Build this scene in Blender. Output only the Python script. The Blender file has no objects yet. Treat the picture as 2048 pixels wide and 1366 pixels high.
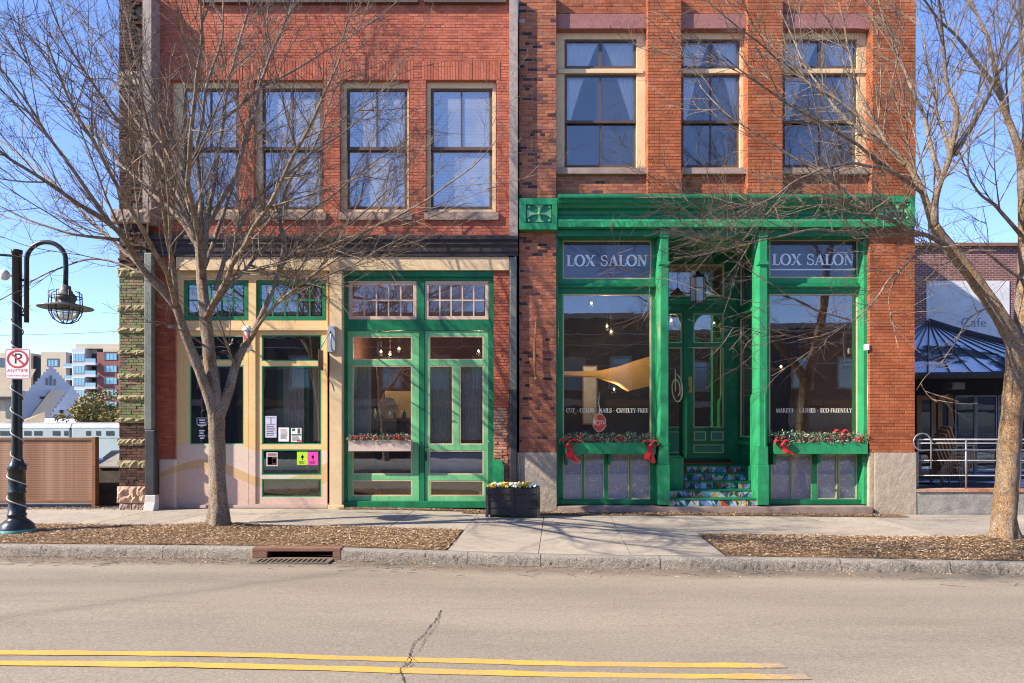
import bpy, math, random
from mathutils import Vector, Matrix, noise
R = math.radians
rnd = random.Random(7)
scn = bpy.context.scene
COL = scn.collection

# ------------------------------------------------------------------ camera, sky, sun, exposure
D, HC, HOR, F = 14.0, 1.7, 852.0, 1344.0          # facade distance, eye height, horizon row, focal length in photo pixels
cam = bpy.data.cameras.new('camera'); cam_o = bpy.data.objects.new('camera', cam); COL.objects.link(cam_o)
cam_o.location = (0, -D, HC); cam_o.rotation_euler = (R(90), 0, 0)
cam.sensor_width = 36; cam.lens = F / 2048 * 36; cam.shift_y = (HOR - 683) / 2048
cam.clip_start = 0.1; cam.clip_end = 3000
scn.camera = cam_o
SUN_AZ, SUN_EL = 20.0, 34.0                        # light travels along +X, turned this much into the facade (+Y)
w = bpy.data.worlds.new('World'); scn.world = w; w.use_nodes = True
nt = w.node_tree; nt.nodes.clear()
sky = nt.nodes.new('ShaderNodeTexSky'); sky.sky_type = 'NISHITA'; sky.sun_disc = False
sky.sun_elevation = R(SUN_EL); sky.sun_rotation = R(-(90 + SUN_AZ)); sky.air_density = 0.85; sky.dust_density = 0.15; sky.ozone_density = 4.0
bg = nt.nodes.new('ShaderNodeBackground'); bg.inputs['Strength'].default_value = 0.15
out = nt.nodes.new('ShaderNodeOutputWorld')
tint = nt.nodes.new('ShaderNodeMix'); tint.data_type = 'RGBA'; tint.blend_type = 'MULTIPLY'; tint.inputs[0].default_value = 1.0; tint.inputs[7].default_value = (.92, .90, 1.08, 1)
nt.links.new(sky.outputs[0], tint.inputs[6]); nt.links.new(tint.outputs[2], bg.inputs[0]); nt.links.new(bg.outputs[0], out.inputs[0])
sun = bpy.data.lights.new('sun', 'SUN'); sun.energy = 5.0; sun.angle = R(0.5); sun.color = (1.0, 0.90, 0.76)
sun_o = bpy.data.objects.new('sun', sun); COL.objects.link(sun_o)
Ld = Vector((math.cos(R(SUN_AZ)) * math.cos(R(SUN_EL)), math.sin(R(SUN_AZ)) * math.cos(R(SUN_EL)), -math.sin(R(SUN_EL))))
sun_o.rotation_euler = Ld.to_track_quat('-Z', 'Y').to_euler(); sun_o.location = (-30, -20, 30)
vs = scn.view_settings
vs.view_transform = 'Standard'; vs.look = 'None'; vs.exposure = 1.08; vs.gamma = 1; vs.use_curve_mapping = False
scn.cycles.use_denoising = True; scn.cycles.filter_width = 1.15; scn.cycles.sample_clamp_indirect = 4.0
scn.cycles.max_bounces = 8; scn.cycles.transparent_max_bounces = 16; scn.cycles.caustics_reflective = False; scn.cycles.caustics_refractive = False

# ------------------------------------------------------------------ helpers
def sx(px, Y=0.0): return (px - 1024) * (D + Y) / F
def sz(py, Y=0.0): return HC + (HOR - py) * (D + Y) / F
def P(px, py, Y=0.0): return Vector((sx(px, Y), Y, sz(py, Y)))

class MB:
    def __init__(s): s.v = []; s.f = []; s.m = []; s.s = []
    def add(s, vs, fs, mi=0, sm=False):
        o = len(s.v); s.v.extend([tuple(p) for p in vs])
        for f in fs: s.f.append(tuple(i + o for i in f)); s.m.append(mi); s.s.append(sm)
        return s
    def box(s, x0, x1, y0, y1, z0, z1, mi=0):
        return s.add([(x0,y0,z0),(x1,y0,z0),(x1,y1,z0),(x0,y1,z0),(x0,y0,z1),(x1,y0,z1),(x1,y1,z1),(x0,y1,z1)],
                     [(0,3,2,1),(4,5,6,7),(0,1,5,4),(1,2,6,5),(2,3,7,6),(3,0,4,7)], mi)
    def pbox(s, a, b, t, u, y0, y1, mi=0):          # photo rectangle a..b, t..u measured on the plane y0, pushed back to y1
        return s.box(sx(a,y0), sx(b,y0), y0, y1, sz(u,y0), sz(t,y0), mi)
    def holed(s, x0, x1, z0, z1, y0, y1, holes, mi=0):
        zs = sorted({z0, z1, *[min(max(h[2], z0), z1) for h in holes], *[min(max(h[3], z0), z1) for h in holes]})
        for za, zb in zip(zs, zs[1:]):
            if zb - za < 1e-5: continue
            zm = (za + zb) / 2; cur = x0
            for h in sorted(h for h in holes if h[2] < zm < h[3]):
                if h[0] > cur + 1e-5: s.box(cur, min(h[0], x1), y0, y1, za, zb, mi)
                cur = max(cur, h[1])
            if cur < x1 - 1e-5: s.box(cur, x1, y0, y1, za, zb, mi)
        return s
    def pholed(s, a, b, t, u, y0, y1, holes, mi=0):
        return s.holed(sx(a,y0), sx(b,y0), sz(u,y0), sz(t,y0), y0, y1, [(sx(h[0],y0), sx(h[1],y0), sz(h[3],y0), sz(h[2],y0)) for h in holes], mi)
    def pframe(s, a, b, t, u, wd, y0, y1, mi=0):
        return s.pholed(a, b, t, u, y0, y1, [(a + wd, b - wd, t + wd, u - wd)], mi)
    def prism(s, poly, y0, y1, mi=0):               # (x, z) outline pushed along y
        n = len(poly)
        vs = [(x, y0, z) for x, z in poly] + [(x, y1, z) for x, z in poly]
        return s.add(vs, [tuple(range(n)), tuple(range(2*n-1, n-1, -1))] + [(i, i+n, (i+1)%n+n, (i+1)%n) for i in range(n)], mi)
    def xprism(s, prof, x0, x1, mi=0):              # (y, z) profile pushed along x
        n = len(prof)
        vs = [(x0, y, z) for y, z in prof] + [(x1, y, z) for y, z in prof]
        return s.add(vs, [tuple(range(n)), tuple(range(2*n-1, n-1, -1))] + [(i, i+n, (i+1)%n+n, (i+1)%n) for i in range(n)], mi)
    def tube(s, pts, r, n=8, mi=0, cap=True, sm=True):
        pts = [Vector(p) for p in pts]; k = len(pts)
        rs = r if isinstance(r, (list, tuple)) else [r] * k
        t0 = (pts[1] - pts[0]).normalized(); ref = Vector((0,0,1)) if abs(t0.z) < .9 else Vector((1,0,0))
        nrm = t0.cross(ref).normalized(); vs = []
        for i, p in enumerate(pts):
            t = (pts[min(i+1,k-1)] - pts[max(i-1,0)])
            t = t.normalized() if t.length > 1e-9 else t0
            nrm = nrm - t * nrm.dot(t)
            nrm = nrm.normalized() if nrm.length > 1e-6 else t.orthogonal().normalized()
            b = t.cross(nrm)
            for j in range(n):
                a = 2 * math.pi * j / n
                vs.append(p + (nrm * math.cos(a) + b * math.sin(a)) * rs[i])
        fs = [(i*n+j, i*n+(j+1)%n, (i+1)*n+(j+1)%n, (i+1)*n+j) for i in range(k-1) for j in range(n)]
        s.add(vs, fs, mi, sm)
        if cap:
            o = len(s.v) - len(vs)
            s.f.append(tuple(o + j for j in reversed(range(n)))); s.m.append(mi); s.s.append(False)
            s.f.append(tuple(o + (k-1)*n + j for j in range(n))); s.m.append(mi); s.s.append(False)
        return s
    def lathe(s, prof, c, n=24, mi=0, sm=True, a0=0.0):
        k = len(prof)
        vs = [(c[0] + r*math.cos(a0+2*math.pi*j/n), c[1] + r*math.sin(a0+2*math.pi*j/n), c[2] + z) for r, z in prof for j in range(n)]
        return s.add(vs, [(i*n+j, i*n+(j+1)%n, (i+1)*n+(j+1)%n, (i+1)*n+j) for i in range(k-1) for j in range(n)], mi, sm)
    def ball(s, c, r, mi=0, n=10, m=6, sq=(1,1,1)):
        prof = [(math.sin(math.pi*i/m), -math.cos(math.pi*i/m)) for i in range(m+1)]
        vs = [(c[0]+r*sq[0]*max(p,1e-4)*math.cos(2*math.pi*j/n), c[1]+r*sq[1]*max(p,1e-4)*math.sin(2*math.pi*j/n), c[2]+r*sq[2]*z) for p, z in prof for j in range(n)]
        return s.add(vs, [(i*n+j, i*n+(j+1)%n, (i+1)*n+(j+1)%n, (i+1)*n+j) for i in range(m) for j in range(n)], mi, True)
    def quad(s, a, b, c, d, mi=0): return s.add([a,b,c,d], [(0,1,2,3)], mi)

def mesh_of(mb, mats, name):
    me = bpy.data.meshes.new(name); me.from_pydata(mb.v, [], mb.f)
    for m in (mats if isinstance(mats, (list, tuple)) else [mats]): me.materials.append(m)
    me.polygons.foreach_set('material_index', mb.m); me.polygons.foreach_set('use_smooth', mb.s); me.update()
    return me
def adopt(o, parent):
    if parent is not None:
        o.parent = parent
        if parent.type == 'EMPTY': o.matrix_parent_inverse = Matrix.Translation(-Vector(parent.location))
def tag(o, label=None, cat=None, group=None, kind=None):
    if label: o['label'] = label
    if cat: o['category'] = cat
    if group: o['group'] = group
    if kind: o['kind'] = kind
    return o
def obj(name, mb, mats, parent=None, label=None, cat=None, group=None, kind=None, bev=0):
    o = bpy.data.objects.new(name, mesh_of(mb, mats, name)); COL.objects.link(o); adopt(o, parent)
    if bev:
        b = o.modifiers.new('bevel', 'BEVEL'); b.width = bev; b.segments = 2; b.limit_method = 'ANGLE'; b.angle_limit = R(40)
    return tag(o, label, cat, group, kind)
def share(name, me, parent=None, loc=None, rot=None, **k):
    o = bpy.data.objects.new(name, me); COL.objects.link(o)
    if loc: o.location = loc
    if rot: o.rotation_euler = rot
    adopt(o, parent); return tag(o, **k)
def thing(name, label, cat, loc=(0,0,0), group=None):
    o = bpy.data.objects.new(name, None); COL.objects.link(o); o.location = loc; o.empty_display_size = .1
    return tag(o, label, cat, group)
def copy_tree(o, parent=None):
    c = o.copy(); COL.objects.link(c)
    if parent is not None: c.parent = parent
    for ch in list(o.children): copy_tree(ch, c)
    return c
def text_mesh(body, size, mb, origin, mi=0, squash=1.0, depth=0.0, align='CENTER', mirror=False):
    cu = bpy.data.curves.new('lettering', 'FONT'); cu.body = body; cu.size = size; cu.align_x = align; cu.align_y = 'CENTER'
    o = bpy.data.objects.new('lettering', cu); COL.objects.link(o)
    bpy.context.view_layer.update()
    me = bpy.data.meshes.new_from_object(o.evaluated_get(bpy.context.evaluated_depsgraph_get()))
    sg = -1 if mirror else 1
    vs = [(origin[0] + sg*v.co.x*squash, origin[1], origin[2] + v.co.y) for v in me.vertices]
    mb.add(vs, [tuple(p.vertices) for p in me.polygons], mi)
    bpy.data.objects.remove(o); bpy.data.curves.remove(cu); bpy.data.meshes.remove(me)
    return mb

# ------------------------------------------------------------------ materials
def srgb(r, g, b):
    f = lambda c: (c/255/12.92) if c <= 10 else ((c/255+.055)/1.055)**2.4
    return (f(r), f(g), f(b), 1)
class NB:
    def __init__(s, name):
        s.mat = bpy.data.materials.new(name); s.mat.use_nodes = True; s.t = s.mat.node_tree
        s.b = s.t.nodes['Principled BSDF']; s.o = s.t.nodes['Material Output']
        s.tc = s.n('ShaderNodeTexCoord')
    def n(s, k, **kw):
        x = s.t.nodes.new(k)
        for a, v in kw.items(): setattr(x, a, v)
        return x
    def l(s, a, b): s.t.links.new(a, b)
    def set(s, sock, v):
        if hasattr(v, 'is_linked') or isinstance(v, bpy.types.NodeSocket): s.l(v, sock)
        else: sock.default_value = v
    def noise(s, scale, detail=4, rough=.6, coord='Object', vec=None, stretch=None):
        x = s.n('ShaderNodeTexNoise'); x.inputs['Scale'].default_value = scale; x.inputs['Detail'].default_value = detail; x.inputs['Roughness'].default_value = rough
        v = vec or s.tc.outputs[coord]
        if stretch:
            mp = s.n('ShaderNodeMapping'); mp.inputs['Scale'].default_value = stretch; s.l(v, mp.inputs[0]); v = mp.outputs[0]
        s.l(v, x.inputs['Vector']); return x.outputs['Fac']
    def ramp(s, fac, stops, interp='LINEAR'):
        x = s.n('ShaderNodeValToRGB'); x.color_ramp.interpolation = interp; e = x.color_ramp.elements
        while len(e) < len(stops): e.new(.5)
        for i, (p, c) in enumerate(stops): e[i].position = p; e[i].color = c if len(c) == 4 else (*c, 1)
        s.l(fac, x.inputs[0]); return x.outputs[0]
    def mix(s, fac, a, b, mode='MIX'):
        x = s.n('ShaderNodeMix', data_type='RGBA', blend_type=mode)
        s.set(x.inputs[0], fac); s.set(x.inputs[6], a); s.set(x.inputs[7], b); return x.outputs[2]
    def math(s, op, a, b=0.0):
        x = s.n('ShaderNodeMath', operation=op); s.set(x.inputs[0], a); s.set(x.inputs[1], b); return x.outputs[0]
    def bump(s, h, strength=.3, dist=.01):
        x = s.n('ShaderNodeBump'); x.inputs['Strength'].default_value = strength; x.inputs['Distance'].default_value = dist
        s.l(h, x.inputs['Height']); s.l(x.outputs[0], s.b.inputs['Normal']); return x
    def done(s, color=None, rough=.8, metal=0.0, spec=.3):
        if color is not None: s.set(s.b.inputs['Base Color'], color)
        s.set(s.b.inputs['Roughness'], rough); s.set(s.b.inputs['Metallic'], metal); s.b.inputs['Specular IOR Level'].default_value = spec
        return s.mat
def c4(c): return c if len(c) == 4 else (*c, 1)
def mul(c, k): return tuple(min(1, x*k) for x in c[:3]) + (1,)
def paint(name, col, rough=.5, var=.18, scale=3.0, dirt=0.25, bump=.12, metal=0.0, spec=.35, chip=None):
    s = NB(name); col = c4(col)
    a = s.ramp(s.noise(scale, 5, .65), [(.3, mul(col, 1-var)), (.7, mul(col, 1+var))])
    d = s.ramp(s.noise(scale*4.3, 6, .75), [(.52, (1,1,1)), (.75, (1-dirt,)*3)])
    c = s.mix(1.0, a, d, 'MULTIPLY')
    if chip:                                             # worn board grain, flaked spots down to the primer
        c = s.mix(1.0, c, s.ramp(s.noise(7, 5, .7, stretch=(3,3,.25)), [(.35, (.86,.86,.86)), (.62, (1.08,1.08,1.08))]), 'MULTIPLY')
        k = s.math('MULTIPLY', s.ramp(s.noise(1.4, 4, .6), [(.45, (.55,.55,.55)), (.7, (1,1,1))]), s.noise(26, 6, .85))
        c = s.mix(s.ramp(k, [(.565, (0,0,0)), (.60, (.75,.75,.75))]), c, c4(chip))
    s.bump(s.noise(60, 3, .6), bump, .004)
    return s.done(c, rough, metal, spec)
def brickmat(name, stops, grime=.35, bump=.5, wash=None):
    s = NB(name)
    g = s.n('ShaderNodeNewGeometry'); oi = s.n('ShaderNodeObjectInfo')
    rn = s.math('FRACT', s.math('ADD', g.outputs['Random Per Island'], oi.outputs['Random']))
    col = s.ramp(rn, stops)
    pos = g.outputs['Position']
    col = s.mix(1.0, col, s.ramp(s.noise(1.1, 5, .7, vec=pos), [(.3, (1.12,1.1,1.08)), (.72, (1-grime,)*3)]), 'MULTIPLY')
    col = s.mix(1.0, col, s.ramp(s.noise(1.0, 5, .7, vec=pos, stretch=(3.2,3.2,.28)), [(.36, (1.06,1.05,1.04)), (.56, (1,1,1)), (.72, (.66,.64,.64))]), 'MULTIPLY')
    col = s.mix(1.0, col, s.ramp(s.noise(38, 4, .7, vec=pos), [(.35, (.78,.78,.78)), (.65, (1.15,1.15,1.15))]), 'MULTIPLY')
    if wash:
        col = s.mix(s.ramp(s.noise(2.3, 6, .75, vec=pos), [(.56, (0,0,0)), (.72, (.55,.55,.55))]), col, c4(wash))
    s.bump(s.noise(55, 5, .7, vec=pos), bump, .006)
    return s.done(col, .9, 0, .15)
def stonemat(name, a, b, scale=4, bump=.6, c=None):
    s = NB(name); st = [(.3, c4(a)), (.68, c4(b))]
    if c: st.append((.85, c4(c)))
    col = s.ramp(s.noise(scale, 7, .7), st)
    col = s.mix(1.0, col, s.ramp(s.noise(scale*11, 5, .7), [(.3, (.7,.7,.7)), (.6, (1.1,1.1,1.1))]), 'MULTIPLY')
    s.bump(s.noise(scale*7, 6, .7), bump, .02)
    return s.done(col, .9, 0, .15)
def glassmat(name, tint=(.9,.95,.93), boost=2.0, floor=.06, wave=.0012, pale_haze=0.0):
    s = NB(name); s.t.nodes.remove(s.b)
    fr = s.n('ShaderNodeFresnel'); fr.inputs[0].default_value = 1.5
    fac = s.n('ShaderNodeMath', operation='MULTIPLY_ADD', use_clamp=True); s.l(fr.outputs[0], fac.inputs[0]); fac.inputs[1].default_value = boost; fac.inputs[2].default_value = floor
    tr = s.n('ShaderNodeBsdfTransparent'); tr.inputs[0].default_value = c4(tint)
    gl = s.n('ShaderNodeBsdfGlossy'); gl.inputs['Roughness'].default_value = .0; gl.inputs[0].default_value = (1,1,1,1)
    bp = s.n('ShaderNodeBump'); bp.inputs['Strength'].default_value = .6; bp.inputs['Distance'].default_value = wave
    s.l(s.noise(2.2, 2, .5), bp.inputs['Height']); s.l(bp.outputs[0], gl.inputs['Normal'])
    mx = s.n('ShaderNodeMixShader'); s.l(fac.outputs[0], mx.inputs[0]); s.l(tr.outputs[0], mx.inputs[1]); s.l(gl.outputs[0], mx.inputs[2])
    last = mx.outputs[0]
    if pale_haze:  # pale diffuse haze mixed into the pane, standing for brighter sky reflection
        df = s.n('ShaderNodeBsdfDiffuse'); df.inputs[0].default_value = (.72,.72,.70,1)
        m2 = s.n('ShaderNodeMixShader'); s.l(s.math('MULTIPLY', s.noise(1.7, 5, .65), pale_haze*2), m2.inputs[0]); s.l(last, m2.inputs[1]); s.l(df.outputs[0], m2.inputs[2]); last = m2.outputs[0]
    s.l(last, s.o.inputs[0]); return s.mat
def emit(name, col, st):
    s = NB(name); s.b.inputs['Emission Color'].default_value = c4(col); s.b.inputs['Emission Strength'].default_value = st
    return s.done(c4(col))
M = {}
M['red_brick'] = brickmat('washed red brick', [(0, (.39,.11,.065)), (.35, (.46,.14,.08)), (.7, (.51,.165,.095)), (.92, (.42,.125,.08)), (1, (.31,.10,.07))], .22, .3, (.56,.30,.225))
M['red_mortar'] = paint('red mortar', (.36,.115,.075), .95, .2)
M['brown_brick'] = brickmat('mixed brown brick', [(0, (.06,.035,.035)), (.10, (.11,.055,.045)), (.15, (.30,.105,.06)), (.5, (.40,.14,.07)), (.8, (.46,.18,.09)), (1, (.28,.10,.07))], .25, .5)
M['pale_mortar'] = paint('pale mortar', (.42,.30,.25), .95, .2)
M['orange_brick'] = brickmat('orange brick', [(0, (.35,.105,.048)), (.5, (.43,.135,.058)), (1, (.48,.165,.075))], .45, .3)
M['orange_mortar'] = paint('orange mortar', (.32,.105,.05), .95, .2)
M['moss_brick'] = brickmat('mossy corner brick', [(0, (.20,.14,.10)), (.25, (.26,.235,.135)), (.5, (.20,.25,.11)), (.7, (.25,.28,.14)), (.88, (.33,.22,.15)), (1, (.15,.12,.09))], .35, .6)
M['moss_mortar'] = paint('mossy mortar', (.13,.13,.085), .95, .3)
M['dark_brick'] = brickmat('dark soot brick', [(0, (.06,.035,.03)), (.5, (.11,.06,.045)), (1, (.15,.08,.06))], .4, .7)
M['raw_brick'] = brickmat('worn pier brick', [(0, (.34,.13,.08)), (.4, (.46,.24,.15)), (.8, (.54,.34,.23)), (1, (.38,.19,.12))], .4, .8, (.62,.50,.40))
M['split_stone'] = stonemat('split face stone', (.20,.21,.09), (.44,.35,.21), 5, .9, (.55,.43,.28))
M['base_stone'] = stonemat('rough pier stone', (.36,.295,.225), (.50,.42,.325), 7, .9)
M['red_stone'] = stonemat('pinkish rock face stone', (.45,.27,.18), (.58,.40,.28), 5, .9)
M['lintel_stone'] = stonemat('purple lintel stone', (.27,.12,.11), (.34,.16,.14), 3, .3)
M['sill_stone'] = stonemat('brown sill stone', (.28,.20,.16), (.40,.30,.24), 6, .5)
M['cream'] = paint('cream trim paint', (.66,.49,.28), .55, .1)
M['sash_brown'] = paint('brown sash paint', (.10,.065,.05), .6, .2)
M['tan_trim'] = paint('tan pane trim', (.60,.47,.27), .5, .1)
M['pink_trim'] = paint('pinkish transom trim', (.60,.44,.33), .5, .1)
M['green_deep'] = paint('deep green gloss paint', (.008,.17,.068), .45, .22, 2.0, .4, .3, 0, .4, (.16,.27,.17))
M['green_mid'] = paint('mid green paint', (.024,.27,.105), .48, .18, 2.0, .35, .2, 0, .35, (.22,.36,.22))
M['green_pale'] = paint('pale green paint', (.165,.47,.215), .5, .14, 2.0, .3, .2, 0, .35, (.34,.46,.30))
M['green_star'] = paint('light green relief paint', (.20,.50,.22), .5, .1)
M['black_metal'] = paint('weathered black cornice metal', (.035,.028,.026), .5, .3, 5, .3)
M['pipe_metal'] = paint('tarnished downspout metal', (.16,.175,.15), .5, .2, 4, .5, .15, .3)
M['dark_pipe'] = paint('dark pipe metal', (.05,.055,.058), .45, .3, 4, .4, .15, .3)
M['grey_board'] = paint('grey pink weathered board', (.34,.27,.23), .8, .25, 6, .5)
M['white_paint'] = paint('white paint', (.78,.76,.72), .45, .05)
M['black_paint'] = paint('black paint', (.015,.016,.017), .35, .3, 4, .2, .1, 0, .5)
M['lamp_green'] = paint('dark lamp post paint', (.018,.024,.024), .3, .3, 4, .2, .1, .2, .5)
M['steel'] = paint('galvanised steel', (.30,.30,.32), .4, .12, 6, .2, .05, .6)
M['brass'] = paint('brass', (.55,.36,.10), .3, .1, 6, .2, .05, 1.0)
M['wood'] = paint('brown wood', (.21,.095,.045), .6, .25, 5, .3)
M['wicker'] = paint('brown wicker', (.46,.28,.15), .7, .3, 30, .3, .4)
M['concrete'] = stonemat('old concrete', (.22,.21,.19), (.38,.36,.32), 3, .4)
M['rust'] = stonemat('rusty cast iron', (.19,.10,.065), (.26,.15,.10), 6, .4)
M['iron'] = stonemat('dark grate iron', (.13,.105,.08), (.21,.17,.13), 8, .3)
M['glass'] = glassmat('window glass', (.97,.98,.98), 1.6, .04, .0012, .03)
M['glass_sign'] = glassmat('sign pane glass', (.97,.98,.98), .8, .01, .0012, .02)
M['glass_shop'] = glassmat('shop window glass', (.93,.95,.95), 2.1, .04, .0012, .008)
M['glass_bright'] = glassmat('old reflective glass', (.85,.9,.92), 2.6, .16, .004, .20)
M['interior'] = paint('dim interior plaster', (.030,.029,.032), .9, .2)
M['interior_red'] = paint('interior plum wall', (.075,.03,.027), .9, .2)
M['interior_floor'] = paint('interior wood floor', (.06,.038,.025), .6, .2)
M['blind'] = paint('pale blind', (.82,.83,.86), .8, .04, 2, .06, .05)
M['curtain'] = paint('white curtain cloth', (.86,.86,.90), .9, .06, 5, .1, .2)
M['lace'] = paint('grey lace cloth', (.66,.64,.62), .9, .3, 26, .3, .2)
M['frosted'] = paint('leaf pattern privacy film', (.52,.54,.70), .35, .12, 3, .1, .02)
M['white_print'] = paint('white vinyl lettering', (.82,.90,.97), .6, .03)
M['pale_print'] = paint('pale gold lettering', (.80,.74,.62), .6, .03)
M['red_print'] = paint('red sign print', (.50,.03,.03), .5, .05)
M['ribbon'] = paint('red ribbon', (.55,.02,.025), .5, .15)
M['leafy'] = paint('frosted evergreen', (.07,.13,.075), .7, .5, 30)
M['leafy_pale'] = paint('pale frosted sprigs', (.30,.37,.27), .7, .3, 30)
M['pansy_y'] = paint('yellow petals', (.75,.47,.03), .7, .2, 30)
M['pansy_w'] = paint('white petals', (.80,.76,.62), .7, .1, 30)
M['bulb'] = emit('warm bulb', (1.0,.72,.38), 6.0)
M['paper'] = paint('white paper', (.75,.74,.75), .8, .04)
M['lime'] = paint('lime green paper', (.42,.72,.03), .8, .04)
M['pink'] = paint('hot pink paper', (.85,.06,.42), .8, .04)
M['orange_p'] = paint('orange print', (.75,.25,.03), .7, .1)
M['planter_black'] = paint('weathered black planter boards', (.04,.04,.043), .55, .35, 6, .3, .2)
M['boot'] = paint('scuffed white boot', (.50,.48,.45), .6, .1, 8, .4)
M['opposite'] = paint('dark grey masonry', (.055,.052,.055), .9, .2, .6, .3)
M['strap'] = paint('rusted strap iron', (.30,.16,.08), .8, .3, 9, .4)
M['snow'] = paint('snow', (.80,.83,.88), .8, .04)
# ------------------------------------------------------------------ ground
def sm(t): t = min(max(t, 0), 1); return t*t*(3-2*t)
def g(x): return -0.085*sm((x+3.5)/5.0) - 0.045*sm((x-2)/8.0)
def Yk(x): return -4.525 - .05*x                    # foot of the kerb face
def Ys(x): return -2.50 - .042*x                    # front edge of the pavement
def kz(x): return g(x) - .05                        # kerb top
def rz(x, y):                                       # road surface
    d = Yk(x) - y
    return g(x) - .205 + .055*sm(d/4.2) - .055*sm((d-4.2)/4.2)
def grid(mb, xs, ys, fz, mi=0):
    n = len(ys); o = len(mb.v)
    for x in xs:
        for y in ys:
            yy = y(x) if callable(y) else y
            mb.v.append((x, yy, fz(x, yy)))
    for i in range(len(xs)-1):
        for j in range(n-1):
            a = o + i*n + j
            mb.f.append((a, a+n, a+n+1, a+1)); mb.m.append(mi); mb.s.append(True)
    return mb
def lin(a, b, n): return [a + (b-a)*i/(n-1) for i in range(n)]
# terrain beyond and around
s = NB('dry lot ground')
M['terrain'] = s.done(s.ramp(s.noise(.8, 7, .7), [(.3, (.10,.09,.075)), (.7, (.24,.21,.17))]), .95)
mb = MB()
def tz(x, y):
    if y < -2: return -.6
    return g(x) - .06 - (3.0*sm((y-4)/22) if x < -8.3 else (3.0*sm((y-14)/22)))
grid(mb, [-1500,-400,-120,-60,-40,-30,-24,-20,-17,-15,-13,-11,-9.5,-8.6,-8.2,-6,0,6,8.4,10,14,20,30,60,120,400,1500],
     [-1500,-300,-60,-26,-8,-2.01,-1.99,-.3,1,4,7,10,14,18,22,26,40,80,200,500,1500], tz)
obj('ground', mb, M['terrain'], kind='structure')
# road
s = NB('worn pale asphalt')
pos = s.tc.outputs['Object']
c = s.ramp(s.noise(.45, 5, .6, stretch=(.35,1,1)), [(.3, (.295,.247,.185)), (.7, (.35,.295,.224))])
c = s.mix(1.0, c, s.ramp(s.noise(150, 3, .8), [(.32, (.50,.50,.51)), (.5, (1,1,1)), (.68, (1.3,1.29,1.26))]), 'MULTIPLY')
c = s.mix(1.0, c, s.ramp(s.noise(34, 6, .85), [(.36, (.70,.70,.70)), (.64, (1.2,1.2,1.19))]), 'MULTIPLY')
c = s.mix(1.0, c, s.ramp(s.noise(1.1, 4, .6, stretch=(.25,1.4,1)), [(.5, (1,1,1)), (.72, (.84,.84,.85))]), 'MULTIPLY')
sp = s.n('ShaderNodeSeparateXYZ'); s.l(pos, sp.inputs[0])
dk = s.math('ADD', s.math('ADD', sp.outputs[1], s.math('MULTIPLY', sp.outputs[0], .05)), 4.525)     # 0 at the kerb foot, negative out
dk = s.math('MULTIPLY', dk, -1.0)
dn = s.math('ADD', dk, s.math('MULTIPLY', s.noise(1.6, 5, .7), -.55))
c = s.mix(s.ramp(dn, [(.0, (.62,.62,.62)), (.16, (.30,.30,.30)), (.34, (0,0,0))]), c, (.105,.085,.066,1))
tr = s.math('DIVIDE', s.math('ADD', dk, s.math('MULTIPLY', s.noise(.7, 4, .6), .5)), 5.0)
c = s.mix(1.0, c, s.ramp(tr, [(.10, (1.07,1.06,1.05)), (.20, (1.05,1.05,1.04)), (.36, (.90,.90,.91)), (.46, (1,1,1)), (.60, (1.03,1.03,1.02)), (.78, (.91,.91,.92)), (.92, (1,1,1))]), 'MULTIPLY')
dg = s.math('ADD', s.math('ADD', sp.outputs[0], s.math('MULTIPLY', sp.outputs[1], -1.15)), s.math('MULTIPLY', s.noise(1.2, 3, .6), .7))
dg = s.math('ABSOLUTE', s.math('ADD', dg, -4.05))
c = s.mix(1.0, c, s.ramp(dg, [(.0, (.80,.80,.81)), (.18, (.92,.92,.92)), (.40, (1,1,1))]), 'MULTIPLY')
s.bump(s.noise(150, 3, .7), .55, .006)
M['asphalt'] = s.done(c, .9, 0, .2)
mb = MB()
XS = lin(-60, 60, 81); grid(mb, XS, [(lambda x, d=d: Yk(x) + .05 - d) for d in (0,.25,.5,1,1.5,2.2,3,4.2,5.2,6.2,7.4,8.5)], rz)
obj('road', mb, M['asphalt'], kind='structure')
# far side of the street, behind the camera
mb = MB(); grid(mb, XS, [lambda x: Yk(x)-8.45, lambda x: Yk(x)-8.46, lambda x: -22.0], lambda x, y: g(x) - (.205 if y > Yk(x)-8.452 else .06))
obj('far_pavement', mb, M['concrete'], kind='structure')
# yellow centre lines
s = NB('worn yellow road paint')
c = s.ramp(s.noise(2.5, 5, .7), [(.3, (.62,.34,.045)), (.7, (.74,.43,.08))])
c = s.mix(s.ramp(s.noise(75, 5, .85, stretch=(.6,1,1)), [(.53, (0,0,0)), (.60, (.9,.9,.9))]), c, (.27,.215,.15,1))
c = s.mix(s.ramp(s.noise(1.3, 5, .7), [(.45, (0,0,0)), (.7, (.5,.5,.5))]), c, (.30,.235,.16,1))
sp = s.n('ShaderNodeSeparateXYZ'); s.l(s.tc.outputs['Object'], sp.inputs[0])
ef = s.math('ADD', s.math('MULTIPLY', s.math('SUBTRACT', sp.outputs[0], 1.55), .9), s.math('MULTIPLY', s.math('SUBTRACT', s.noise(22, 5, .8), .5), 2.2))
c = s.mix(s.ramp(ef, [(.30, (0,0,0)), (.55, (.92,.92,.92))]), c, (.31,.25,.19,1))
s.bump(s.noise(150, 3, .7), .4, .004)
M['yellow'] = s.done(c, .8)
def Yl(x): return -8.535 - .008*(x+3)
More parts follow.
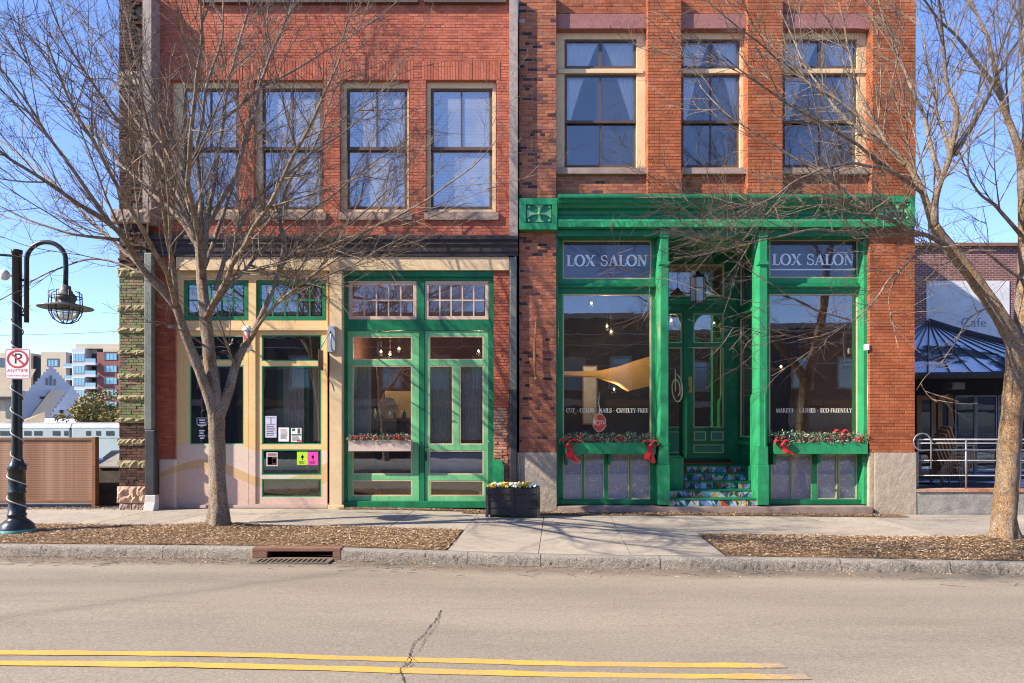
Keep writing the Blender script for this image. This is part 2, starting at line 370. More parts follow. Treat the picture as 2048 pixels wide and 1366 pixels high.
for k, off in enumerate((0.0, -.245)):
    mb = MB(); xs = lin(-30, sx(1560 + 22*k, -8.5), 140)
    e = [rnd.gauss(0,.006) for _ in range(300)]
    o = len(mb.v)
    for i, x in enumerate(xs):
        for q, dy in enumerate((.054, -.054)):
            y = Yl(x) + off + dy + e[(i*2+q) % 300]; mb.v.append((x, y, rz(x, y) + .005))
    for i in range(len(xs)-1): mb.f.append((2*i, 2*i+1, 2*i+3, 2*i+2)); mb.m.append(0); mb.s.append(False)
    obj('road_marking', mb, M['yellow'], kind='structure')
mb = MB(); x0, x1 = sx(1475, -8.7), sx(1600, -8.7)
y0 = -8.98; mb.add([(x0, y0-.14, rz(x0,y0)+.005), (x1, y0-.16, rz(x1,y0)+.005), (x1-.04, y0+.0, rz(x1,y0)+.005), (x0+.05, y0+.02, rz(x0,y0)+.005)], [(0,1,2,3)])
s = NB('worn white road paint'); M['worn_white'] = s.done(s.mix(s.ramp(s.noise(50, 5, .8), [(.5, (0,0,0)), (.58, (1,1,1))]), (.62,.58,.52,1), (.24,.20,.16,1)), .8)
obj('road_marking', mb, M['worn_white'], kind='structure')
# cracks
M['crack'] = paint('crack shadow tar', (.035,.030,.026), .95, .3)
def crack(pts, w, seed, jag=.02):
    r = random.Random(seed); W = []
    for (a, b), (c_, d_) in zip(pts, pts[1:]):
        for t in range(10): W.append((a+(c_-a)*t/10, b+(d_-b)*t/10))
    W.append(pts[-1]); mb = MB(); L = []
    for px, py in W:
        d = F*(HC+.17)/(py-HOR); x = (px-1024)*d/F; y = -D + d
        L.append((x + r.uniform(-jag,jag), y + r.uniform(-jag,jag)*1.2))
    for i, (x, y) in enumerate(L):
        k = w*.55*r.uniform(.3,1.2); mb.v += [(x-k, y, rz(x,y)+.006), (x+k, y+.003, rz(x,y)+.006)]
    for i in range(len(L)-1): mb.f.append((2*i, 2*i+1, 2*i+3, 2*i+2)); mb.m.append(0); mb.s.append(False)
    obj('road_crack', mb, M['crack'], kind='structure')
crack([(882,1212),(870,1235),(845,1265),(828,1280),(818,1305),(822,1318),(801,1332),(808,1352),(812,1372)], .009, 1, .010)
crack([(880,1216),(874,1245),(850,1270),(842,1290),(824,1310),(836,1318),(815,1330),(790,1345)], .005, 2, .010)
crack([(818,1310),(800,1335),(772,1345),(745,1352)], .005, 3, .010)
crack([(0,1202),(120,1204),(260,1201),(400,1206)], .005, 4, .012)
crack([(1690,1352),(1770,1350),(1850,1351),(1980,1348)], .006, 5, .012)
crack([(900,1208),(1000,1206),(1120,1209)], .003, 6, .01)
# kerb
s = NB('exposed aggregate kerb')
c = s.ramp(s.noise(62, 5, .8), [(.34, (.075,.066,.057)), (.44, (.23,.205,.172)), (.55, (.41,.365,.305)), (.68, (.62,.56,.47))])
c = s.mix(1.0, c, s.ramp(s.noise(1.6, 5, .6), [(.3, (.75,.75,.75)), (.7, (1.12,1.1,1.08))]), 'MULTIPLY')
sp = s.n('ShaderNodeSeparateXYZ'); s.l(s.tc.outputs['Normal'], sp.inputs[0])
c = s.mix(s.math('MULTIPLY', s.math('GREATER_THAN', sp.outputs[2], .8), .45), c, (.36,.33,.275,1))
s.bump(s.noise(48, 4, .8), .9, .03)
M['kerb'] = s.done(c, .95, 0, .12)
mb = MB(); grid(mb, lin(-60, 60, 41), [lambda x: Yk(x)+.03, lambda x: Yk(x)+.19], lambda x, y: kz(x)-.10)
kerb = obj('kerb', mb, M['crack'], kind='structure')
def kerb_block(x0, x1, seed):
    mb = MB(); r = random.Random(seed)
    n = max(2, int((x1-x0)/.028)); prof = [(.0,-.20),(.002,-.165),(.005,-.13),(.007,-.10),(.010,-.07),(.014,-.045),(.024,-.022),(.045,-.006),(.08,0),(.125,.001),(.172,0),(.174,-.09)]
    for i in range(n+1):
        x = x0 + (x1-x0)*i/n
        for j, (dy, dz) in enumerate(prof):
            k = .005 if j < 7 else .0015
            mb.v.append((x, Yk(x) + dy + r.gauss(0,1)*k, kz(x) + dz + r.gauss(0,1)*k*.6))
    m = len(prof)
    for i in range(n):
        for j in range(m-1): a = i*m+j; mb.f.append((a, a+m, a+m+1, a+1)); mb.m.append(0); mb.s.append(True)
    obj('kerb_block', mb, M['kerb'], kerb)
XD0, XD1 = sx(514, -4.2), sx(688, -4.2)              # drain inlet
xs = [-22,-18.8,-15.6,-12.4,-9.6, sx(83,-4.15), sx(330,-4.2), XD0-.004]
for i, (a, b) in enumerate(zip(xs, xs[1:])): kerb_block(a+.004, b-.004, 40+i)
xs = [XD1+.004, sx(935,-4.4), sx(1081,-4.5), sx(1320,-4.6), sx(1686,-4.8), sx(1900,-4.8), 8.6, 11.6, 14.8, 18, 22]
for i, (a, b) in enumerate(zip(xs, xs[1:])): kerb_block(a+.004, b-.004, 60+i)
# pavement: bedding sheet and single slabs
s = NB('pale pavement concrete')
oi = s.n('ShaderNodeObjectInfo')
c = s.ramp(s.noise(1.3, 6, .65), [(.3, (.345,.295,.235)), (.7, (.43,.375,.30))])
c = s.mix(1.0, c, s.ramp(oi.outputs['Random'], [(0, (.86,.86,.87)), (1, (1.06,1.05,1.03))]), 'MULTIPLY')
c = s.mix(1.0, c, s.ramp(s.noise(5, 7, .8), [(.48, (1,1,1)), (.74, (.66,.64,.61))]), 'MULTIPLY')
c = s.mix(1.0, c, s.ramp(s.noise(130, 3, .7), [(.3, (.85,.85,.85)), (.7, (1.08,1.08,1.08))]), 'MULTIPLY')
s.bump(s.noise(120, 3, .7), .25, .004)
M['pavement'] = s.done(c, .9, 0, .2)
M['joint'] = paint('pavement joint dirt', (.06,.05,.04), .95, .3)
def swz(x, y): return g(x) - .012 - .038*sm(-y/3.9)
mb = MB(); grid(mb, lin(-60, 60, 121), [lambda x: Yk(x)+.16, -2.0, -1, .6], lambda x, y: swz(x,y)-.03 if y < .3 else g(x)-.03)
walk = obj('pavement', mb, M['joint'], kind='structure')
def jx(k, y): return .61 + 1.325*k + .068*(y+.95)       # joint number k crosses the pavement askew
def slab(k, ya, yb, gap=.007):
    mb = MB(); n = 5; r = random.Random(k*7+(3 if callable(yb) else 1)); h = r.uniform(-.003,.003)
    vs = []
    for i in range(n):
        for j in range(n):
            def yy(x): a = ya(x) if callable(ya) else ya; b = yb(x) if callable(yb) else yb; return a + (b-a)*j/(n-1)
            x = jx(k, -1.5); y = yy(x); x0, x1 = jx(k, y)+gap, jx(k+1, y)-gap
            x = x0 + (x1-x0)*i/(n-1); y = yy(x); vs.append((x, y, swz(x,y)+h))
    o = len(vs); fs = [(i*n+j, i*n+j+1, (i+1)*n+j+1, (i+1)*n+j) for i in range(n-1) for j in range(n-1)]
    fs = [tuple(reversed(f)) for f in fs]
    ring = [i*n for i in range(n)] + [(n-1)*n+j for j in range(1,n)] + [i*n+n-1 for i in range(n-2,-1,-1)] + [j for j in range(n-2,0,-1)]
    low = [(vs[i][0], vs[i][1], vs[i][2]-.05) for i in ring]
    m = len(ring); fs += [(ring[i], ring[(i+1)%m], o+(i+1)%m, o+i)[::-1] for i in range(m)]
    mb.add(vs+low, fs)
    obj('slab', mb, M['pavement'], walk)
for k in range(-13, 11):
    a = (lambda x: -.52 + .04*(x>-99)) if k >= -1 else -.06
    slab(k, lambda x: Ys(x), (-.48 if -1 <= k <= 4 else -.06))
for k in (-1, 0, 1): slab(k, lambda x: Yk(x)+.18, lambda x: Ys(x)-.014)
# bark mulch beds
s = NB('bark mulch soil')
c = s.ramp(s.noise(22, 6, .8), [(.3, (.09,.058,.034)), (.5, (.24,.15,.08)), (.7, (.44,.30,.17))])
s.bump(s.noise(30, 5, .8), 1.0, .05)
M['mulch'] = s.done(c, .95, 0, .1)
def mound(x, y, tx, ty): return .10*math.exp(-(((x-tx)/.75)**2 + ((y-ty)/.5)**2))
T1, T2 = (-4.93, -2.95), (7.85, -3.45)                 # feet of the two street trees
def mz(x, y):
    e = min((y - Yk(x) - .17), (Ys(x) - y), max(jx(-1,y)-x, x-jx(2,y))+.04)
    return swz(x, y) + .006 + .035*sm(e/.35) + mound(x,y,*T1) + mound(x,y,*T2) + .012*noise.noise(Vector((x*3,y*3,0)))
def chips(name, x0, x1, edge0, edge1, n, seed, bedlabel):
    r = random.Random(seed); mb = MB()
    nx = int((x1-x0)/.12)
    vs = []; ny = 12
    for i in range(nx+1):
        for j in range(ny+1):
            t = j/ny; x = x0 + (x1-x0)*i/nx
            xa = x
            y = (Yk(x)+.165) + (Ys(x)+.015 - Yk(x)-.165)*t
            if edge1 and i == nx: xa = edge1(y)
            if edge0 and i == 0: xa = edge0(y)
            vs.append((xa, y, mz(xa, y)))
    mb.add(vs, [(i*(ny+1)+j, (i+1)*(ny+1)+j, (i+1)*(ny+1)+j+1, i*(ny+1)+j+1) for i in range(nx) for j in range(ny)], 0, True)
    obj('mulch_bed', mb, M['mulch'], kind='structure')
    mb = MB()
    for _ in range(n):
        x = r.uniform(x0, x1); t = r.random(); y = Yk(x)+.17 + (Ys(x)+.03-Yk(x)-.17)*t
        if edge1 and x > edge1(y)+.02: continue
        if edge0 and x < edge0(y)-.02: continue
        a = r.uniform(0, math.pi); l = r.uniform(.008,.024)*(1.8 if r.random()<.06 else 1); wd = r.uniform(.003,.0075)
        ca, sa = math.cos(a), math.sin(a); z = mz(x,y) + r.uniform(.004,.02); tl = r.uniform(-.4,.4); tw = r.uniform(-.6,.6)
        q = [(x+u*l*ca-v*wd*sa, y+u*l*sa+v*wd*ca, z+u*l*tl+v*wd*tw) for u, v in ((-1,-1),(1,-.6),(1,1),(-1,.7))]
        mb.add(q, [(0,1,2,3)], r.choices((0,1,2,3), (5,4,2,1.6))[0])
    for _ in range(int(n*.016)):                          # chips kicked out over the pavement and kerb
        x = r.uniform(x0, x1); out_ = r.random()**2.2
        y = Ys(x) + .02 + .45*out_ if r.random() < .72 else Yk(x) + .17 - .13*r.random()
        if edge1 and x > edge1(y)+.5*out_: continue
        if edge0 and x < edge0(y)-.5*out_: continue
        a = r.uniform(0, math.pi); l = r.uniform(.008,.022); wd = r.uniform(.003,.008); ca, sa = math.cos(a), math.sin(a); z = (swz(x,y) if y > Yk(x)+.18 else kz(x)) + .006
        mb.add([(x+u*l*ca-v*wd*sa, y+u*l*sa+v*wd*ca, z+v*.002) for u, v in ((-1,-1),(1,-.6),(1,1),(-1,.7))], [(0,1,2,3)], r.choices((0,1,2,3), (5,4,2,1.6))[0])
    obj('bark_chips', mb, [M['chip_a'], M['chip_b'], M['chip_c'], M['chip_d']], kind='stuff', label=bedlabel)
M['chip_a'] = paint('tan bark chip', (.47,.32,.185), .9, .3, 40)
M['chip_b'] = paint('rust bark chip', (.34,.205,.115), .9, .3, 40)
M['chip_c'] = paint('dark bark chip', (.07,.045,.03), .9, .3, 40)
M['chip_d'] = paint('pale bark chip', (.64,.50,.34), .9, .2, 40)
eL = lambda y: jx(-1, y) - .015
eR = lambda y: jx(2, y) + .015
chips('mulch', -22, jx(-1,-3.3), None, eL, 46000, 11, 'loose bark chips around the left street tree')
chips('mulch', jx(2,-3.3), 17, eR, None, 34000, 12, 'loose bark chips around the right street tree')
# dead leaves and grit along the facade foot and in the gutter
def litter(name, n, seed, fx, fy, fz, size, label, up=.012):
    r = random.Random(seed); mb = MB()
    for _ in range(n):
        x = fx(r); y = fy(r, x); z = fz(x, y) + r.uniform(.002, up); a = r.uniform(0,6.3); l = r.uniform(*size); wd = l*r.uniform(.3,.8)
        ca, sa = math.cos(a), math.sin(a); tl = r.uniform(-.5,.5)
        mb.add([(x+u*l*ca-v*wd*sa, y+u*l*sa+v*wd*ca, z+u*l*tl+abs(v)*.004) for u, v in ((-1,0),(0,-1),(1,0),(0,1))], [(0,1,2,3)], r.choices((0,1,2,3), (4,3,3,1))[0])
    obj(name, mb, [M['chip_a'], M['chip_b'], M['chip_c'], M['chip_d']], kind='stuff', label=label)
mb = MB(); grid(mb, lin(-1.0, 8.0, 60), [-.50, -.3, .1], lambda x, y: g(x)-.004+.01*noise.noise(Vector((x*4,y*4,3))))
grid(mb, lin(-3.5, -1.02, 20), [-.20, -.1, .1], lambda x, y: g(x)+.002)
obj('gravel_strip', mb, M['mulch'], kind='structure')
litter('dead_leaves', 5200, 21, lambda r: r.uniform(-1,7.6), lambda r,x: -.52*r.random()**.8, lambda x,y: g(x)+.0, (.008,.026), 'brown leaf litter along the foot of the green salon front')
litter('dead_leaves', 1600, 22, lambda r: r.uniform(-3.6,-.5), lambda r,x: -.27*r.random(), lambda x,y: g(x)+.002, (.008,.024), 'brown leaf litter below the green left shop door')
litter('dead_leaves', 900, 23, lambda r: r.uniform(-13,-8.0), lambda r,x: -.28+.5*r.random(), lambda x,y: g(x)-.01, (.01,.03), 'dry litter along the foot of the brown screen')
litter('gutter_debris', 2600, 24, lambda r: r.triangular(-11,9,-6), lambda r,x: Yk(x)-.02-.5*r.random()**2.2, rz, (.005,.02), 'twigs and grit lying in the gutter', .006)
litter('dead_leaves', 520, 25, lambda r: r.uniform(-9,9), lambda r,x: r.uniform(-2.4,-.4), swz, (.007,.02), 'a few dry leaves blown across the pavement', .006)
r = random.Random(5); mb = MB()
for _ in range(90):
    x = r.triangular(-10,9,-7); y = Yk(x)-.03-.75*r.random()**1.5; a = r.gauss(0,.5); l = r.uniform(.08,.3)
    mb.tube([(x, y, rz(x,y)+.006), (x+l*.5*math.cos(a), y+l*.5*math.sin(a)+r.uniform(-.02,.02), rz(x,y)+.01), (x+l*math.cos(a), y+l*math.sin(a), rz(x,y)+.007)], [.003,.0025,.0015], 3)
obj('fallen_twigs', mb, M['chip_c'], kind='stuff', label='thin dark twigs scattered along the gutter')
# ------------------------------------------------------------------ brickwork
class Bricks:
    CH, BL, J = .0677, .2127, .009
    def __init__(s, ch=None, bl=None):
        s.items = []
        if ch: s.CH, s.BL = ch, bl
    def area(s, a, b, t, u, y, dep, mat, holes=(), pri=0, soldier=False, rough=.002, sy=None):
        sy = y if sy is None else sy
        x0, x1, z0, z1 = sx(a,sy), sx(b,sy), sz(u,sy), sz(t,sy)
        H = [(sx(h[0],sy), sx(h[1],sy), sz(h[3],sy), sz(h[2],sy)) for h in holes]
        s.area_w(x0, x1, z0, z1, y, dep, mat, H, pri, soldier, rough)
    def area_w(s, x0, x1, z0, z1, y, dep, mat, H=(), pri=0, soldier=False, rough=.002):
        ch, bl = (s.CH, s.BL) if not soldier else (z1-z0, s.CH)
        n = max(1, round((z1-z0)/ch)); ch = (z1-z0)/n
        for i in range(n):
            za, zb = z0+i*ch, z0+(i+1)*ch; zm = (za+zb)/2
            spans = [(x0, x1)]
            for h in H:
                if h[2] < zm < h[3]:
                    spans = [q for p, r_ in spans for q in ((p, min(r_, h[0])), (max(p, h[1]), r_)) if q[1]-q[0] > .025]
            gi = round(zm/s.CH)
            for p, q in spans:
                off = (.5*bl if gi % 2 else 0) if not soldier else 0
                if gi % 7 == 3 and not soldier: L, off = bl/2, bl*.25
                else: L = bl
                k = math.floor((p-off)/L); x = off + k*L
                while x < q:
                    xa, xb = max(x, p), min(x+L, q)
                    if xb-xa > .02:
                        full = abs(xb-xa-bl) < 1e-4
                        s.items.append((xa+s.J/2, xb-s.J/2, za+s.J/2, zb-s.J/2, y+rnd.gauss(0, rough), dep, mat, pri if (full and not soldier) else -1))
                    x += L
    def build(s, parent, label=None, n_single=300):
        order = sorted(range(len(s.items)), key=lambda i: (-s.items[i][7], -s.items[i][2] if False else abs(s.items[i][2]-2.5)))
        single = set(i for i in order[:n_single] if s.items[i][7] >= 0)
        rest = {}; cache = {}
        def shape(mb, x0, x1, z0, z1, y, dep):
            c = .0035
            mb.add([(x0,y+dep,z0),(x1,y+dep,z0),(x1,y+dep,z1),(x0,y+dep,z1),(x0,y+c,z0),(x1,y+c,z0),(x1,y+c,z1),(x0,y+c,z1),
                    (x0+c,y,z0+c),(x1-c,y,z0+c),(x1-c,y,z1-c),(x0+c,y,z1-c)],
                   [(0,1,5,4),(1,2,6,5),(2,3,7,6),(3,0,4,7),(4,5,9,8),(5,6,10,9),(6,7,11,10),(7,4,8,11),(8,9,10,11)])
        for i, (x0,x1,z0,z1,y,dep,mat,pri) in enumerate(s.items):
            if i in single:
                key = (round(x1-x0,4), round(z1-z0,4), round(dep,3), mat)
                if key not in cache:
                    mb = MB(); shape(mb, -(x1-x0)/2, (x1-x0)/2, -(z1-z0)/2, (z1-z0)/2, 0, dep); cache[key] = mesh_of(mb, M[mat], 'brick')
                share('brick', cache[key], parent, ((x0+x1)/2, y, (z0+z1)/2), (rnd.gauss(0,.004), 0, rnd.gauss(0,.004)))
            else: shape(rest.setdefault(mat, MB()), x0, x1, z0, z1, y, dep)
        for mat, mb in rest.items(): obj('brickwork', mb, M[mat], parent, kind='stuff')

def pane_w(parent, x0, x1, z0, z1, y, glass='glass', name='pane'):
    mb = MB(); mb.box(x0, x1, y, y+.006, z0, z1); return obj(name, mb, M[glass], parent)
def pane(parent, a, b, t, u, y, glass='glass'):
    return pane_w(parent, sx(a,y), sx(b,y), sz(u,y), sz(t,y), y, glass)
def trim(parent, a, b, t, u, y, mat='tan_trim', wd=2.2, dep=.03):      # slim bead round a pane
    mb = MB(); mb.pframe(a, b, t, u, wd, y, y+dep); return obj('trim', mb, M[mat], parent)

# ================================================================== left building
LB = thing('brick_building', 'red brick corner building with cream and green shopfronts and four upper windows', 'building', (-4, 6, 0))
WIN = [(341,478,371,473), (508,647,529,641), (680,819,698,810), (852,993,866,980)]   # opening and glass columns of the four upper windows
bk = Bricks(.0585, .205)
openings = [(a, b, 160, 424) for a, b, _, _ in WIN]
arches = [(a-8, b+8, 122, 160) for a, b, _, _ in WIN]
bk.area(303, 1019, -12, 474, 0, .10, 'red_brick', openings + arches + [(a-5, b+5, 424, 439) for a, b, _, _ in WIN], 1, rough=.0012)
for a, b, t, u in arches: bk.area(a, b, t, u, -.002, .10, 'red_brick', soldier=True, rough=.0018)
bk.area(312, 351, 512, 921, .05, .10, 'red_brick', pri=2)
bk.area(987, 1019, 540, 815, .03, .12, 'red_brick', pri=2, rough=.003)
bk.area(987, 1016, 815, 1012, .03, .12, 'raw_brick', pri=3, rough=.007)
# rock faced corner pilaster: brick panels between stone bands
BANDS = [(143,170),(535,553),(610,623),(655,666),(700,709),(747,758),(790,801),(835,846),(878,891),(921,936)]
PY = -.28
ys_ = [b for b in BANDS]
zt = 553
for (t0, u0), (t1, u1) in zip(BANDS[1:], BANDS[2:]):
    bk.area(236, 290, u0, t1, PY+.03, .2, 'moss_brick' if u0 < 840 else 'dark_brick', pri=2, rough=.004, sy=PY)
bk.area(236, 290, 936, 972, PY+.03, .2, 'dark_brick', pri=2, rough=.004, sy=PY)
bk.area(236, 262, 172, 420, PY+.03, .2, 'dark_brick', rough=.006, sy=PY, pri=1); bk.area(236, 262, -12, 141, PY+.03, .2, 'dark_brick', rough=.006, sy=PY, pri=1)
bk.area(262, 290, 172, 420, PY+.02, .2, 'dark_brick', rough=.03, sy=PY); bk.area(262, 290, -12, 141, PY+.02, .2, 'dark_brick', rough=.03, sy=PY)
bk.area(236, 290, 447, 533, PY+.02, .2, 'dark_brick', rough=.03, sy=PY)
bk.build(LB)
# mortar backing and the body of the house
XL0, XL1 = sx(236,PY), sx(1030)
mb = MB()
H = [(sx(a), sx(b), sz(424), sz(160)) for a, b, _, _ in WIN]
mb.holed(sx(303), sx(1019), sz(474), sz(-12), .005, .34, H)
mb.pbox(312, 351, 512, 921, .058, .34); mb.pbox(987, 1019, 540, 1012, .042, .34)
mb.box(sx(303), sx(312), .06, .34, -.1, sz(474))
obj('wall', mb, M['red_mortar'], LB)
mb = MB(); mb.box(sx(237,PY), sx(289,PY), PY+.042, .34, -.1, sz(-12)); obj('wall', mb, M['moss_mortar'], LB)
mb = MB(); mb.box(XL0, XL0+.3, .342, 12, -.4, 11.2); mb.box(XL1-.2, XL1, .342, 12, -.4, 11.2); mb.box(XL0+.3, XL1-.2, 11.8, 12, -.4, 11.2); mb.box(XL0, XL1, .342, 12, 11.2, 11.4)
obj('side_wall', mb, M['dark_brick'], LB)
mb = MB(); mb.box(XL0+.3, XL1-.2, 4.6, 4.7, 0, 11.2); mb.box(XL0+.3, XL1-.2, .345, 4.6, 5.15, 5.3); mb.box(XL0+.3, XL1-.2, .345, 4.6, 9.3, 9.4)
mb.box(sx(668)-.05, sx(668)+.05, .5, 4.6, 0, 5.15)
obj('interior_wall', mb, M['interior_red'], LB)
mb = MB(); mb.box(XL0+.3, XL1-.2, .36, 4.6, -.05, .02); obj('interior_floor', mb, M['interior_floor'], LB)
# stones of the pilaster
def stone(name, x0, x1, z0, z1, y0, y1, mat, parent, seed, amp=.02, n=(9,4)):
    mb = MB(); r = random.Random(seed); nx, nz = n; vs = []
    for i in range(nx+1):
        for j in range(nz+1):
            ed = i in (0,nx) or j in (0,nz)
            x = x0+(x1-x0)*i/nx; z = z0+(z1-z0)*j/nz
            vs.append((x + (0 if ed else r.uniform(-.01,.01)), y0 + (amp*.9 if ed else 0) + r.uniform(-amp,amp)*(.4 if ed else 1), z+r.uniform(-.004,.004)))
    m = nz+1; fs = [(i*m+j,(i+1)*m+j,(i+1)*m+j+1,i*m+j+1) for i in range(nx) for j in range(nz)]
    mb.add(vs, fs)
    ring = [i*m for i in range(nx+1)] + [nx*m+j for j in range(1,m)] + [i*m+nz for i in range(nx-1,-1,-1)] + [j for j in range(nz-1,0,-1)]
    o = len(vs); k = len(ring); mb.v += [(vs[i][0], y1, vs[i][2]) for i in ring]
    for i in range(k): mb.f.append((ring[i], o+i, o+(i+1)%k, ring[(i+1)%k])); mb.m.append(0); mb.s.append(False)
    return obj(name, mb, M[mat], parent)
for i, (t, u) in enumerate(BANDS): stone('stone_block', sx(234,PY), sx(291,PY), sz(u,PY), sz(t,PY), PY-.01 if i else PY-.03, .0, 'split_stone' if i else 'base_stone', LB, 100+i, .028, (12,3))
stone('stone_block', sx(226,PY), sx(303,PY), sz(447,PY), sz(421,PY), PY-.10, .0, 'sill_stone', LB, 120, .02, (14,4))
stone('stone_block', sx(234,PY), sx(292,PY), sz(1006,PY)-.0, sz(973,PY), PY-.03, .0, 'red_stone', LB, 121, .03, (12,6))
stone('stone_block', sx(238,PY), sx(262,PY), -.1, sz(1007,PY), PY-.01, .0, 'sill_stone', LB, 122, .015)
stone('stone_block', sx(263,PY), sx(290,PY), -.1, sz(1007,PY), PY-.0, .0, 'sill_stone', LB, 123, .015)
# weathered corner board above, downspout below
mb = MB(); mb.pbox(285, 303, -12, 420, -.34, .02); obj('corner_board', mb, M['grey_board'], LB, bev=.008)
mb = MB(); mb.pbox(288, 304, 505, 860, -.40, -.26); o1 = obj('downspout', mb, M['pipe_metal'], LB, bev=.02)
mb = MB(); mb.pbox(289, 309, 860, 990, -.41, -.26); obj('downspout', mb, M['dark_pipe'], LB, label='black lower length of the downspout', bev=.02)
mb = MB(); zb = sz(990,-.41); x0, x1 = sx(290,-.41), sx(311,-.41)
mb.add([(x0,-.41,zb),(x1,-.41,zb),(x1,-.26,zb),(x0,-.26,zb),(x0-.02,-.46,-.02),(x1-.02,-.46,-.02),(x1,-.26,-.02),(x0,-.26,-.02),(x0-.01,-.415,zb-.14),(x1,-.415,zb-.14),(x1,-.26,zb-.14),(x0,-.26,zb-.14)],
       [(0,1,2,3),(0,8,9,1),(8,4,5,9),(3,2,10,11),(11,10,6,7),(0,3,11,8),(8,11,7,4),(1,9,10,2),(9,5,6,10),(4,7,6,5)])
obj('downspout_boot', mb, M['boot'], LB, bev=.012)
mb = MB(); mb.pbox(1019, 1036, -12, 472, -.15, .3); obj('corner_board', mb, M['grey_board'], LB, bev=.008)
mb = MB(); mb.pbox(1019, 1034, 514, 780, -.10, .04); obj('drainpipe', mb, M['pipe_metal'], LB, bev=.02)
mb = MB(); mb.pbox(1019.4, 1034, 780, 1012, -.098, .04); obj('drainpipe', mb, M['dark_pipe'], LB, label='black lower length of the drainpipe', bev=.02)
# upper windows
for k, (a, b, ga, gb) in enumerate(WIN):
    mb = MB(); y = .10
    mb.pholed(a+1, b-1, 162, 424, y, .22, [(ga-5, gb+5, 176, 419)])
    wnd = obj('window', mb, M['cream'], LB, bev=.006)
    mb = MB(); mb.pframe(ga-5, gb+5, 176, 300, 6, y+.04, y+.09); m = (ga+gb)/2; mb.pbox(m-1.6, m+1.6, 182.2, 293.8, y+.045, y+.085); obj('sash', mb, M['sash_brown'], wnd)
    mb = MB(); mb.pframe(ga-5, gb+5, 297, 419, 6, y+.095, y+.14); obj('sash', mb, M['sash_brown'], wnd)
    for qa, qb in ((ga+.8, m-1.5), (m+1.5, gb-.8)): pane(wnd, qa, qb, 181.5, 294.5, y+.065, 'glass_bright')
    pane(wnd, ga+.8, gb-.8, 302.5, 413.5, y+.115, 'glass_bright')
    stone('window_sill', sx(a-4,-.06), sx(b+4,-.06), sz(439,-.06), sz(424,-.06), -.06, .12, 'sill_stone', LB, 140+k, .004, (8,2))
    low = {0: 330, 1: 395, 2: 392, 3: 416}[k]
    mb = MB(); n = 40; y2 = .28
    for i in range(n):
        t = 170 + (low-170)*i/n; u = 170 + (low-170)*(i+1)/n
        mb.add([(sx(ga-8,y2),y2,sz(u,y2)),(sx(gb+8,y2),y2,sz(u,y2)),(sx(gb+8,y2),y2+.015,sz(t,y2)),(sx(ga-8,y2),y2+.015,sz(t,y2))],[(0,1,2,3)])
    mb.box(sx(ga-8,y2), sx(gb+8,y2), y2-.005, y2+.02, sz(low,y2)-.03, sz(low,y2))
    obj('window_blind', mb, M['blind'], None, ['white blind drawn halfway in the leftmost upper window behind the branches','white blind ending short of the sill in the second upper window from the left','white blind ending above the sill in the third upper window from the left','white blind drawn fully down in the upper window beside the brown corner board'][k], 'blind', 'blinds in the upper brick windows')
# corbel band above, cornice, frieze
mb = MB(); mb.pbox(398, 836, -12, 4, -.09, .0); mb.pbox(850, 1012, -12, 4, -.09, .0); obj('corbel_band', mb, M['sash_brown'], LB)
mb = MB(); mb.xprism([(.02,sz(474)),(-.14,sz(474)),(-.15,sz(477)),(-.15,sz(482)),(-.11,sz(485)),(-.12,sz(491)),(-.085,sz(496)),(-.085,sz(505)),(-.06,sz(508)),(-.06,sz(513)),(.02,sz(513))], sx(304), sx(1036))
obj('cornice', mb, M['black_metal'], LB)
mb = MB(); mb.pbox(352, 1018, 513.5, 540, -.025, .06); obj('frieze', mb, M['cream'], LB)
# painted foot of the slim brick pier, with a painted landscape running on over the cream door
s = NB('mural paint on cream joinery')
sp = s.n('ShaderNodeSeparateXYZ'); s.l(s.tc.outputs['Object'], sp.inputs[0]); X_, Z_ = sp.outputs[0], sp.outputs[2]
def hill(base, amp, fr, ph): return s.math('ADD', s.math('MULTIPLY', s.math('SINE', s.math('ADD', s.math('MULTIPLY', X_, fr), ph)), amp), base)
cc = s.ramp(s.noise(1.2, 4, .6), [(.3, (.69,.47,.20)), (.7, (.73,.54,.27))])
for base, amp, fr, ph, col in ((1.22,.22,1.9,1.0,(.64,.51,.42,1)), (.78,.22,2.1,2.6,(.56,.38,.20,1)), (.55,.25,1.7,.2,(.60,.43,.35,1))):
    cc = s.mix(s.math('LESS_THAN', Z_, hill(base, amp, fr, ph)), cc, col)
cc = s.mix(1.0, cc, s.ramp(s.noise(14, 6, .75), [(.5, (1,1,1)), (.76, (.8,.78,.75))]), 'MULTIPLY')
s.bump(s.noise(50, 3, .6), .12, .004); M['mural'] = s.done(cc, .6)
mb = MB(); mb.pbox(316, 351, 918, 1019, .02, .2); obj('pier_foot', mb, M['mural'], LB, bev=.04)
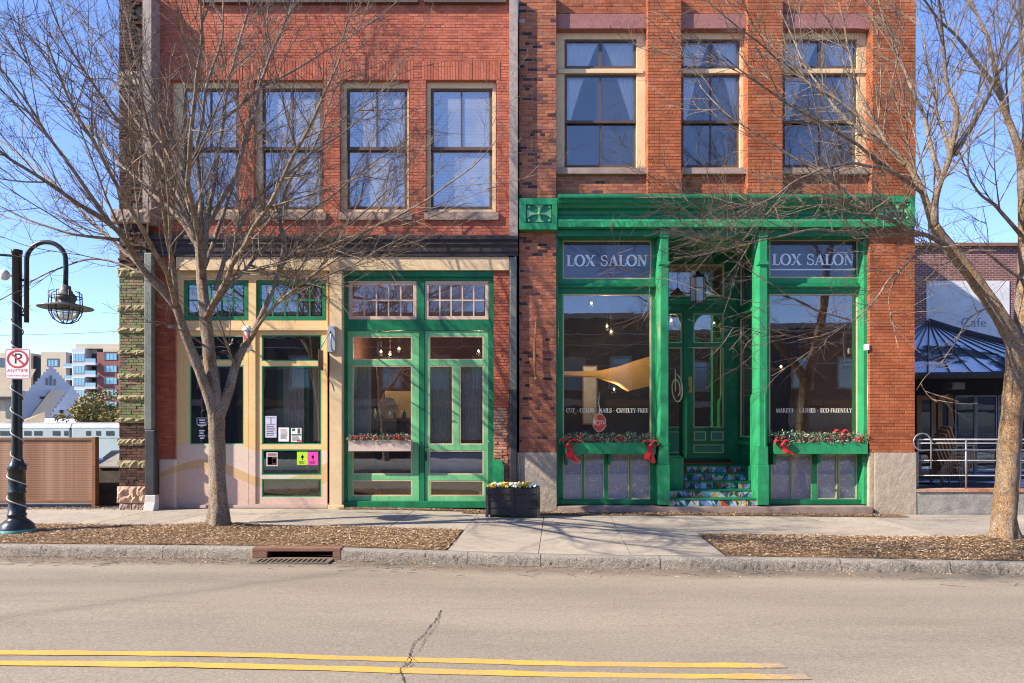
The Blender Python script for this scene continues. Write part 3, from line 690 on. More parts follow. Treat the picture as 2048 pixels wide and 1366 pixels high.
# ---------------- cream half
Y = .10
mb = MB()
mb.pholed(351, 655, 540.5, 1016, Y, Y+.14, [(367,497,560,641), (512,653,560,641), (366,497,661,1010), (511,655,661,1008)])
obj('shop_frame', mb, M['mural'], LB, bev=.004)
mb = MB(); mb.pbox(351, 656, 655, 660.5, Y-.02, Y); obj('moulding', mb, M['cream'], LB)
mb = MB(); mb.pbox(360, 656, 550, 556, Y-.02, Y); obj('moulding', mb, M['cream'], LB)
def transom(a, b, t, u, y, mat, wd, mw=2.0, nx=5):
    mb = MB(); mb.pframe(a, b, t, u, wd, y, y+.07); f = obj('transom_window', mb, M[mat], LB)
    ia, ib, it, iu = a+wd, b-wd, t+wd, u-wd; mb = MB(); zm = (it+iu)/2
    mb.pbox(ia, ib, zm-mw/2, zm+mw/2, y+.015, y+.05)
    for i in range(1, nx):
        x = ia+(ib-ia)*i/nx; mb.pbox(x-mw/2, x+mw/2, it, zm-mw/2, y+.018, y+.048); mb.pbox(x-mw/2, x+mw/2, zm+mw/2, iu, y+.018, y+.048)
    obj('muntin', mb, M[mat], f)
    for i in range(nx):
        for p, q in ((it, zm), (zm, iu)): pane(f, ia+(ib-ia)*i/nx+mw/2, ia+(ib-ia)*(i+1)/nx-mw/2, p+mw*.4, q-mw*.4, y+.03, 'glass')
transom(368, 496, 561, 640, Y+.03, 'green_deep', 8, 3); transom(513, 652, 561, 640, Y+.03, 'green_deep', 8, 3)
# cream door
mb = MB(); y = Y+.03
mb.pholed(367, 496, 662, 1009.5, y, y+.06, [(379,488,671,721), (379,488,731,889)])
dr = obj('shop_door', mb, M['mural'], LB, bev=.004)
for t, u in ((671,721), (731,889)): trim(dr, 379, 488, t, u, y+.006, 'green_pale', 2); pane(dr, 380, 487, t+1, u-1, y+.03, 'glass_shop')
# cream show window
mb = MB(); mb.pholed(512, 654, 662, 1007.5, y, y+.06, [(524,643,670,722), (524,643,732,889), (524,643,899,950), (524,643,958,994)])
cw = obj('shop_window', mb, M['mural'], LB, bev=.004)
for t, u in ((670,722), (732,889), (899,950), (958,994)): trim(cw, 524, 643, t, u, y+.006, 'green_mid', 2.2); pane(cw, 525, 642, t+1, u-1, y+.03, 'glass_shop')
# thick cream post with a small bracket on top
mb = MB(); mb.pbox(659, 684, 541, 1019, -.08, .24); mb.pbox(656, 688, 1010, 1022, -.10, -.081)
obj('post', mb, M['cream'], LB, bev=.015)
mb = MB(); mb.xprism([(-.02,sz(519)),(-.14,sz(519)),(-.16,sz(526)),(-.09,sz(548)),(-.02,sz(548))], sx(661), sx(681)); obj('post_bracket', mb, M['cream'], LB, bev=.01)
# ---------------- green half
mb = MB()
mb.pholed(686, 987, 541, 1010, Y, Y+.14, [(696,834,561,640), (849,978,561,640), (694,839,661,1003), (849,978,661,1003)])
obj('shop_frame', mb, M['green_deep'], LB, label='deep green outer frame of the right hand shopfront', bev=.004)
mb = MB(); mb.pbox(686, 987, 541, 553, Y-.06, Y-.002); obj('moulding', mb, M['green_deep'], LB, bev=.008)
mb = MB(); mb.pbox(684, 988, 1003, 1016, Y-.07, Y-.002); obj('base_board', mb, M['green_deep'], LB, bev=.008)
transom(697, 833, 562, 639, Y+.02, 'pink_trim', 7, 2.6); transom(850, 977, 562, 639, Y+.02, 'pink_trim', 7, 2.6)
mb = MB(); mb.pholed(695, 838, 662, 1002, y, y+.06, [(705,824,673,720), (705,824,731,949), (705,824,960,992)])
gw = obj('shop_window', mb, M['green_pale'], LB, label='pale green window with three panes above a planter box', bev=.004)
for t, u in ((673,720), (731,949), (960,992)): trim(gw, 705, 824, t, u, y+.004); pane(gw, 706.5, 822.5, t+1, u-1, y+.03, 'glass_shop')
mb = MB(); mb.pholed(850, 977, 662, 1002, y-.005, y+.055, [(858,967,672,720), (858,906,731,889), (919,967,731,889), (858,967,901,949), (860,967,961,992)])
gd = obj('shop_door', mb, M['green_pale'], LB, label='pale green glazed door with paired tall panes', bev=.004)
for a, b, t, u in ((858,967,672,720), (858,906,731,889), (919,967,731,889), (858,967,901,949), (860,967,961,992)):
    trim(gd, a, b, t, u, y); pane(gd, a+1.5, b-1.5, t+1, u-1, y+.025, 'glass_shop')
mb = MB(); c = P(854, 893, y-.05); mb.tube([c+Vector((0,.045,0)), c+Vector((0,.0,0))], .012, 8); mb.ball(c+Vector((0,-.01,0)), .03); obj('door_knob', mb, M['black_paint'], gd)
mb = MB(); mb.tube([P(852,906,y-.008), P(852,906,y-.05), P(852,919,y-.05), P(852,919,y-.008)], .009, 6); mb.pbox(850.5, 853.5, 903, 922, y-.012, y-.006); obj('door_pull', mb, M['black_paint'], gd)
mb = MB(); mb.pbox(858, 967, 901, 949, y+.05, y+.054); obj('privacy_film', mb, M['frosted'], gd)
for t in (690, 770, 880, 965):
    mb = MB(); mb.tube([P(977.5, t, y-.012), P(977.5, t+10, y-.012)], .011, 6); obj('hinge', mb, M['green_deep'], gd)
mb = MB(); mb.prism([(sx(985),sz(1014)),(sx(1008),sz(1014)),(sx(1008),sz(932)),(sx(1003),sz(921)),(sx(985),sz(919))], -.02, .045); obj('pier_foot', mb, M['green_mid'], LB, label='green painted foot of the brick pier')
# ---------------- what hangs inside
def drape(name, a, b, t, u, y, mat, label, cat, group=None, waves=7, amp=.03, ta=None, tb=None, scallop=0, holes=False):
    mb = MB(); nx, nz = waves*6, 12; ta = a if ta is None else ta; tb = b if tb is None else tb
    for i in range(nx+1):
        for j in range(nz+1):
            f = j/nz; e = f*f*(3-2*f)
            p = i/nx; xa = (ta + (a-ta)*min(1,e*1.0)); xb = (tb + (b-tb)*min(1,e*1.0)); px = xa + (xb-xa)*p
            uu = u + (scallop*abs(math.sin(p*math.pi*waves)) if j == nz else 0)
            mb.v.append((sx(px,y), y + amp*math.sin(p*waves*2*math.pi + .5*math.sin(f*3)), sz(t+(uu-t)*f, y)))
    m = nz+1
    for i in range(nx):
        for j in range(nz): q = i*m+j; mb.f.append((q, q+1, q+m+1, q+m)); mb.m.append(0); mb.s.append(True)
    return obj(name, mb, M[mat], None, label, cat, group)
drape('lace_curtain', 704, 742, 728, 905, .45, 'lace', 'grey lace curtain at the left edge of the pale green window above the planter', 'curtain', waves=5)
drape('lace_curtain', 858, 908, 728, 880, .38, 'lace', 'scalloped lace curtain behind the left tall pane of the pale green door', 'curtain', waves=8, amp=.02, scallop=8)
drape('lace_curtain', 919, 970, 728, 880, .38, 'lace', 'lace curtain behind the right tall pane of the pale green door', 'curtain', waves=8, amp=.02)
drape('curtain', 566, 608, 728, 895, .6, 'lace', 'long grey curtain hanging in the middle of the cream framed window', 'curtain', waves=6)
drape('curtain', 626, 644, 728, 882, .55, 'lace', 'narrow grey curtain at the right edge of the cream framed window', 'curtain', waves=3)
mb = MB(); mb.pbox(555, 568, 725, 1000, .7, .74); mb.pbox(612, 618, 725, 1000, .7, .74); mb.pbox(400, 640, 905, 990, 1.6, 1.65); obj('interior_post', mb, M['green_mid'], LB)
T = thing('shelf_display', 'small counter with bottles and a round mirror behind the pale green window', 'counter', (sx(770,1.6), 1.6, .02))
mb = MB(); mb.pbox(748, 812, 842, 990, 1.6, 2.0); obj('counter', mb, M['interior_red'], T)
mb = MB(); mb.pbox(738, 815, 837, 841.5, 1.5, 2.05); obj('shelf', mb, M['wood'], T)
mb = MB(); c = P(775, 815, 1.9); mb.tube([c+Vector((0,.02,0)), c], .24, 24); obj('mirror', mb, M['steel'], T)
mb = MB(); mb.pbox(770, 822, 782, 836, 2.1, 2.13); obj('panel', mb, M['tan_trim'], T)
for i, (px, h) in enumerate(((742,26),(750,20),(757,16),(780,14),(790,18),(803,16),(809,20))):
    mb = MB(); c = P(px, 837, 1.62); k = h/96*1.1; mb.lathe([(.001,0),(.035,0),(.035,k*.6),(.014,k*.75),(.014,k),(.001,k)], c, 10); obj('bottle', mb, M['white_paint' if i%2 else 'green_deep'], T)
def lamp_light(t, p, watts):
    l = bpy.data.lights.new('bulb_light', 'POINT'); l.energy = watts; l.color = (1.0,.68,.36); l.shadow_soft_size = .05
    o = bpy.data.objects.new('bulb_light', l); COL.objects.link(o); o.location = (p.x, p.y, p.z-.06); adopt(o, t)
def bulbs(name, pts, lab, parent=None):
    for i, (px, py, y, l) in enumerate(pts):
        t = thing(name, l, 'lamp', tuple(P(px,py,y)), 'lit bulbs inside the shops')
        mb = MB(); mb.ball(P(px,py,y), .026); obj('bulb', mb, M['bulb'], t)
        mb = MB(); p = P(px,py,y); lamp_light(t, p, 22); mb.tube([p+Vector((0,0,.026)), p+Vector((0,0,.09))], .022, 8); mb.tube([p+Vector((0,0,.09)), (p.x,p.y,5.15)], .004, 4); obj('cord', mb, M['black_paint'], t)
bulbs('pendant_bulb', [(762,703,1.9,'leftmost lit bulb in the top pane of the pale green window'), (780,708,2.0,'lowest lit bulb in the top pane of the pale green window'), (798,697,2.1,'rightmost lit bulb in the top pane of the pale green window'), (957,702,1.8,'lit bulb showing through the top pane of the pale green door')], '')
# papers on the cream window
FY = Y+.052
def flyer(name, a, b, t, u, y, mats, deco, label, group=None):
    o = thing(name, label, 'flyer', tuple(P((a+b)/2,(t+u)/2,y)), group)
    mb = MB(); mb.pbox(a, b, t, u, y, y+.003); obj('sheet', mb, M[mats], o)
    for m_, rects in deco:
        mb = MB()
        for q in rects: mb.pbox(q[0], q[1], q[2], q[3], y-.002, y-.0004)
        obj('print', mb, M[m_], o)
lines = lambda a, b, t, u, n: [(a, b-rnd.random()*(b-a)*.3, t+(u-t)*i/n, t+(u-t)*i/n+(u-t)/n*.4) for i in range(n)]
flyer('flyer', 533, 555, 905, 932, FY, 'paper', [('interior_red', [(534.5,553.5,913,930.5)]), ('red_print', [(536,544,914,929)]), ('orange_p', [(545,552,917,926)]), ('lintel_stone', [(535,553,906.5,911.5)])], 'red and white printed flyer behind the lower pane of the cream window')
flyer('flyer', 594, 615, 903, 930, FY, 'lime', [('black_paint', [(602,607,912,916),(604,605.6,909,920)] + lines(598,611,922,929,4))], 'lime green flyer beside the pink one in the cream window')
flyer('flyer', 615.3, 636, 903, 930, FY, 'pink', [('black_paint', [(623,628,912,916),(625,626.6,909,920)] + lines(619,632,922,929,4))], 'hot pink flyer beside the green one in the cream window')
flyer('notice', 557, 578, 855, 883, FY, 'paper', [('sash_brown', lines(561,575,859,879,9))], 'plain white printed notice behind the main pane of the cream window')
flyer('notice', 582, 603, 856, 884, FY, 'paper', [('green_deep', [(583,602,868,871),(584,590,857,862)]), ('sash_brown', [(595,600,857,867)] + lines(584,601,873,882,6)), ('red_print', [(594,602,880,883)])], 'green and white printed notice to the right of the plain white one')
flyer('notice', 530, 553, 832, 875, FY, 'frosted', [('sash_brown', [(533,550,835,836),(533,550,848,849),(541,542.4,835,848)] + lines(533,550,852,873,6))], 'grey decal with a round emblem in the cream window')
# white decal on the cream door glass
dy = y+.0285; T = thing('window_decal', 'white shield shaped decal on the glass of the cream door', 'decal', tuple(P(404,850,dy)))
mb = MB(); pts = [(394,836),(414,836),(414,848),(404,854),(394,848),(394,836)]; mb.tube([P(a,b,dy) for a, b in pts], .006, 4); obj('emblem', mb, M['white_print'], T)
mb = MB()
for i, (q, r_) in enumerate(((398,410),(399,411),(396,412),(398,409),(399,407),(397,410),(400,408))): mb.pbox(q, r_, 839+i*5 + (6 if i > 2 else 0), 841.6+i*5 + (6 if i > 2 else 0), dy-.002, dy)
obj('lettering', mb, M['white_print'], T, kind='stuff')
# cream window box with red and white greenery
# ------------------------------------------------------------------ serif capitals for the painted window lettering
def _arc(cx, cy, rx, ry, a0, a1, n=18): return [(cx+rx*math.cos(R(a0+(a1-a0)*i/n)), cy+ry*math.sin(R(a0+(a1-a0)*i/n))) for i in range(n+1)]
TH, TN = .19, .08
GL = {  # advance, strokes (points, thickness), serifs (x, y, width)
 'L': (.68, [([(.2,0),(.2,1)],TH), ([(.2,.03),(.62,.03)],TN), ([(.62,.0),(.64,.27)],TN)], [(.2,0,.34),(.2,1,.36)]),
 'I': (.42, [([(.21,0),(.21,1)],TH)], [(.21,0,.36),(.21,1,.36)]),
 'X': (.86, [([(.14,1),(.72,0)],TH), ([(.72,1),(.14,0)],TN)], [(.14,0,.28),(.72,0,.32),(.14,1,.32),(.72,1,.28)]),
 'A': (.84, [([(.12,0),(.42,1)],TN), ([(.42,1),(.70,0)],TH), ([(.22,.32),(.6,.32)],TN)], [(.12,0,.28),(.70,0,.32)]),
 'N': (.90, [([(.17,0),(.17,1)],TN), ([(.17,1),(.72,.0)],TH), ([(.72,0),(.72,1)],TN)], [(.17,0,.28),(.13,1,.28),(.72,1,.28)]),
 'M': (1.0, [([(.15,0),(.15,1)],TN), ([(.15,1),(.48,.05)],TH), ([(.48,.05),(.82,1)],TN), ([(.82,0),(.82,1)],TH)], [(.15,0,.26),(.82,0,.32),(.1,1,.24),(.86,1,.26)]),
 'C': (.78, [(_arc(.45,.5,.35,.48,50,310),'o'), ([(.68,.98),(.68,.68)],TN)], []),
 'O': (.88, [(_arc(.44,.5,.36,.49,0,360,28),'o')], []),
 'U': (.86, [([(.2,1),(.2,.3)] ,TH), (_arc(.45,.3,.25,.28,180,360),.08), ([(.70,.3),(.70,1)],TN)], [(.2,1,.36),(.70,1,.28)]),
 'T': (.76, [([(.38,0),(.38,1)],TH), ([(.06,.97),(.70,.97)],TN), ([(.07,1),(.06,.72)],TN), ([(.69,1),(.70,.72)],TN)], [(.38,0,.36)]),
 'R': (.84, [([(.2,0),(.2,1)],TH), ([(.2,.97),(.42,.97)]+_arc(.42,.735,.22,.235,90,-90)+[(.2,.5)],.075), ([(.42,.5),(.74,0)],TH)], [(.2,0,.34),(.12,1,.2),(.76,0,.24)]),
 'P': (.72, [([(.2,0),(.2,1)],TH), ([(.2,.97),(.42,.97)]+_arc(.42,.715,.23,.255,90,-90)+[(.2,.46)],.075)], [(.2,0,.36),(.12,1,.2)]),
 'D': (.86, [([(.2,0),(.2,1)],TH), ([(.2,.97),(.38,.97)]+_arc(.38,.5,.38,.47,90,-90)+[(.2,.03)],.085)], [(.12,0,.2),(.12,1,.2)]),
 'S': (.66, [(_arc(.34,.74,.22,.23,35,255,14)+_arc(.34,.265,.24,.24,75,-145,14),.095), ([(.54,.97),(.54,.70)],TN), ([(.10,.03),(.10,.3)],TN)], []),
 'E': (.72, [([(.2,0),(.2,1)],TH), ([(.2,.97),(.62,.97)],TN), ([(.2,.03),(.64,.03)],TN), ([(.2,.51),(.5,.51)],TN), ([(.62,1),(.62,.76)],TN), ([(.64,0),(.65,.26)],TN), ([(.5,.40),(.5,.62)],TN)], [(.12,0,.2),(.12,1,.2)]),
 'F': (.68, [([(.2,0),(.2,1)],TH), ([(.2,.97),(.62,.97)],TN), ([(.2,.5),(.5,.5)],TN), ([(.62,1),(.62,.74)],TN), ([(.5,.39),(.5,.61)],TN)], [(.2,0,.36),(.12,1,.2)]),
 'H': (.94, [([(.2,0),(.2,1)],TH), ([(.74,0),(.74,1)],TH), ([(.2,.51),(.74,.51)],TN)], [(.2,0,.34),(.2,1,.34),(.74,0,.34),(.74,1,.34)]),
 'K': (.88, [([(.2,0),(.2,1)],TH), ([(.7,1),(.26,.46)],TN), ([(.38,.6),(.74,0)],TH)], [(.2,0,.34),(.2,1,.34),(.76,0,.28),(.7,1,.28)]),
 'Y': (.80, [([(.40,0),(.40,.46)],TH), ([(.12,1),(.40,.44)],TH), ([(.68,1),(.40,.44)],TN)], [(.40,0,.36),(.12,1,.32),(.68,1,.28)]),
 '-': (.42, [([(.06,.4),(.36,.4)],.09)], []), '.': (.52, [([(.20,.42),(.32,.42)],.13)], []), ' ': (.40, [], []),
}
def serif(body, mb, px0, px1, t, u, y, hgt=None):
    x0, x1, z0, z1 = sx(px0,y), sx(px1,y), sz(u,y), sz(t,y)
    tot = sum(GL[c][0] for c in body); kx = (x1-x0)/tot; kz_ = z1-z0; cur = 0
    for c in body:
        adv, st, se = GL[c]
        def pt(p): return (x0+(cur+p[0])*kx, z0+p[1]*kz_)
        for pts, th in st:
            q = [pt(p) for p in pts]; n = len(q); L = []
            for i in range(n):
                a, b = q[max(i-1,0)], q[min(i+1,n-1)]
                if th == 'o' and c == 'O' and i in (0, n-1): a, b = q[n-2], q[1]
                dx, dz = b[0]-a[0], b[1]-a[1]; l = math.hypot(dx,dz) or 1; nx, nz = -dz/l, dx/l
                t_ = (TN + (TH*1.05-TN)*abs(nx)**1.4) if th == 'o' else th
                L += [(q[i][0]+nx*t_*kx*.5, y, q[i][1]+nz*t_*kx*.5), (q[i][0]-nx*t_*kx*.5, y, q[i][1]-nz*t_*kx*.5)]
            o = len(mb.v); mb.v += L
            for i in range(n-1): mb.f.append((o+2*i, o+2*i+1, o+2*i+3, o+2*i+2)); mb.m.append(0); mb.s.append(False)
        for x, yy, wd in se:
            a, b = pt((x-wd/2, yy)), pt((x+wd/2, yy)); h = .055*kx*(1 if yy < .5 else -1)
            mb.add([(a[0],y-.0004,a[1]),(b[0],y-.0004,b[1]),(b[0],y-.0004,b[1]+h),(a[0],y-.0004,a[1]+h)], [(0,1,2,3)])
        cur += adv

# ================================================================== right building (the salon)
RB = thing('salon_building', 'orange brick building with a green salon front and recessed stepped entrance', 'building', (4.4, 6, 0))
BAY = [(1113,1295),(1363,1495),(1566,1745)]; PIL = [(1295,1363),(1495,1566)]
RY = .18
bk = Bricks()
bk.area(1038, 1113, -14, 396, 0, .3, 'brown_brick', pri=2); bk.area(1038, 1113, 460, 905, 0, .3, 'brown_brick', pri=4)
for a, b in PIL: bk.area(a, b, -14, 398, 0, .34, 'orange_brick', pri=1, rough=.0011)
bk.area(1745, 1832, -14, 391, 0, .34, 'orange_brick', pri=1); bk.area(1739, 1830, 453, 905, 0, .34, 'orange_brick', pri=3, rough=.0011)
for i, (a, b) in enumerate(BAY):
    bk.area(a, b, 348, 400, RY, .1, 'brown_brick' if i == 0 else 'orange_brick', pri=1); bk.area(a, b, -14, 27, RY, .1, 'orange_brick', pri=1)
bk.build(RB)
X0, X1 = sx(1038), sx(1832)
mb = MB()
mb.pbox(1038.6, 1112.4, -14, 396, .008, .5); mb.pbox(1038.6, 1112.4, 460, 905, .008, .5)
mb.pbox(1113, 1745, 348, 400, RY+.008, .5); mb.pbox(1113, 1745, -14, 27, RY+.008, .5)
obj('wall', mb, M['pale_mortar'], RB)
mb = MB()
for a, b in PIL: mb.pbox(a+.8, b-.8, -14, 398, .008, .5)
mb.pbox(1745.8, 1831.3, -14, 391, .008, .5); mb.pbox(1740, 1829.3, 453, 905, .008, .5)
obj('wall', mb, M['orange_mortar'], RB)
mb = MB(); mb.box(X0, X0+.2, .5, 12, -.4, 11.2); mb.box(X1-.3, X1, .5, 12, -.4, 11.2); mb.box(X0+.2, X1-.3, 11.8, 12, -.4, 11.2); mb.box(X0, X1, .5, 12, 11.2, 11.4)
obj('side_wall', mb, M['dark_brick'], RB)
EX0, EX1 = sx(1330), sx(1522)       # recessed entry between the two show windows
mb = MB(); mb.box(X0+.2, X1-.3, 5.0, 5.1, 0, 11.2); mb.box(X0+.2, X1-.3, .46, 5.0, 5.75, 5.95); mb.box(X0+.2, X1-.3, .5, 5.0, 10.2, 10.3)
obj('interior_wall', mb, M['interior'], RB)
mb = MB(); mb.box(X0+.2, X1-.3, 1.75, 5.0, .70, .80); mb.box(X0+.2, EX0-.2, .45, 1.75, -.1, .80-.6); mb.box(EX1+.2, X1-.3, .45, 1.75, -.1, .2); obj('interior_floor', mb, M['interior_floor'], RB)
stone('stone_base', sx(1034), sx(1113), g(.5)-.12, sz(905), -.03, .45, 'base_stone', RB, 201, .0025, (14,16))
stone('stone_base', sx(1749), sx(1831), g(8)-.15, sz(905), -.03, .45, 'base_stone', RB, 202, .0025, (14,16))
stone('stone_base', sx(1739), sx(1748), g(8)-.15, sz(905), .0, .45, 'base_stone', RB, 203, .004, (2,8))
def curtain_pair(k, a, b, y, cols):
    names = ['leftmost','middle','rightmost']
    for side in (0, 1):
        mb = MB(); nx, nz = 26, 30
        zt, zb = 84, 240
        for i in range(nx+1):
            for j in range(nz+1):
                f = j/nz; p = i/nx; wt = .50; wb = .10
                wd = (wt + (wb-wt)*f**.85)*(b-a)
                px = a-3 + wd*p if side == 0 else b+3 - wd*p
                mb.v.append((sx(px,y), y + .018*math.sin(p*6*2*math.pi+f*2) , sz(zt+(zb-zt)*f, y)))
        m = nz+1
        for i in range(nx):
            for j in range(nz): q = i*m+j; mb.f.append((q,q+1,q+m+1,q+m)); mb.m.append(0); mb.s.append(True)
        wide = 0
        if k == 0:
            for i in range(3):
                pass
        obj('curtain', mb, M['curtain'], None, f"{['left','right'][side]} white curtain swept aside in the {names[k]} upper window of the orange brick building", 'curtain', 'curtains in the upper salon windows')
for k, (a, b) in enumerate(BAY):
    y = .27
    mb = MB(); mb.pbox(a-6, b+8, 27, 57, RY-.07, .5); obj('lintel', mb, M['lintel_stone'], RB, bev=.01)
    mb = MB(); mb.pbox(a-6, b+6, 335, 347.5, RY-.09, .5); obj('window_sill', mb, M['sill_stone'], RB, bev=.008)
    gl = (1131,1271) if k == 0 else ((1364,1478) if k == 1 else (1567,1712))
    ga, gb = gl; m = (ga+gb)/2
    mb = MB(); mb.pholed(a-4, b+6, 57, 336, y, y+.12, [(ga-2, gb+2, 78, 137), (ga-2, gb+2, 147.5, 335)])
    wnd = obj('window', mb, M['cream'], RB, bev=.008)
    mb = MB(); mb.pbox(a+2, b-8, 138.5, 146, y-.035, y); obj('transom_bar', mb, M['cream'], wnd, bev=.006)
    mb = MB(); mb.pframe(ga-2, gb+2, 78, 137, 5, y+.03, y+.09); mb.pbox(m-3, m+3, 83.2, 131.8, y+.035, y+.085); obj('sash', mb, M['sash_brown'], wnd)
    mb = MB(); mb.pframe(ga-2, gb+2, 148, 246, 5, y+.03, y+.07); mb.pbox(m-1.8, m+1.8, 153.2, 240.8, y+.035, y+.065); obj('sash', mb, M['sash_brown'], wnd)
    mb = MB(); mb.pframe(ga-2, gb+2, 242, 335, 5, y+.075, y+.115); mb.pbox(m-1.8, m+1.8, 247.2, 329.8, y+.08, y+.11); obj('sash', mb, M['sash_brown'], wnd)
    for t, u, dy in ((82.5,132.5,.06),(152.5,241.5,.05),(246.5,330.5,.095)):
        for qa, qb in ((ga+2.5, m-1.5), (m+1.5, gb-2.5)): pane(wnd, qa, qb, t, u, y+dy, 'glass')
    curtain_pair(k, ga, gb, y+.135, None)
# ---------------- green cornice with corner plaques
mb = MB()
pr = [(.02,sz(397)),(-.30,sz(398)),(-.31,sz(402)),(-.31,sz(405)),(-.26,sz(408)),(-.25,sz(413)),(-.20,sz(416)),(-.17,sz(421)),(-.09,sz(424)),(-.085,sz(431)),(-.06,sz(433)),(-.06,sz(441)),(.02,sz(441))]
mb.xprism(pr, sx(1115), sx(1755)); obj('cornice', mb, M['green_deep'], RB)
mb = MB(); n = 90; r = random.Random(4)
for i in range(n+1):
    x = sx(1115)+(sx(1755)-sx(1115))*i/n; k = r.gauss(0,1)*.006*(1 if i < 55 else .4)
    sag = .0
    for q, (yy, zz) in enumerate(((.02,sz(441.2)),(-.15+k,sz(443)),(-.165-k,sz(447)),(-.16+k*1.5,sz(458)+r.gauss(0,.003)),(-.02,sz(459)))):
        mb.v.append((x, yy, zz + (k*.5 if q in (1,2) else 0)))
for i in range(n):
    for j in range(4): a = i*5+j; mb.f.append((a, a+1, a+6, a+5)); mb.m.append(0); mb.s.append(False)
obj('flashing', mb, M['green_mid'], RB, label='dented green metal flashing under the cornice')
mb = MB(); mb.pbox(1113, 1740, 459, 472, -.01, .4); obj('soffit_beam', mb, M['green_deep'], RB)
def plaque(a, b, t, u):
    mb = MB(); mb.pholed(a, b, t, u, -.17, -.02, [(a+13, b-10, t+13, u-13)]); mb.pbox(a+13, b-10, t+13, u-13, -.125, -.03, 1)
    p = obj('plaque', mb, [M['green_mid'], M['green_deep']], RB, bev=.006)
    cx, cz = sx((a+b+3)/2, -.13), sz((t+u)/2, -.13); wx, wz = (b-a-27)/96/2*.97, (u-t-28)/96/2*.97; mb = MB()
    for q in range(4):
        pts = []
        for dx, dl in ((-.30,1),(.30,1),(.30,.93),(.13,.72),(.07,.34),(.05,.05),(-.05,.05),(-.07,.34),(-.13,.72),(-.30,.93)):
            L = wz if q % 2 == 0 else wx
            v = (dx*.30, dl*L) if q == 0 else ((dl*L, -dx*.30) if q == 1 else ((-dx*.30, -dl*L) if q == 2 else (-dl*L, dx*.30)))
            pts.append((cx+v[0], cz+v[1]))
        mb.prism(pts, -.14-.001*q, -.12)
    mb.ball((cx, -.135, cz), .035)
    obj('cross_relief', mb, M['green_star'], p)
    for i in (-1,1):
        for j in (-1,1):
            mb = MB(); mb.ball((cx+i*(wx-.035), -.125, cz+j*(wz-.035)), .03); obj('boss', mb, M['green_star'], p)
plaque(1039, 1115, 396, 459); plaque(1754, 1831, 391, 453)
# ---------------- show windows
def show_window(a, b, pa, pb, side, words):
    y = .31
    mb = MB()
    lows = [(1126,1164),(1168,1208),(1216,1258),(1261,1300)] if side == 0 else [(1542,1581),(1583,1623),(1634,1674),(1677,1714)]
    st, su = (483,556) if side == 0 else (481,554)
    mb.pholed(a-2, b+6, 472, 999, y, y+.12, [(pa-2, pb+2, st-2, su+2), (pa-2, pb+2, 588, 889)] + [(q, w_, 909, 998) for q, w_ in lows])
    f = obj('shop_window', mb, M['green_mid'], RB, label=f"green show window {'left' if side == 0 else 'right'} of the entrance steps", bev=.005)
    mb = MB(); mb.xprism([(y,sz(560)),(y-.05,sz(561)),(y-.06,sz(564)),(y-.09,sz(567)),(y-.09,sz(569)),(y-.03,sz(573)),(y-.03,sz(580)),(y,sz(580))], sx(a-2), sx(b+1)); obj('moulding', mb, M['green_deep'], f)
    mb = MB(); n = 44
    for i in range(n): mb.ball((sx(a+4,y)+(sx(b-6,y)-sx(a+4,y))*i/(n-1), y-.008, sz(582,y)), .0125, 0, 6, 4)
    obj('bead_row', mb, M['green_mid'], f)
    trim(f, pa-2, pb+2, st-2, su+2, y+.01, 'tan_trim', 2.6); trim(f, pa-2, pb+2, 588, 889, y+.01, 'tan_trim', 2.6)
    pane(f, pa, pb, st, su, y+.03, 'glass_sign'); pane(f, pa, pb, 590, 886, y+.03, 'glass_shop')
    mb = MB(); mb.pbox(pa-2, pb+2, st-2, su+2, y+.06, y+.07); obj('sign_backing', mb, M['sign_back'], f)
    mb = MB(); serif('LOX SALON', mb, pa+ (5 if side == 0 else 4), pb-5, st+27, su-24, y+.029); 
    if side: mb.pbox(pa, pb-4, su-16, su-13.6, y+.0275, y+.0288)
    obj('lettering', mb, M['white_print'], f)
    mb = MB(); serif(words, mb, pa+5 if side == 0 else pa+12, pb-4 if side == 0 else pb-10, 816.5, 825, y+.029); obj('lettering', mb, M['pale_print'], f)
    for q, w_ in lows:
        trim(f, q, w_, 909, 998, y+.01, 'tan_trim', 1.8); pane(f, q+1, w_-1, 910.5, 996.5, y+.03, 'glass_sign')
        mb = MB(); mb.pbox(q-1, w_+1, 909, 998, y+.05, y+.055); fl = obj('privacy_film', mb, M['frosted'], f)
    mb = MB(); r = random.Random(31+side)
    for q, w_ in lows:                                            # pale leaves printed on the film
        for _ in range(20):
            px, py = r.uniform(q+4, w_-4), r.uniform(914, 994); an = r.choice((.5,-.5,2.4,1.2))+r.gauss(0,.3); L, wd = .040, .014
            c = P(px, py, y+.044); ca, sa = math.cos(an), math.sin(an)
            mb.add([(c.x+u_*L*ca-v_*wd*sa, c.y, c.z+u_*L*sa+v_*wd*ca) for u_, v_ in ((-1,0),(0,-1),(1,0),(0,1))], [(0,1,2,3)])
    obj('leaf_print', mb, M['leaf_white'], f, kind='stuff')
    mb = MB(); mb.pbox(a-2, b+6, 999.5, 1009, y-.12, y+.1); obj('sill_board', mb, M['green_deep'], f)
    return f
M['sign_back'] = paint('slate blue sign backing', (.06,.075,.15), .5, .1)
M['leaf_white'] = paint('pale leaf print', (.97,.97,.99), .6, .05)
show_window(1115, 1313, 1127.5, 1300.5, 0, 'CUT . COLOR . NAILS . CRUELTY-FREE')
show_window(1534, 1731, 1540, 1714, 1, 'MAKEUP . LASHES . ECO-FRIENDLY')
mb = MB(); mb.pbox(1727, 1740, 470, 1009, .10, .45)
obj('frame_post', mb, M['green_mid'], RB, bev=.006)
mb = MB(); mb.pbox(1112, 1117, 470, 1009, .05, .45); obj('frame_post', mb, M['green_deep'], RB, bev=.006)
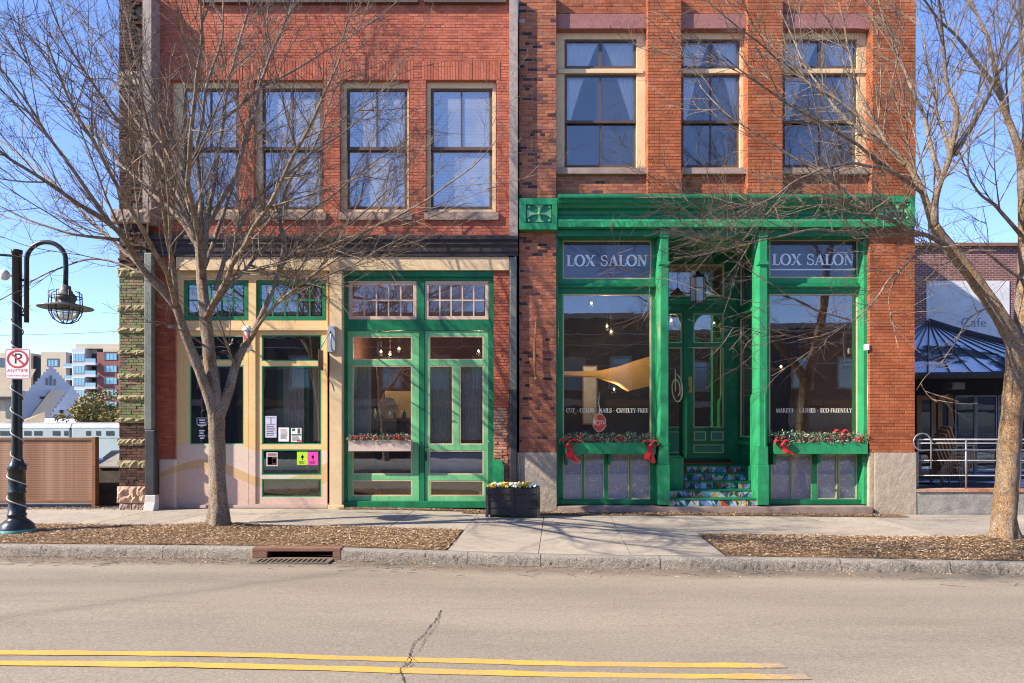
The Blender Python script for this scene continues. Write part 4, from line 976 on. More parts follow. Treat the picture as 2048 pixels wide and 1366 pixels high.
# slender cast columns with a splayed left face
for a, b in ((1320,1336),(1517,1533)):
    mb = MB(); x0, x1 = sx(a), sx(b)
    mb.box(x0, x1, -.05, .30, sz(893), sz(476)); 
    mb.add([(x0-.035,.12,sz(893)),(x0,-.045,sz(893)),(x0,.28,sz(893)),(x0-.035,.28,sz(893)),(x0-.035,.12,sz(476)),(x0,-.045,sz(476)),(x0,.28,sz(476)),(x0-.035,.28,sz(476))],
           [(0,1,5,4),(3,0,4,7),(4,5,6,7),(0,3,2,1)])
    col = obj('column', mb, M['green_mid'], RB, bev=.008)
    mb = MB(); mb.box(x0-.02, x1+.01, -.075, .3, sz(476), sz(462)); obj('capital', mb, M['green_mid'], col, bev=.005)
    mb = MB(); mb.box(x0-.03, x1+.015, -.085, .29, sz(531), sz(524)); obj('collar', mb, M['green_mid'], col, bev=.005)
    mb = MB(); mb.box(x0-.05, x1+.02, -.09, .32, sz(1009), sz(930)); mb.box(x0-.035, x1+.01, -.07, .31, sz(930), sz(893)); obj('plinth', mb, M['green_mid'], col, bev=.008)
mb = MB(); mb.pbox(1314, 1319.5, 470, 1009, .16, .45); obj('frame_post', mb, M['green_mid'], RB, bev=.006)
# ---------------- recessed entrance
DY = 1.6; ET = 5.62
M['deck'] = paint('dark entry boards', (.05,.07,.06), .7, .2)
mb = MB(); mb.box(EX0-.1, EX1+.15, .31, 1.75, ET, ET+.12); obj('entry_ceiling', mb, M['green_deep'], RB)
# side walls of the entry: framed glass, the right one shows
def side_wall(x, flip):
    sgn = -1 if flip else 1; mb = MB(); a, b = .34, DY
    def yb(y0, y1, z0, z1): mb.box(x, x+sgn*.10, y0, y1, z0, z1) if sgn > 0 else mb.box(x-.10, x, y0, y1, z0, z1)
    yb(a, b, -.1, 1.45); yb(a, b, 4.15, 4.45); yb(a, b, 5.38, ET)
    yb(a, a+.10, 1.45, 4.15); yb(b-.16, b, 1.45, 4.15); yb(a, a+.10, 4.45, 5.38); yb(b-.16, b, 4.45, 5.38)
    f = obj('side_window', mb, M['green_deep'], RB)
    for z0, z1 in ((1.45,4.15),(4.45,5.38)):
        mb = MB(); xx = x - sgn*.004
        for q in ((a+.10,a+.13,z0,z1),(b-.19,b-.16,z0,z1),(a+.13,b-.19,z0,z0+.03),(a+.13,b-.19,z1-.03,z1)): mb.box(min(xx,xx+sgn*.03), max(xx,xx+sgn*.03), q[0], q[1], q[2], q[3])
        obj('trim', mb, M['tan_trim'], f)
        mb = MB(); mb.box(x+sgn*.04-.003, x+sgn*.04+.003, a+.10, b-.16, z0, z1); obj('pane', mb, M['glass'], f)
    mb = MB(); 
    mb.box(min(x-sgn*.05,x), max(x-sgn*.05,x)-.001, .36, DY-.02, 4.2, 4.27); mb.box(min(x-sgn*.05,x), max(x-sgn*.05,x)-.001, .36, DY-.02, 1.28, 1.36); obj('moulding', mb, M['green_mid'], f)
side_wall(sx(1476, DY), False); side_wall(sx(1334, .5), True)
# back wall with transom, door and side light
mb = MB(); xa, xb = sx(1334,.5)-.02, sx(1480,DY)
mb.pholed(1318, 1480, 470, 925, DY, DY+.1, [(1330,1449,528,594), (1330,1368,622,912), (1372,1456,618,917)])
obj('entry_wall', mb, M['green_deep'], RB)
f = obj('transom_window', MB().pframe(1330, 1449, 528, 594, 3, DY+.02, DY+.07), M['tan_trim'], RB); pane(f, 1333, 1446, 531, 591, DY+.05, 'glass_shop')
mb = MB(); mb.pbox(1330, 1472, 597, 604, DY-.05, DY-.001); mb.pbox(1330, 1472, 604, 609, DY-.03, DY-.001)
for i in range(34): mb.ball((sx(1332,DY)+(sx(1470,DY)-sx(1332,DY))*i/33, DY-.01, sz(611.5,DY)), .013, 0, 6, 4)
obj('moulding', mb, M['green_mid'], RB)
def leaf(a, b, name, label, circ):
    y = DY + .02; w_ = b-a
    pa, pb = a+15 if w_ > 60 else a+1, b-9 if w_ > 60 else b-5
    hs = [(pa, pb, 627, 686), (pa, pb, 695, 855)]
    low = [(pa+1, (pa+pb)/2-5, 863, 881), ((pa+pb)/2+5, pb, 863, 881), (pa, pb, 889, 906)] if w_ > 60 else [(pa, pb, 863, 906)]
    mb = MB(); mb.pholed(a, b, 618, 917, y, y+.06, hs + low); d = obj(name, mb, M['green_deep'], RB, label=label, bev=.004)
    for q in hs + low: trim(d, q[0], q[1], q[2], q[3], y-.003, 'tan_trim', 1.8)
    for q in low:
        mb = MB(); mb.pbox(q[0], q[1], q[2], q[3], y+.03, y+.04); obj('panel', mb, M['green_panel'], d)
    mb = MB()                                                        # square corner plates leaving a round light
    q = hs[0]; cx, cz = (sx(q[0],y)+sx(q[1],y))/2, (sz(q[2],y)+sz(q[3],y))/2; rx, rzz = (sx(q[1],y)-sx(q[0],y))/2*.93, (sz(q[2],y)-sz(q[3],y))/2*.98; n = 32
    W, Hh = rx/.93, rzz/.98; vs = []
    for i in range(n):
        t = 2*math.pi*i/n; c_, s_ = math.cos(t), math.sin(t); k = 1/max(abs(c_), abs(s_))
        vs += [(cx+W*c_*k, y+.022, cz+Hh*s_*k), (cx+rx*c_, y+.022, cz+rzz*s_), (cx+rx*c_, y+.035, cz+rzz*s_)]
    fs = []
    for i in range(n): a_, b_ = 3*i, 3*((i+1) % n); fs += [(a_, a_+1, b_+1, b_), (a_+1, a_+2, b_+2, b_+1)]
    mb.add(vs, fs); obj('round_surround', mb, M['green_mid'], d)
    for q in hs: pane(d, q[0]+.5, q[1]-.5, q[2]+.5, q[3]-.5, y+.036, 'glass_shop')
    return d
M['green_panel'] = paint('grey green door panel', (.06,.22,.14), .5, .1)
dd = leaf(1372, 1456, 'entrance_door', 'dark green salon door with a round light above a tall pane', True)
leaf(1328, 1368, 'side_light', None, True)
mb = MB(); text_mesh('101', .15, mb, (sx(1418,DY), DY+.012, sz(859,DY))); obj('door_number', mb, M['black_paint'], dd)
mb = MB(); mb.pbox(1377, 1384, 753, 785, DY+.0, DY+.018); mb.ball(P(1380.5, 776, DY-.04), .03); mb.tube([P(1380.5,776,DY-.04), P(1380.5,776,DY+.01)], .012, 8); obj('door_handle', mb, M['brass'], dd)
mb = MB(); mb.pbox(1370, 1460, 917.5, 925, DY-.06, DY+.1); obj('threshold', mb, M['black_paint'], RB)
# painted steps: triangles of plain paint on every riser
cols = [(.62,.33,.05),(.10,.17,.36),(.30,.52,.58),(.42,.07,.04),(.012,.07,.045),(.42,.53,.60),(.16,.26,.48),(.02,.11,.075)]
SM = [paint('step paint %d' % i, c, .5, .12, 6, .25, .1) for i, c in enumerate(cols)]
sz0 = .035
for i in range(5):
    y0 = -.02 + .285*i; z0 = sz0 + .156*i; z1 = z0+.156
    x0, x1 = (sx(1337), sx(1514)) if i < 2 else (sx(1369,y0), sx(1500,y0))
    mb = MB(); mb.box(x0, x1, y0+.004, y0+.60 if i < 4 else DY+.05, z0-.02, z1-.028, 0)
    mb.box(x0, x1, y0-.012, y0+.60 if i < 4 else DY+.05, z1-.028, z1, 0)
    st = obj('step', mb, M['green_deep'], RB)
    r = random.Random(300+i); mb = MB(); n = max(8, int((x1-x0)/.085)); top = [x0+(x1-x0)*q/n + (r.uniform(-.05,.05) if 0<q<n else 0) for q in range(n+1)]; bot = [x0+(x1-x0)*q/n + (r.uniform(-.05,.05) if 0<q<n else 0) for q in range(n+1)]
    mids = [((top[q]+bot[q]+top[q+1]+bot[q+1])/4 + r.uniform(-.025,.025), z0+.064+r.uniform(-.03,.03)) for q in range(n)]
    zb, zt = z0+.002, z1-.029; last = -1
    def tri(a, b, c):
        global last
        k = r.choice([q for q in range(8) if q != last]); last = k
        mb.add([(a[0],y0,a[1]),(b[0],y0,b[1]),(c[0],y0,c[1])], [(0,1,2)], k)
    for q in range(n):
        A,B,C_,D_ = (bot[q],zb),(bot[q+1],zb),(top[q+1],zt),(top[q],zt)
        if r.random() < .55:
            m_ = mids[q]; tri(A,B,m_); tri(B,C_,m_); tri(C_,D_,m_); tri(D_,A,m_)
        elif r.random() < .5: tri(A,B,C_); tri(A,C_,D_)
        else: tri(A,B,D_); tri(B,C_,D_)
    obj('painted_riser', mb, SM, st)
mb = MB(); mb.box(sx(1337), sx(1369,.5), .56, DY+.05, -.05, 1.02); mb.box(sx(1337)-.0, sx(1366,.5), .54, DY+.04, 1.02, 1.06); obj('step_cheek', mb, M['green_mid'], RB, bev=.008)
mb = MB(); mb.box(sx(1500,.55), sx(1476,DY)+.02, .56, DY+.05, -.05, .83); obj('step_cheek', mb, M['green_deep'], RB, bev=.008)
mb = MB(); mb.box(sx(1115), sx(1741), -.10, .3, g(3)-.2, .028); obj('stone_step', mb, M['sill_stone'], RB, bev=.01)
# open gate leaves beside the steps, each with an oval iron scroll
def gate(p0, p1, z0, z1, mat, sc, smat, lab):
    a, b = Vector((p0[0], p0[1], 0)), Vector((p1[0], p1[1], 0)); d = (b-a).normalized(); nrm = Vector((-d.y, d.x, 0)); th = .022
    def slab_(t0, t1, za, zb, off, k):
        m = MB(); q = []
        for z in (za, zb):
            for tt, o_ in ((t0,off-k),(t1,off-k),(t1,off+k),(t0,off+k)): v = a+d*tt+nrm*o_; q.append((v.x, v.y, z))
        return m.add(q, [(0,3,2,1),(4,5,6,7),(0,1,5,4),(1,2,6,5),(2,3,7,6),(3,0,4,7)])
    L = (b-a).length
    gt = obj('gate_leaf', slab_(0, L, z0, z1, 0, th), M[mat], RB, label=lab, bev=.006)
    for t0 in (.04, L*.52):
        obj('board', slab_(t0, t0+L*.44, z0+.06, z1-.06, -th-.012, .010), M[mat], gt); obj('board', slab_(t0, t0+L*.44, z0+.06, z1-.06, th+.012, .010), M[mat], gt)
    for cz, rz_, rt in sc:
        m = MB(); pts = []
        for i in range(40):
            f = i/39; an = R(95 - 560*f); rr = 1-.62*f
            v = a + d*(L*.5 + rt*rr*math.cos(an)) ; pts.append((v.x - nrm.x*.03 + (.05-.1*f)*d.y*0, v.y, cz + rz_*rr*math.sin(an)))
        m.tube(pts, .013, 6)
        v = a + d*L*.5; m.tube([(v.x, v.y, cz+rz_*1.35), (v.x, v.y, cz-.05)], .011, 6)
        obj('scroll', m, M[smat], gt)
gate((sx(1531,-.06), -.06), (sx(1503,.62), .62), .33, 2.38, 'green_mid', [(2.55,.33,.26),(1.75,.22,.18)], 'green_deep', 'tall green gate leaf standing open against the right column')
gate((sx(1371,.40), .40), (sx(1362,1.0), 1.0), 1.02, 2.30, 'green_mid', [], 'cream', 'narrow green gate leaf standing open left of the steps')
mb = MB(); c_ = P(1353, 778, .36); pts = []
for i in range(44):
    f = i/43; an = R(80 - 520*f); rr = 1-.55*f; pts.append((c_.x + .135*rr*math.cos(an), c_.y + .10*math.sin(an)*rr, c_.z + .33*rr*math.sin(an)))
mb.tube(pts, .014, 6); mb.tube([(c_.x-.03, c_.y, c_.z+.43), (c_.x-.025, c_.y, c_.z-.05)], .012, 6); mb.tube([pts[3], (sx(1365,.45), .45, c_.z+.05)], .012, 6)
obj('scroll', mb, M['cream'], RB, label='pale iron scroll left of the steps')
# lantern in the entry
lp = P(1396, 577, .75)
T = thing('hanging_lantern', 'hexagonal glass lantern hanging over the salon steps', 'lantern', tuple(lp))
mb = MB(); zt_, zb_ = sz(556,.75), sz(606,.75); rr = .17
for i in range(6):
    a = math.pi*i/3; p = (lp.x+rr*math.cos(a), lp.y+rr*math.sin(a)); mb.tube([(p[0],p[1],zb_),(p[0],p[1],zt_)], .010, 4)
for z in (zt_, (zt_+zb_)/2+.04, zb_+.02): mb.tube([(lp.x+rr*math.cos(R(60*i)), lp.y+rr*math.sin(R(60*i)), z) for i in range(7)], .009, 4)
mb.lathe([(.18,0),(.15,.04),(.07,.09),(.05,.13),(.015,.16),(.001,.17)], (lp.x,lp.y,zt_), 6, sm=False); mb.lathe([(.17,0),(.001,-.02)], (lp.x,lp.y,zb_), 6, sm=False)
for i in range(6):
    a = R(60*i); mb.tube([(lp.x+.17*math.cos(a), lp.y+.17*math.sin(a), zt_), (lp.x+.19*math.cos(a), lp.y+.19*math.sin(a), zt_+.06), (lp.x+.16*math.cos(a), lp.y+.16*math.sin(a), zt_+.09)], .006, 4)
obj('frame', mb, M['black_paint'], T)
for i in range(6):
    a, b = R(60*i), R(60*i+60); k = .96*rr
    mb = MB(); mb.quad((lp.x+k*math.cos(a),lp.y+k*math.sin(a),zb_),(lp.x+k*math.cos(b),lp.y+k*math.sin(b),zb_),(lp.x+k*math.cos(b),lp.y+k*math.sin(b),zt_),(lp.x+k*math.cos(a),lp.y+k*math.sin(a),zt_)); obj('pane', mb, M['lantern_glass'] if 'lantern_glass' in M else M.setdefault('lantern_glass', paint('milky lantern glass', (.35,.40,.42), .25, .1)), T)
mb = MB(); mb.tube([(lp.x,lp.y,zt_+.16),(lp.x,lp.y,ET)], .008, 5); obj('chain', mb, M['black_paint'], T)
for px, py, y, l in ((1342,640,2.2,'bright bulb seen through the round side light left of the salon door'),(1214,652,1.7,'upper lit bulb near the middle of the left salon window'),(1222,663,2.0,'lower lit bulb near the middle of the left salon window'),(1183,606,1.6,'lit bulb at the top left of the left salon window'),(1228,778,2.6,'small lit bulb low in the left salon window'),(1428,646,2.8,'lit bulb seen through the round light of the salon door'),(1492,572,2.4,'lit bulb behind the glass side wall of the salon entry'),(1562,733,1.6,'lit bulb at the left edge of the right salon window')):
    t = thing('pendant_bulb', l, 'lamp', tuple(P(px,py,y)), 'lit bulbs inside the shops')
    p = P(px,py,y); lamp_light(t, p, 34 if px in (1214,1222) else 9); mb = MB(); mb.ball(p, .024); obj('bulb', mb, M['bulb'], t)
    mb = MB(); mb.tube([p+Vector((0,0,.024)), p+Vector((0,0,.09))], .02, 8); mb.tube([p+Vector((0,0,.09)), (p.x,p.y,5.75)], .004, 4); obj('cord', mb, M['black_paint'], t)
# salon interior glimpsed through the glass: counter, styling chairs, mirrors
BY = 2.1; mb = MB(); top = [(1095,741),(1150,743),(1200,741),(1240,732),(1275,720),(1330,704)]; bot = [(1095,750),(1150,751),(1200,753),(1240,767),(1262,781),(1330,764)]
poly = [(sx(px,BY), sz(py,BY)) for px, py in top] + [(sx(px,BY), sz(py,BY)) for px, py in reversed(bot)]
mb.prism(poly, BY, BY+.5); obj('awning_reflection', mb, paint('tan bulkhead paint', (.80,.46,.15), .7, .08), RB)  # tan slab added inside to stand for a sunlit awning's reflection
for k, (px, l) in enumerate(((1215, 'dark reception counter inside the left salon window'), (1640, 'dark reception counter inside the right salon window'))):
    T = thing('salon_counter', l, 'counter', (sx(px,3), 3, .2), 'salon counters'); cx_ = sx(px,3.2)
    mb = MB(); mb.box(cx_-.8, cx_+.8, 3.0, 3.5, .2, 1.3); obj('body', mb, M['interior_red'], T); mb = MB(); mb.box(cx_-.85, cx_+.85, 2.95, 3.55, 1.3, 1.36); obj('top', mb, M['wood'], T)
for px, Yc, l in ((1165,1.9,'black styling chair low in the left salon window'),(1275,2.2,'black styling chair at the right side of the left salon window'),(1585,2.0,'black styling chair low in the right salon window')):
    cx_ = sx(px,Yc); T = thing('styling_chair', l, 'chair', (cx_,Yc,.2), 'salon styling chairs')
    mb = MB(); mb.lathe([(.28,0),(.28,.03),(.05,.06),(.05,.45)], (cx_,Yc,.2), 14); obj('pedestal', mb, M['steel'], T)
    mb = MB(); mb.box(cx_-.26, cx_+.26, Yc-.25, Yc+.25, .65, .77); obj('seat', mb, M['black_paint'], T, bev=.03)
    mb = MB(); mb.box(cx_-.25, cx_+.25, Yc+.20, Yc+.30, .80, 1.45); obj('backrest', mb, M['black_paint'], T, bev=.03)
    for sd in (-1,1):
        mb = MB(); mb.box(cx_+sd*.27-.03, cx_+sd*.27+.03, Yc-.22, Yc+.22, .90, .95); obj('armrest', mb, M['black_paint'], T, bev=.01)
for px, l in ((1180,'tall mirror on the back wall of the left salon room'),(1600,'left tall mirror on the back wall of the right salon room'),(1680,'right tall mirror on the back wall of the right salon room')):
    T = thing('wall_mirror', l, 'mirror', (sx(px,4.9),4.9,1.4), 'salon mirrors')
    mb = MB(); mb.pframe(px-16, px+16, 730, 850, 2.5, 4.9, 4.97); obj('frame', mb, M['wood'], T); mb = MB(); mb.pbox(px-13, px+13, 733, 847, 4.93, 4.94); obj('glass', mb, M['steel'], T)
# iron strap and cable on the brick pier, conduit box on the right frame, cable by the drainpipe
mb = MB(); mb.tube([P(1072,642,-.06), P(1070,680,-.09), P(1069,720,-.09), P(1071,755,-.10)], [.016,.03,.03,.028], 6); mb.ball(P(1072,757,-.10), .04); mb.tube([P(1071,640,.02), P(1071,642,-.03)], .012, 6)
obj('iron_strap', mb, M['strap'], RB)
mb = MB(); mb.pbox(1731, 1739, 688, 700, -.03, .04); obj('conduit_box', mb, M['white_paint'], RB, bev=.004)
mb = MB(); mb.tube([P(1735,700,.09), P(1735,980,.09)], .008, 5); obj('conduit', mb, M['steel'], RB)
mb = MB(); mb.pbox(1720, 1729, 972, 984, .26, .31); obj('conduit_box', mb, M['steel'], RB)
mb = MB(); mb.tube([P(1036,905,-.05), P(1039,940,-.06), P(1037,985,-.05)], .009, 5); obj('loose_cable', mb, M['chip_a'], RB)
# ------------------------------------------------------------------ garlands, bows, boxes
def greenery(parent, a, b, py, y0, y1, n, seed, hang=.06, hi=.14, red=.1):
    r = random.Random(seed); mb = MB(); mr = MB(); x0, x1 = sx(a,y0), sx(b,y0); zb = sz(py,y0)
    for _ in range(n):
        x = r.uniform(x0,x1); y = r.uniform(y0-.05,y1); lump = .55+.45*noise.noise(Vector((x*5,seed,0))); z = zb + r.uniform(-hang*.4, hi*max(.25,lump+.2))
        if r.random() < .12: z = zb - r.uniform(0,hang); y = y0-.03
        d = Vector((r.gauss(0,1), r.gauss(-.4,.8), r.gauss(.6,.7))).normalized(); L = r.uniform(.03,.075); sd = d.cross(Vector((r.gauss(0,1),r.gauss(0,1),r.gauss(0,1)))).normalized()*L*.16
        p = Vector((x,y,z)); mi = r.choices((0,1),(3,2))[0]
        mb.add([p-sd*.3, p+d*L*.5-sd, p+d*L, p+d*L*.5+sd], [(0,1,2,3)], mi)
    for _ in range(int(n*red*.15)):
        x = r.uniform(x0,x1); mr.ball((x, y0-.03+r.uniform(-.03,.02), zb+r.uniform(-.02,hi*.6)), r.uniform(.014,.022), 0, 6, 4)
    obj('foliage', mb, [M['leafy'], M['leafy_pale']], parent); obj('berries', mr, M['ribbon'], parent, kind='stuff')
def bow(px, py, y, s, label, drop=.30, lean=0.0, seed=0):
    c = P(px, py, y); t = thing('ribbon_bow', label, 'bow', tuple(c), 'red bows on the salon window boxes'); r = random.Random(seed)
    for sd in (-1, 1):
        mb = MB(); n = 14
        for i in range(n+1):
            a = 2*math.pi*i/n; x = sd*(.5-.5*math.cos(a))*.13*s; z = math.sin(a)*.05*s + sd*.0 + x*.25*sd; w_ = (.035+.02*math.sin(a/2))*s
            mb.v += [(c.x+x, c.y-.03-w_*.6, c.z+z+.01*math.sin(5*a)), (c.x+x*1.05, c.y-.03+w_*.5, c.z+z*1.2+.012)]
        for i in range(n): mb.f.append((2*i,2*i+1,2*i+3,2*i+2)); mb.m.append(0); mb.s.append(True)
        obj('loop', mb, M['ribbon'], t)
        mb = MB(); n = 8
        for i in range(n+1):
            f = i/n; x = sd*.05*s*f + lean*f + .012*math.sin(f*7+sd); z = -drop*f*(1 if sd > 0 else .8); w_ = .035*s*(1+.3*f)
            mb.v += [(c.x+x-w_, c.y-.05-.02*math.sin(f*6), c.z+z), (c.x+x+w_, c.y-.05+.02*math.sin(f*6), c.z+z-.012)]
        for i in range(n): mb.f.append((2*i,2*i+1,2*i+3,2*i+2)); mb.m.append(0); mb.s.append(True)
        obj('tail', mb, M['ribbon'], t)
    mb = MB(); mb.ball((c.x,c.y-.05,c.z), .032*s, 0, 8, 5); obj('knot', mb, M['ribbon'], t)
def window_box(a, b, t, u, y0, y1, mat, label):
    o = thing('window_box', label, 'window box', (sx((a+b)/2,y0), y1, sz(u,y0)))
    mb = MB(); x0,x1,z0,z1 = sx(a,y0), sx(b,y0), sz(u,y0), sz(t,y0)
    mb.box(x0, x1, y0, y0+.02, z0, z1); mb.box(x0, x1, y1-.02, y1, z0, z1); mb.box(x0, x0+.02, y0+.02, y1-.02, z0, z1); mb.box(x1-.02, x1, y0+.02, y1-.02, z0, z1); mb.box(x0+.02, x1-.02, y0+.02, y1-.02, z0, z0+.02)
    obj('box', mb, M[mat], o, bev=.004)
    mb = MB(); mb.box(x0+.02, x1-.02, y0+.02, y1-.02, z0+.02, z1-.03); obj('soil', mb, M['mulch'], o)
    return o
M['box_cream'] = paint('cream window box paint', (.56,.44,.36), .6, .08)
window_box(697, 822, 880.5, 902.5, -.14, .11, 'box_cream', 'cream window box under the pale green shop window')
G = thing('evergreen_garland', 'frosted greens with red berries on the cream window box', 'garland', (sx(760), -.05, sz(880))); greenery(G, 693, 820, 878, -.13, .06, 900, 1, .07, .11, .30)
for k, (a, b) in enumerate(((1130,1312),(1548,1736))):
    o = window_box(a, b, 885.5, 908, -.02, .30, 'green_mid', ['green window box under the left salon window', 'green window box under the right salon window'][k])
    for px in ((a+4,(a+b)/2,b-4)):
        mb = MB(); x = sx(px); mb.prism([(x-.03,sz(908)),(x+.03,sz(908)),(x+.025,sz(930)),(x-.025,sz(930))], .08, .30); obj('bracket', mb, M['green_deep'], o)
G = thing('evergreen_garland', 'frosted greens and cones along the left salon window box', 'garland', (sx(1220), -.05, sz(885))); greenery(G, 1128, 1312, 883, .02, .26, 1500, 2, .03, .20, .12)
G = thing('evergreen_garland', 'frosted greens and cones along the right salon window box', 'garland', (sx(1640), -.05, sz(885))); greenery(G, 1545, 1738, 883, .02, .26, 1700, 3, .03, .24, .10)
bow(1136, 889, -.04, 1.35, 'red bow with long tails on the left corner of the left salon window box', .36, .10, 1)
bow(1301, 890, -.04, 1.2, 'bunched red bow on the right corner of the left salon window box', .36, -.03, 2)
bow(1563, 889, -.04, 1.15, 'red bow with a slanting tail on the left end of the right salon window box', .20, .14, 3)
bow(1160, 876, .06, .55, 'tiny red bow among the greens at the left of the left salon window', .08, 0, 4)
bow(1240, 877, .06, .55, 'tiny red bow among the greens right of centre of the left salon window', .08, 0, 5)
bow(1682, 868, .06, 1.1, 'red bow lying in the greens near the right end of the right salon window', .06, .12, 6)
bow(1716, 880, .03, .7, 'tiny red bow at the far right end of the right salon window box', .05, .03, 7)
# ------------------------------------------------------------------ black planter with pansies
PYF = -.96; T = thing('planter', 'black slatted wooden planter on the pavement between the shops', 'planter', (sx(1025,PYF), PYF+.2, g(0)-.03))
zg = swz(0,-.9); zt = sz(976,PYF); x0, x1 = sx(971,PYF), sx(1080,PYF); dp = .40
for x in (x0, (x0+x1)/2-.03, x1-.06):
    mb = MB(); mb.box(x, x+.06, PYF-.012, PYF+.05, zg, zt+.012); obj('post', mb, M['planter_black'], T, bev=.005)
for x in (x0, x1-.06):
    mb = MB(); mb.box(x, x+.06, PYF+dp-.05, PYF+dp, zg, zt+.012); obj('post', mb, M['planter_black'], T, bev=.005)
n = 4; hh = (zt-zg-.05)/n
for i in range(n):
    z = zg+.05+i*hh
    for xa, xb in ((x0+.062, (x0+x1)/2-.032), ((x0+x1)/2+.032, x1-.062)):
        mb = MB(); mb.box(xa, xb, PYF+.006, PYF+.028, z+.013, z+hh-.013); obj('slat', mb, M['planter_black'], T, bev=.004)
    mb = MB(); mb.box(x0+.062, x1-.062, PYF+dp-.03, PYF+dp-.01, z+.013, z+hh-.013); obj('slat', mb, M['planter_black'], T)
    for x in (x0+.01, x1-.03):
        mb = MB(); mb.box(x, x+.02, PYF+.052, PYF+dp-.052, z+.013, z+hh-.013); obj('slat', mb, M['planter_black'], T)
mb = MB(); mb.box(x0+.062, x1-.062, PYF+.03, PYF+dp-.032, zg+.06, zt-.03); obj('soil', mb, M['mulch'], T)
def pansy(cx, cy, cz, mat, label, group, seed):
    r = random.Random(seed); t = thing('pansy_plant', label, 'flowers', (cx,cy,cz), group); ml, mf = MB(), MB()
    for _ in range(46):
        d = Vector((r.gauss(0,1), r.gauss(0,1), abs(r.gauss(.3,.5)))).normalized(); L = r.uniform(.03,.06); p = Vector((cx+r.uniform(-.04,.04), cy+r.uniform(-.05,.05), cz+r.uniform(-.02,.04))); sd = d.orthogonal().normalized()*L*.3
        ml.add([p, p+d*L*.5-sd, p+d*L, p+d*L*.5+sd], [(0,1,2,3)])
    for _ in range(15):
        c = Vector((cx+r.gauss(0,.045), cy+r.gauss(-.02,.06), cz+r.uniform(.03,.09))); nrm = Vector((r.gauss(0,.5), -1, r.gauss(.6,.4))).normalized(); a = nrm.orthogonal().normalized(); b = nrm.cross(a); s_ = r.uniform(.022,.034)
        vs = [c + (a*math.cos(q*math.pi*2/10)+b*math.sin(q*math.pi*2/10))*s_*(1 if q % 2 == 0 else .72) for q in range(10)] + [c+nrm*.006]
        mf.add(vs, [(q,(q+1)%10,10) for q in range(10)])
    obj('foliage', ml, M['leafy'], t); obj('bloom', mf, M[mat], t)
r = random.Random(9)
for i in range(14):
    px = 982 + i*6.9; white = i in (1,2,6,7,8,12,13)
    pansy(sx(px,PYF)+r.uniform(-.02,.02), PYF+.12+.16*(i%2), zt-.01, 'pansy_w' if white and i%2 == 0 or i in (1,7,13) else 'pansy_y', 'white pansies flowering in the black planter' if (white and i%2 == 0 or i in (1,7,13)) else 'yellow pansies flowering in the black planter', 'pansies in the planter', i)
# ------------------------------------------------------------------ street lamp
M['cord_white'] = paint('greyish white cord', (.50,.47,.46), .6, .1)
LX, LY = sx(34,-3.15), -3.15; LZ = mz(LX, LY)-.01
T = thing('street_lamp', 'black street lamp with a crook arm and caged pendant light', 'street lamp', (LX, LY, LZ))
s_ = F/(D+LY)
def lz(py): return HC + (HOR-py)/s_
mb = MB(); b = LZ
mb.lathe([(.001,0),(.255,0),(.255,.07),(.24,.09),(.235,.12),(.17,.19),(.13,.22),(.125,.26),(.135,.27),(.135,.30),(.12,.31),(.118,.62),(.126,.63),(.126,.66),(.118,.67),(.118,.99),(.128,1.0),(.132,1.02),(.132,1.06),(.116,1.09),(.09,1.16),(.076,1.20)], (LX,LY,b), 28)
obj('base', mb, M['lamp_green'], T)
mb = MB(); mb.lathe([(.257,-.01),(.259,.055),(.256,.056)], (LX,LY,b), 28); obj('paint_splash', mb, paint('turquoise utility paint', (.09,.30,.27), .7, .4, 9, .5), T)
mb = MB(); mb.lathe([(.076,0),(.076,.1),(.069,2.3),(.067,lz(507)-b-1.2),(.078,lz(507)-b-1.2),(.078,lz(500)-b-1.2),(.001,lz(500)-b-1.19)], (LX,LY,b+1.2), 20); obj('pole', mb, M['lamp_green'], T)
ax = LX+.155; ztop = lz(520); rad = .315
pts = [(ax,LY,lz(645)), (ax,LY,ztop-.2)] + [(ax+rad-rad*math.cos(R(t)), LY, ztop+rad*.92*math.sin(R(t))) for t in range(0,181,12)]
hx = ax+2*rad; pts += [(hx+.005,LY,ztop-.15), (hx+.0,LY,lz(570))]
mb = MB(); mb.tube(pts, .036, 12); obj('arm', mb, M['lamp_green'], T)
for z in (lz(560), lz(630)):
    mb = MB(); mb.tube([(LX+.06,LY,z),(ax,LY,z)], .022, 8); obj('arm_clamp', mb, M['lamp_green'], T)
mb = MB(); zs = lz(612)
mb.lathe([(.03,.34),(.075,.32),(.08,.26),(.10,.24),(.105,.19),(.15,.17),(.16,.12),(.15,.10),(.12,.05),(.39,-.02),(.395,-.035),(.385,-.04),(.12,.0),(.001,.02)], (hx,LY,zs), 28)
obj('shade', mb, paint('tarnished lamp shade', (.16,.16,.14), .45, .25, 6, .3, .1, .4), T)
mb = MB(); mb.lathe([(.175,.02),(.185,-.05),(.18,-.12),(.14,-.19),(.08,-.225),(.001,-.235)], (hx,LY,zs), 24)
gl_ = NB('lamp globe glass'); gl_.b.inputs['Transmission Weight'].default_value = .85; gl_.b.inputs['IOR'].default_value = 1.1; M['globe'] = gl_.done((.85,.88,.88,1), .25, 0, .5)
obj('globe', mb, M['globe'], T)
mb = MB()
for i in range(8):
    a = R(45*i); pr_ = [(.16,.24),(.225,.22),(.235,.0),(.225,-.12),(.17,-.22),(.08,-.275),(.01,-.285)]
    mb.tube([(hx+q*math.cos(a), LY+q*math.sin(a), zs+z) for q, z in pr_], .009, 5)
for q, z in ((.235,-.08),(.23,.14)): mb.tube([(hx+q*math.cos(R(15*i)), LY+q*math.sin(R(15*i)), zs+z) for i in range(25)], .009, 5)
obj('cage', mb, M['black_paint'], T)
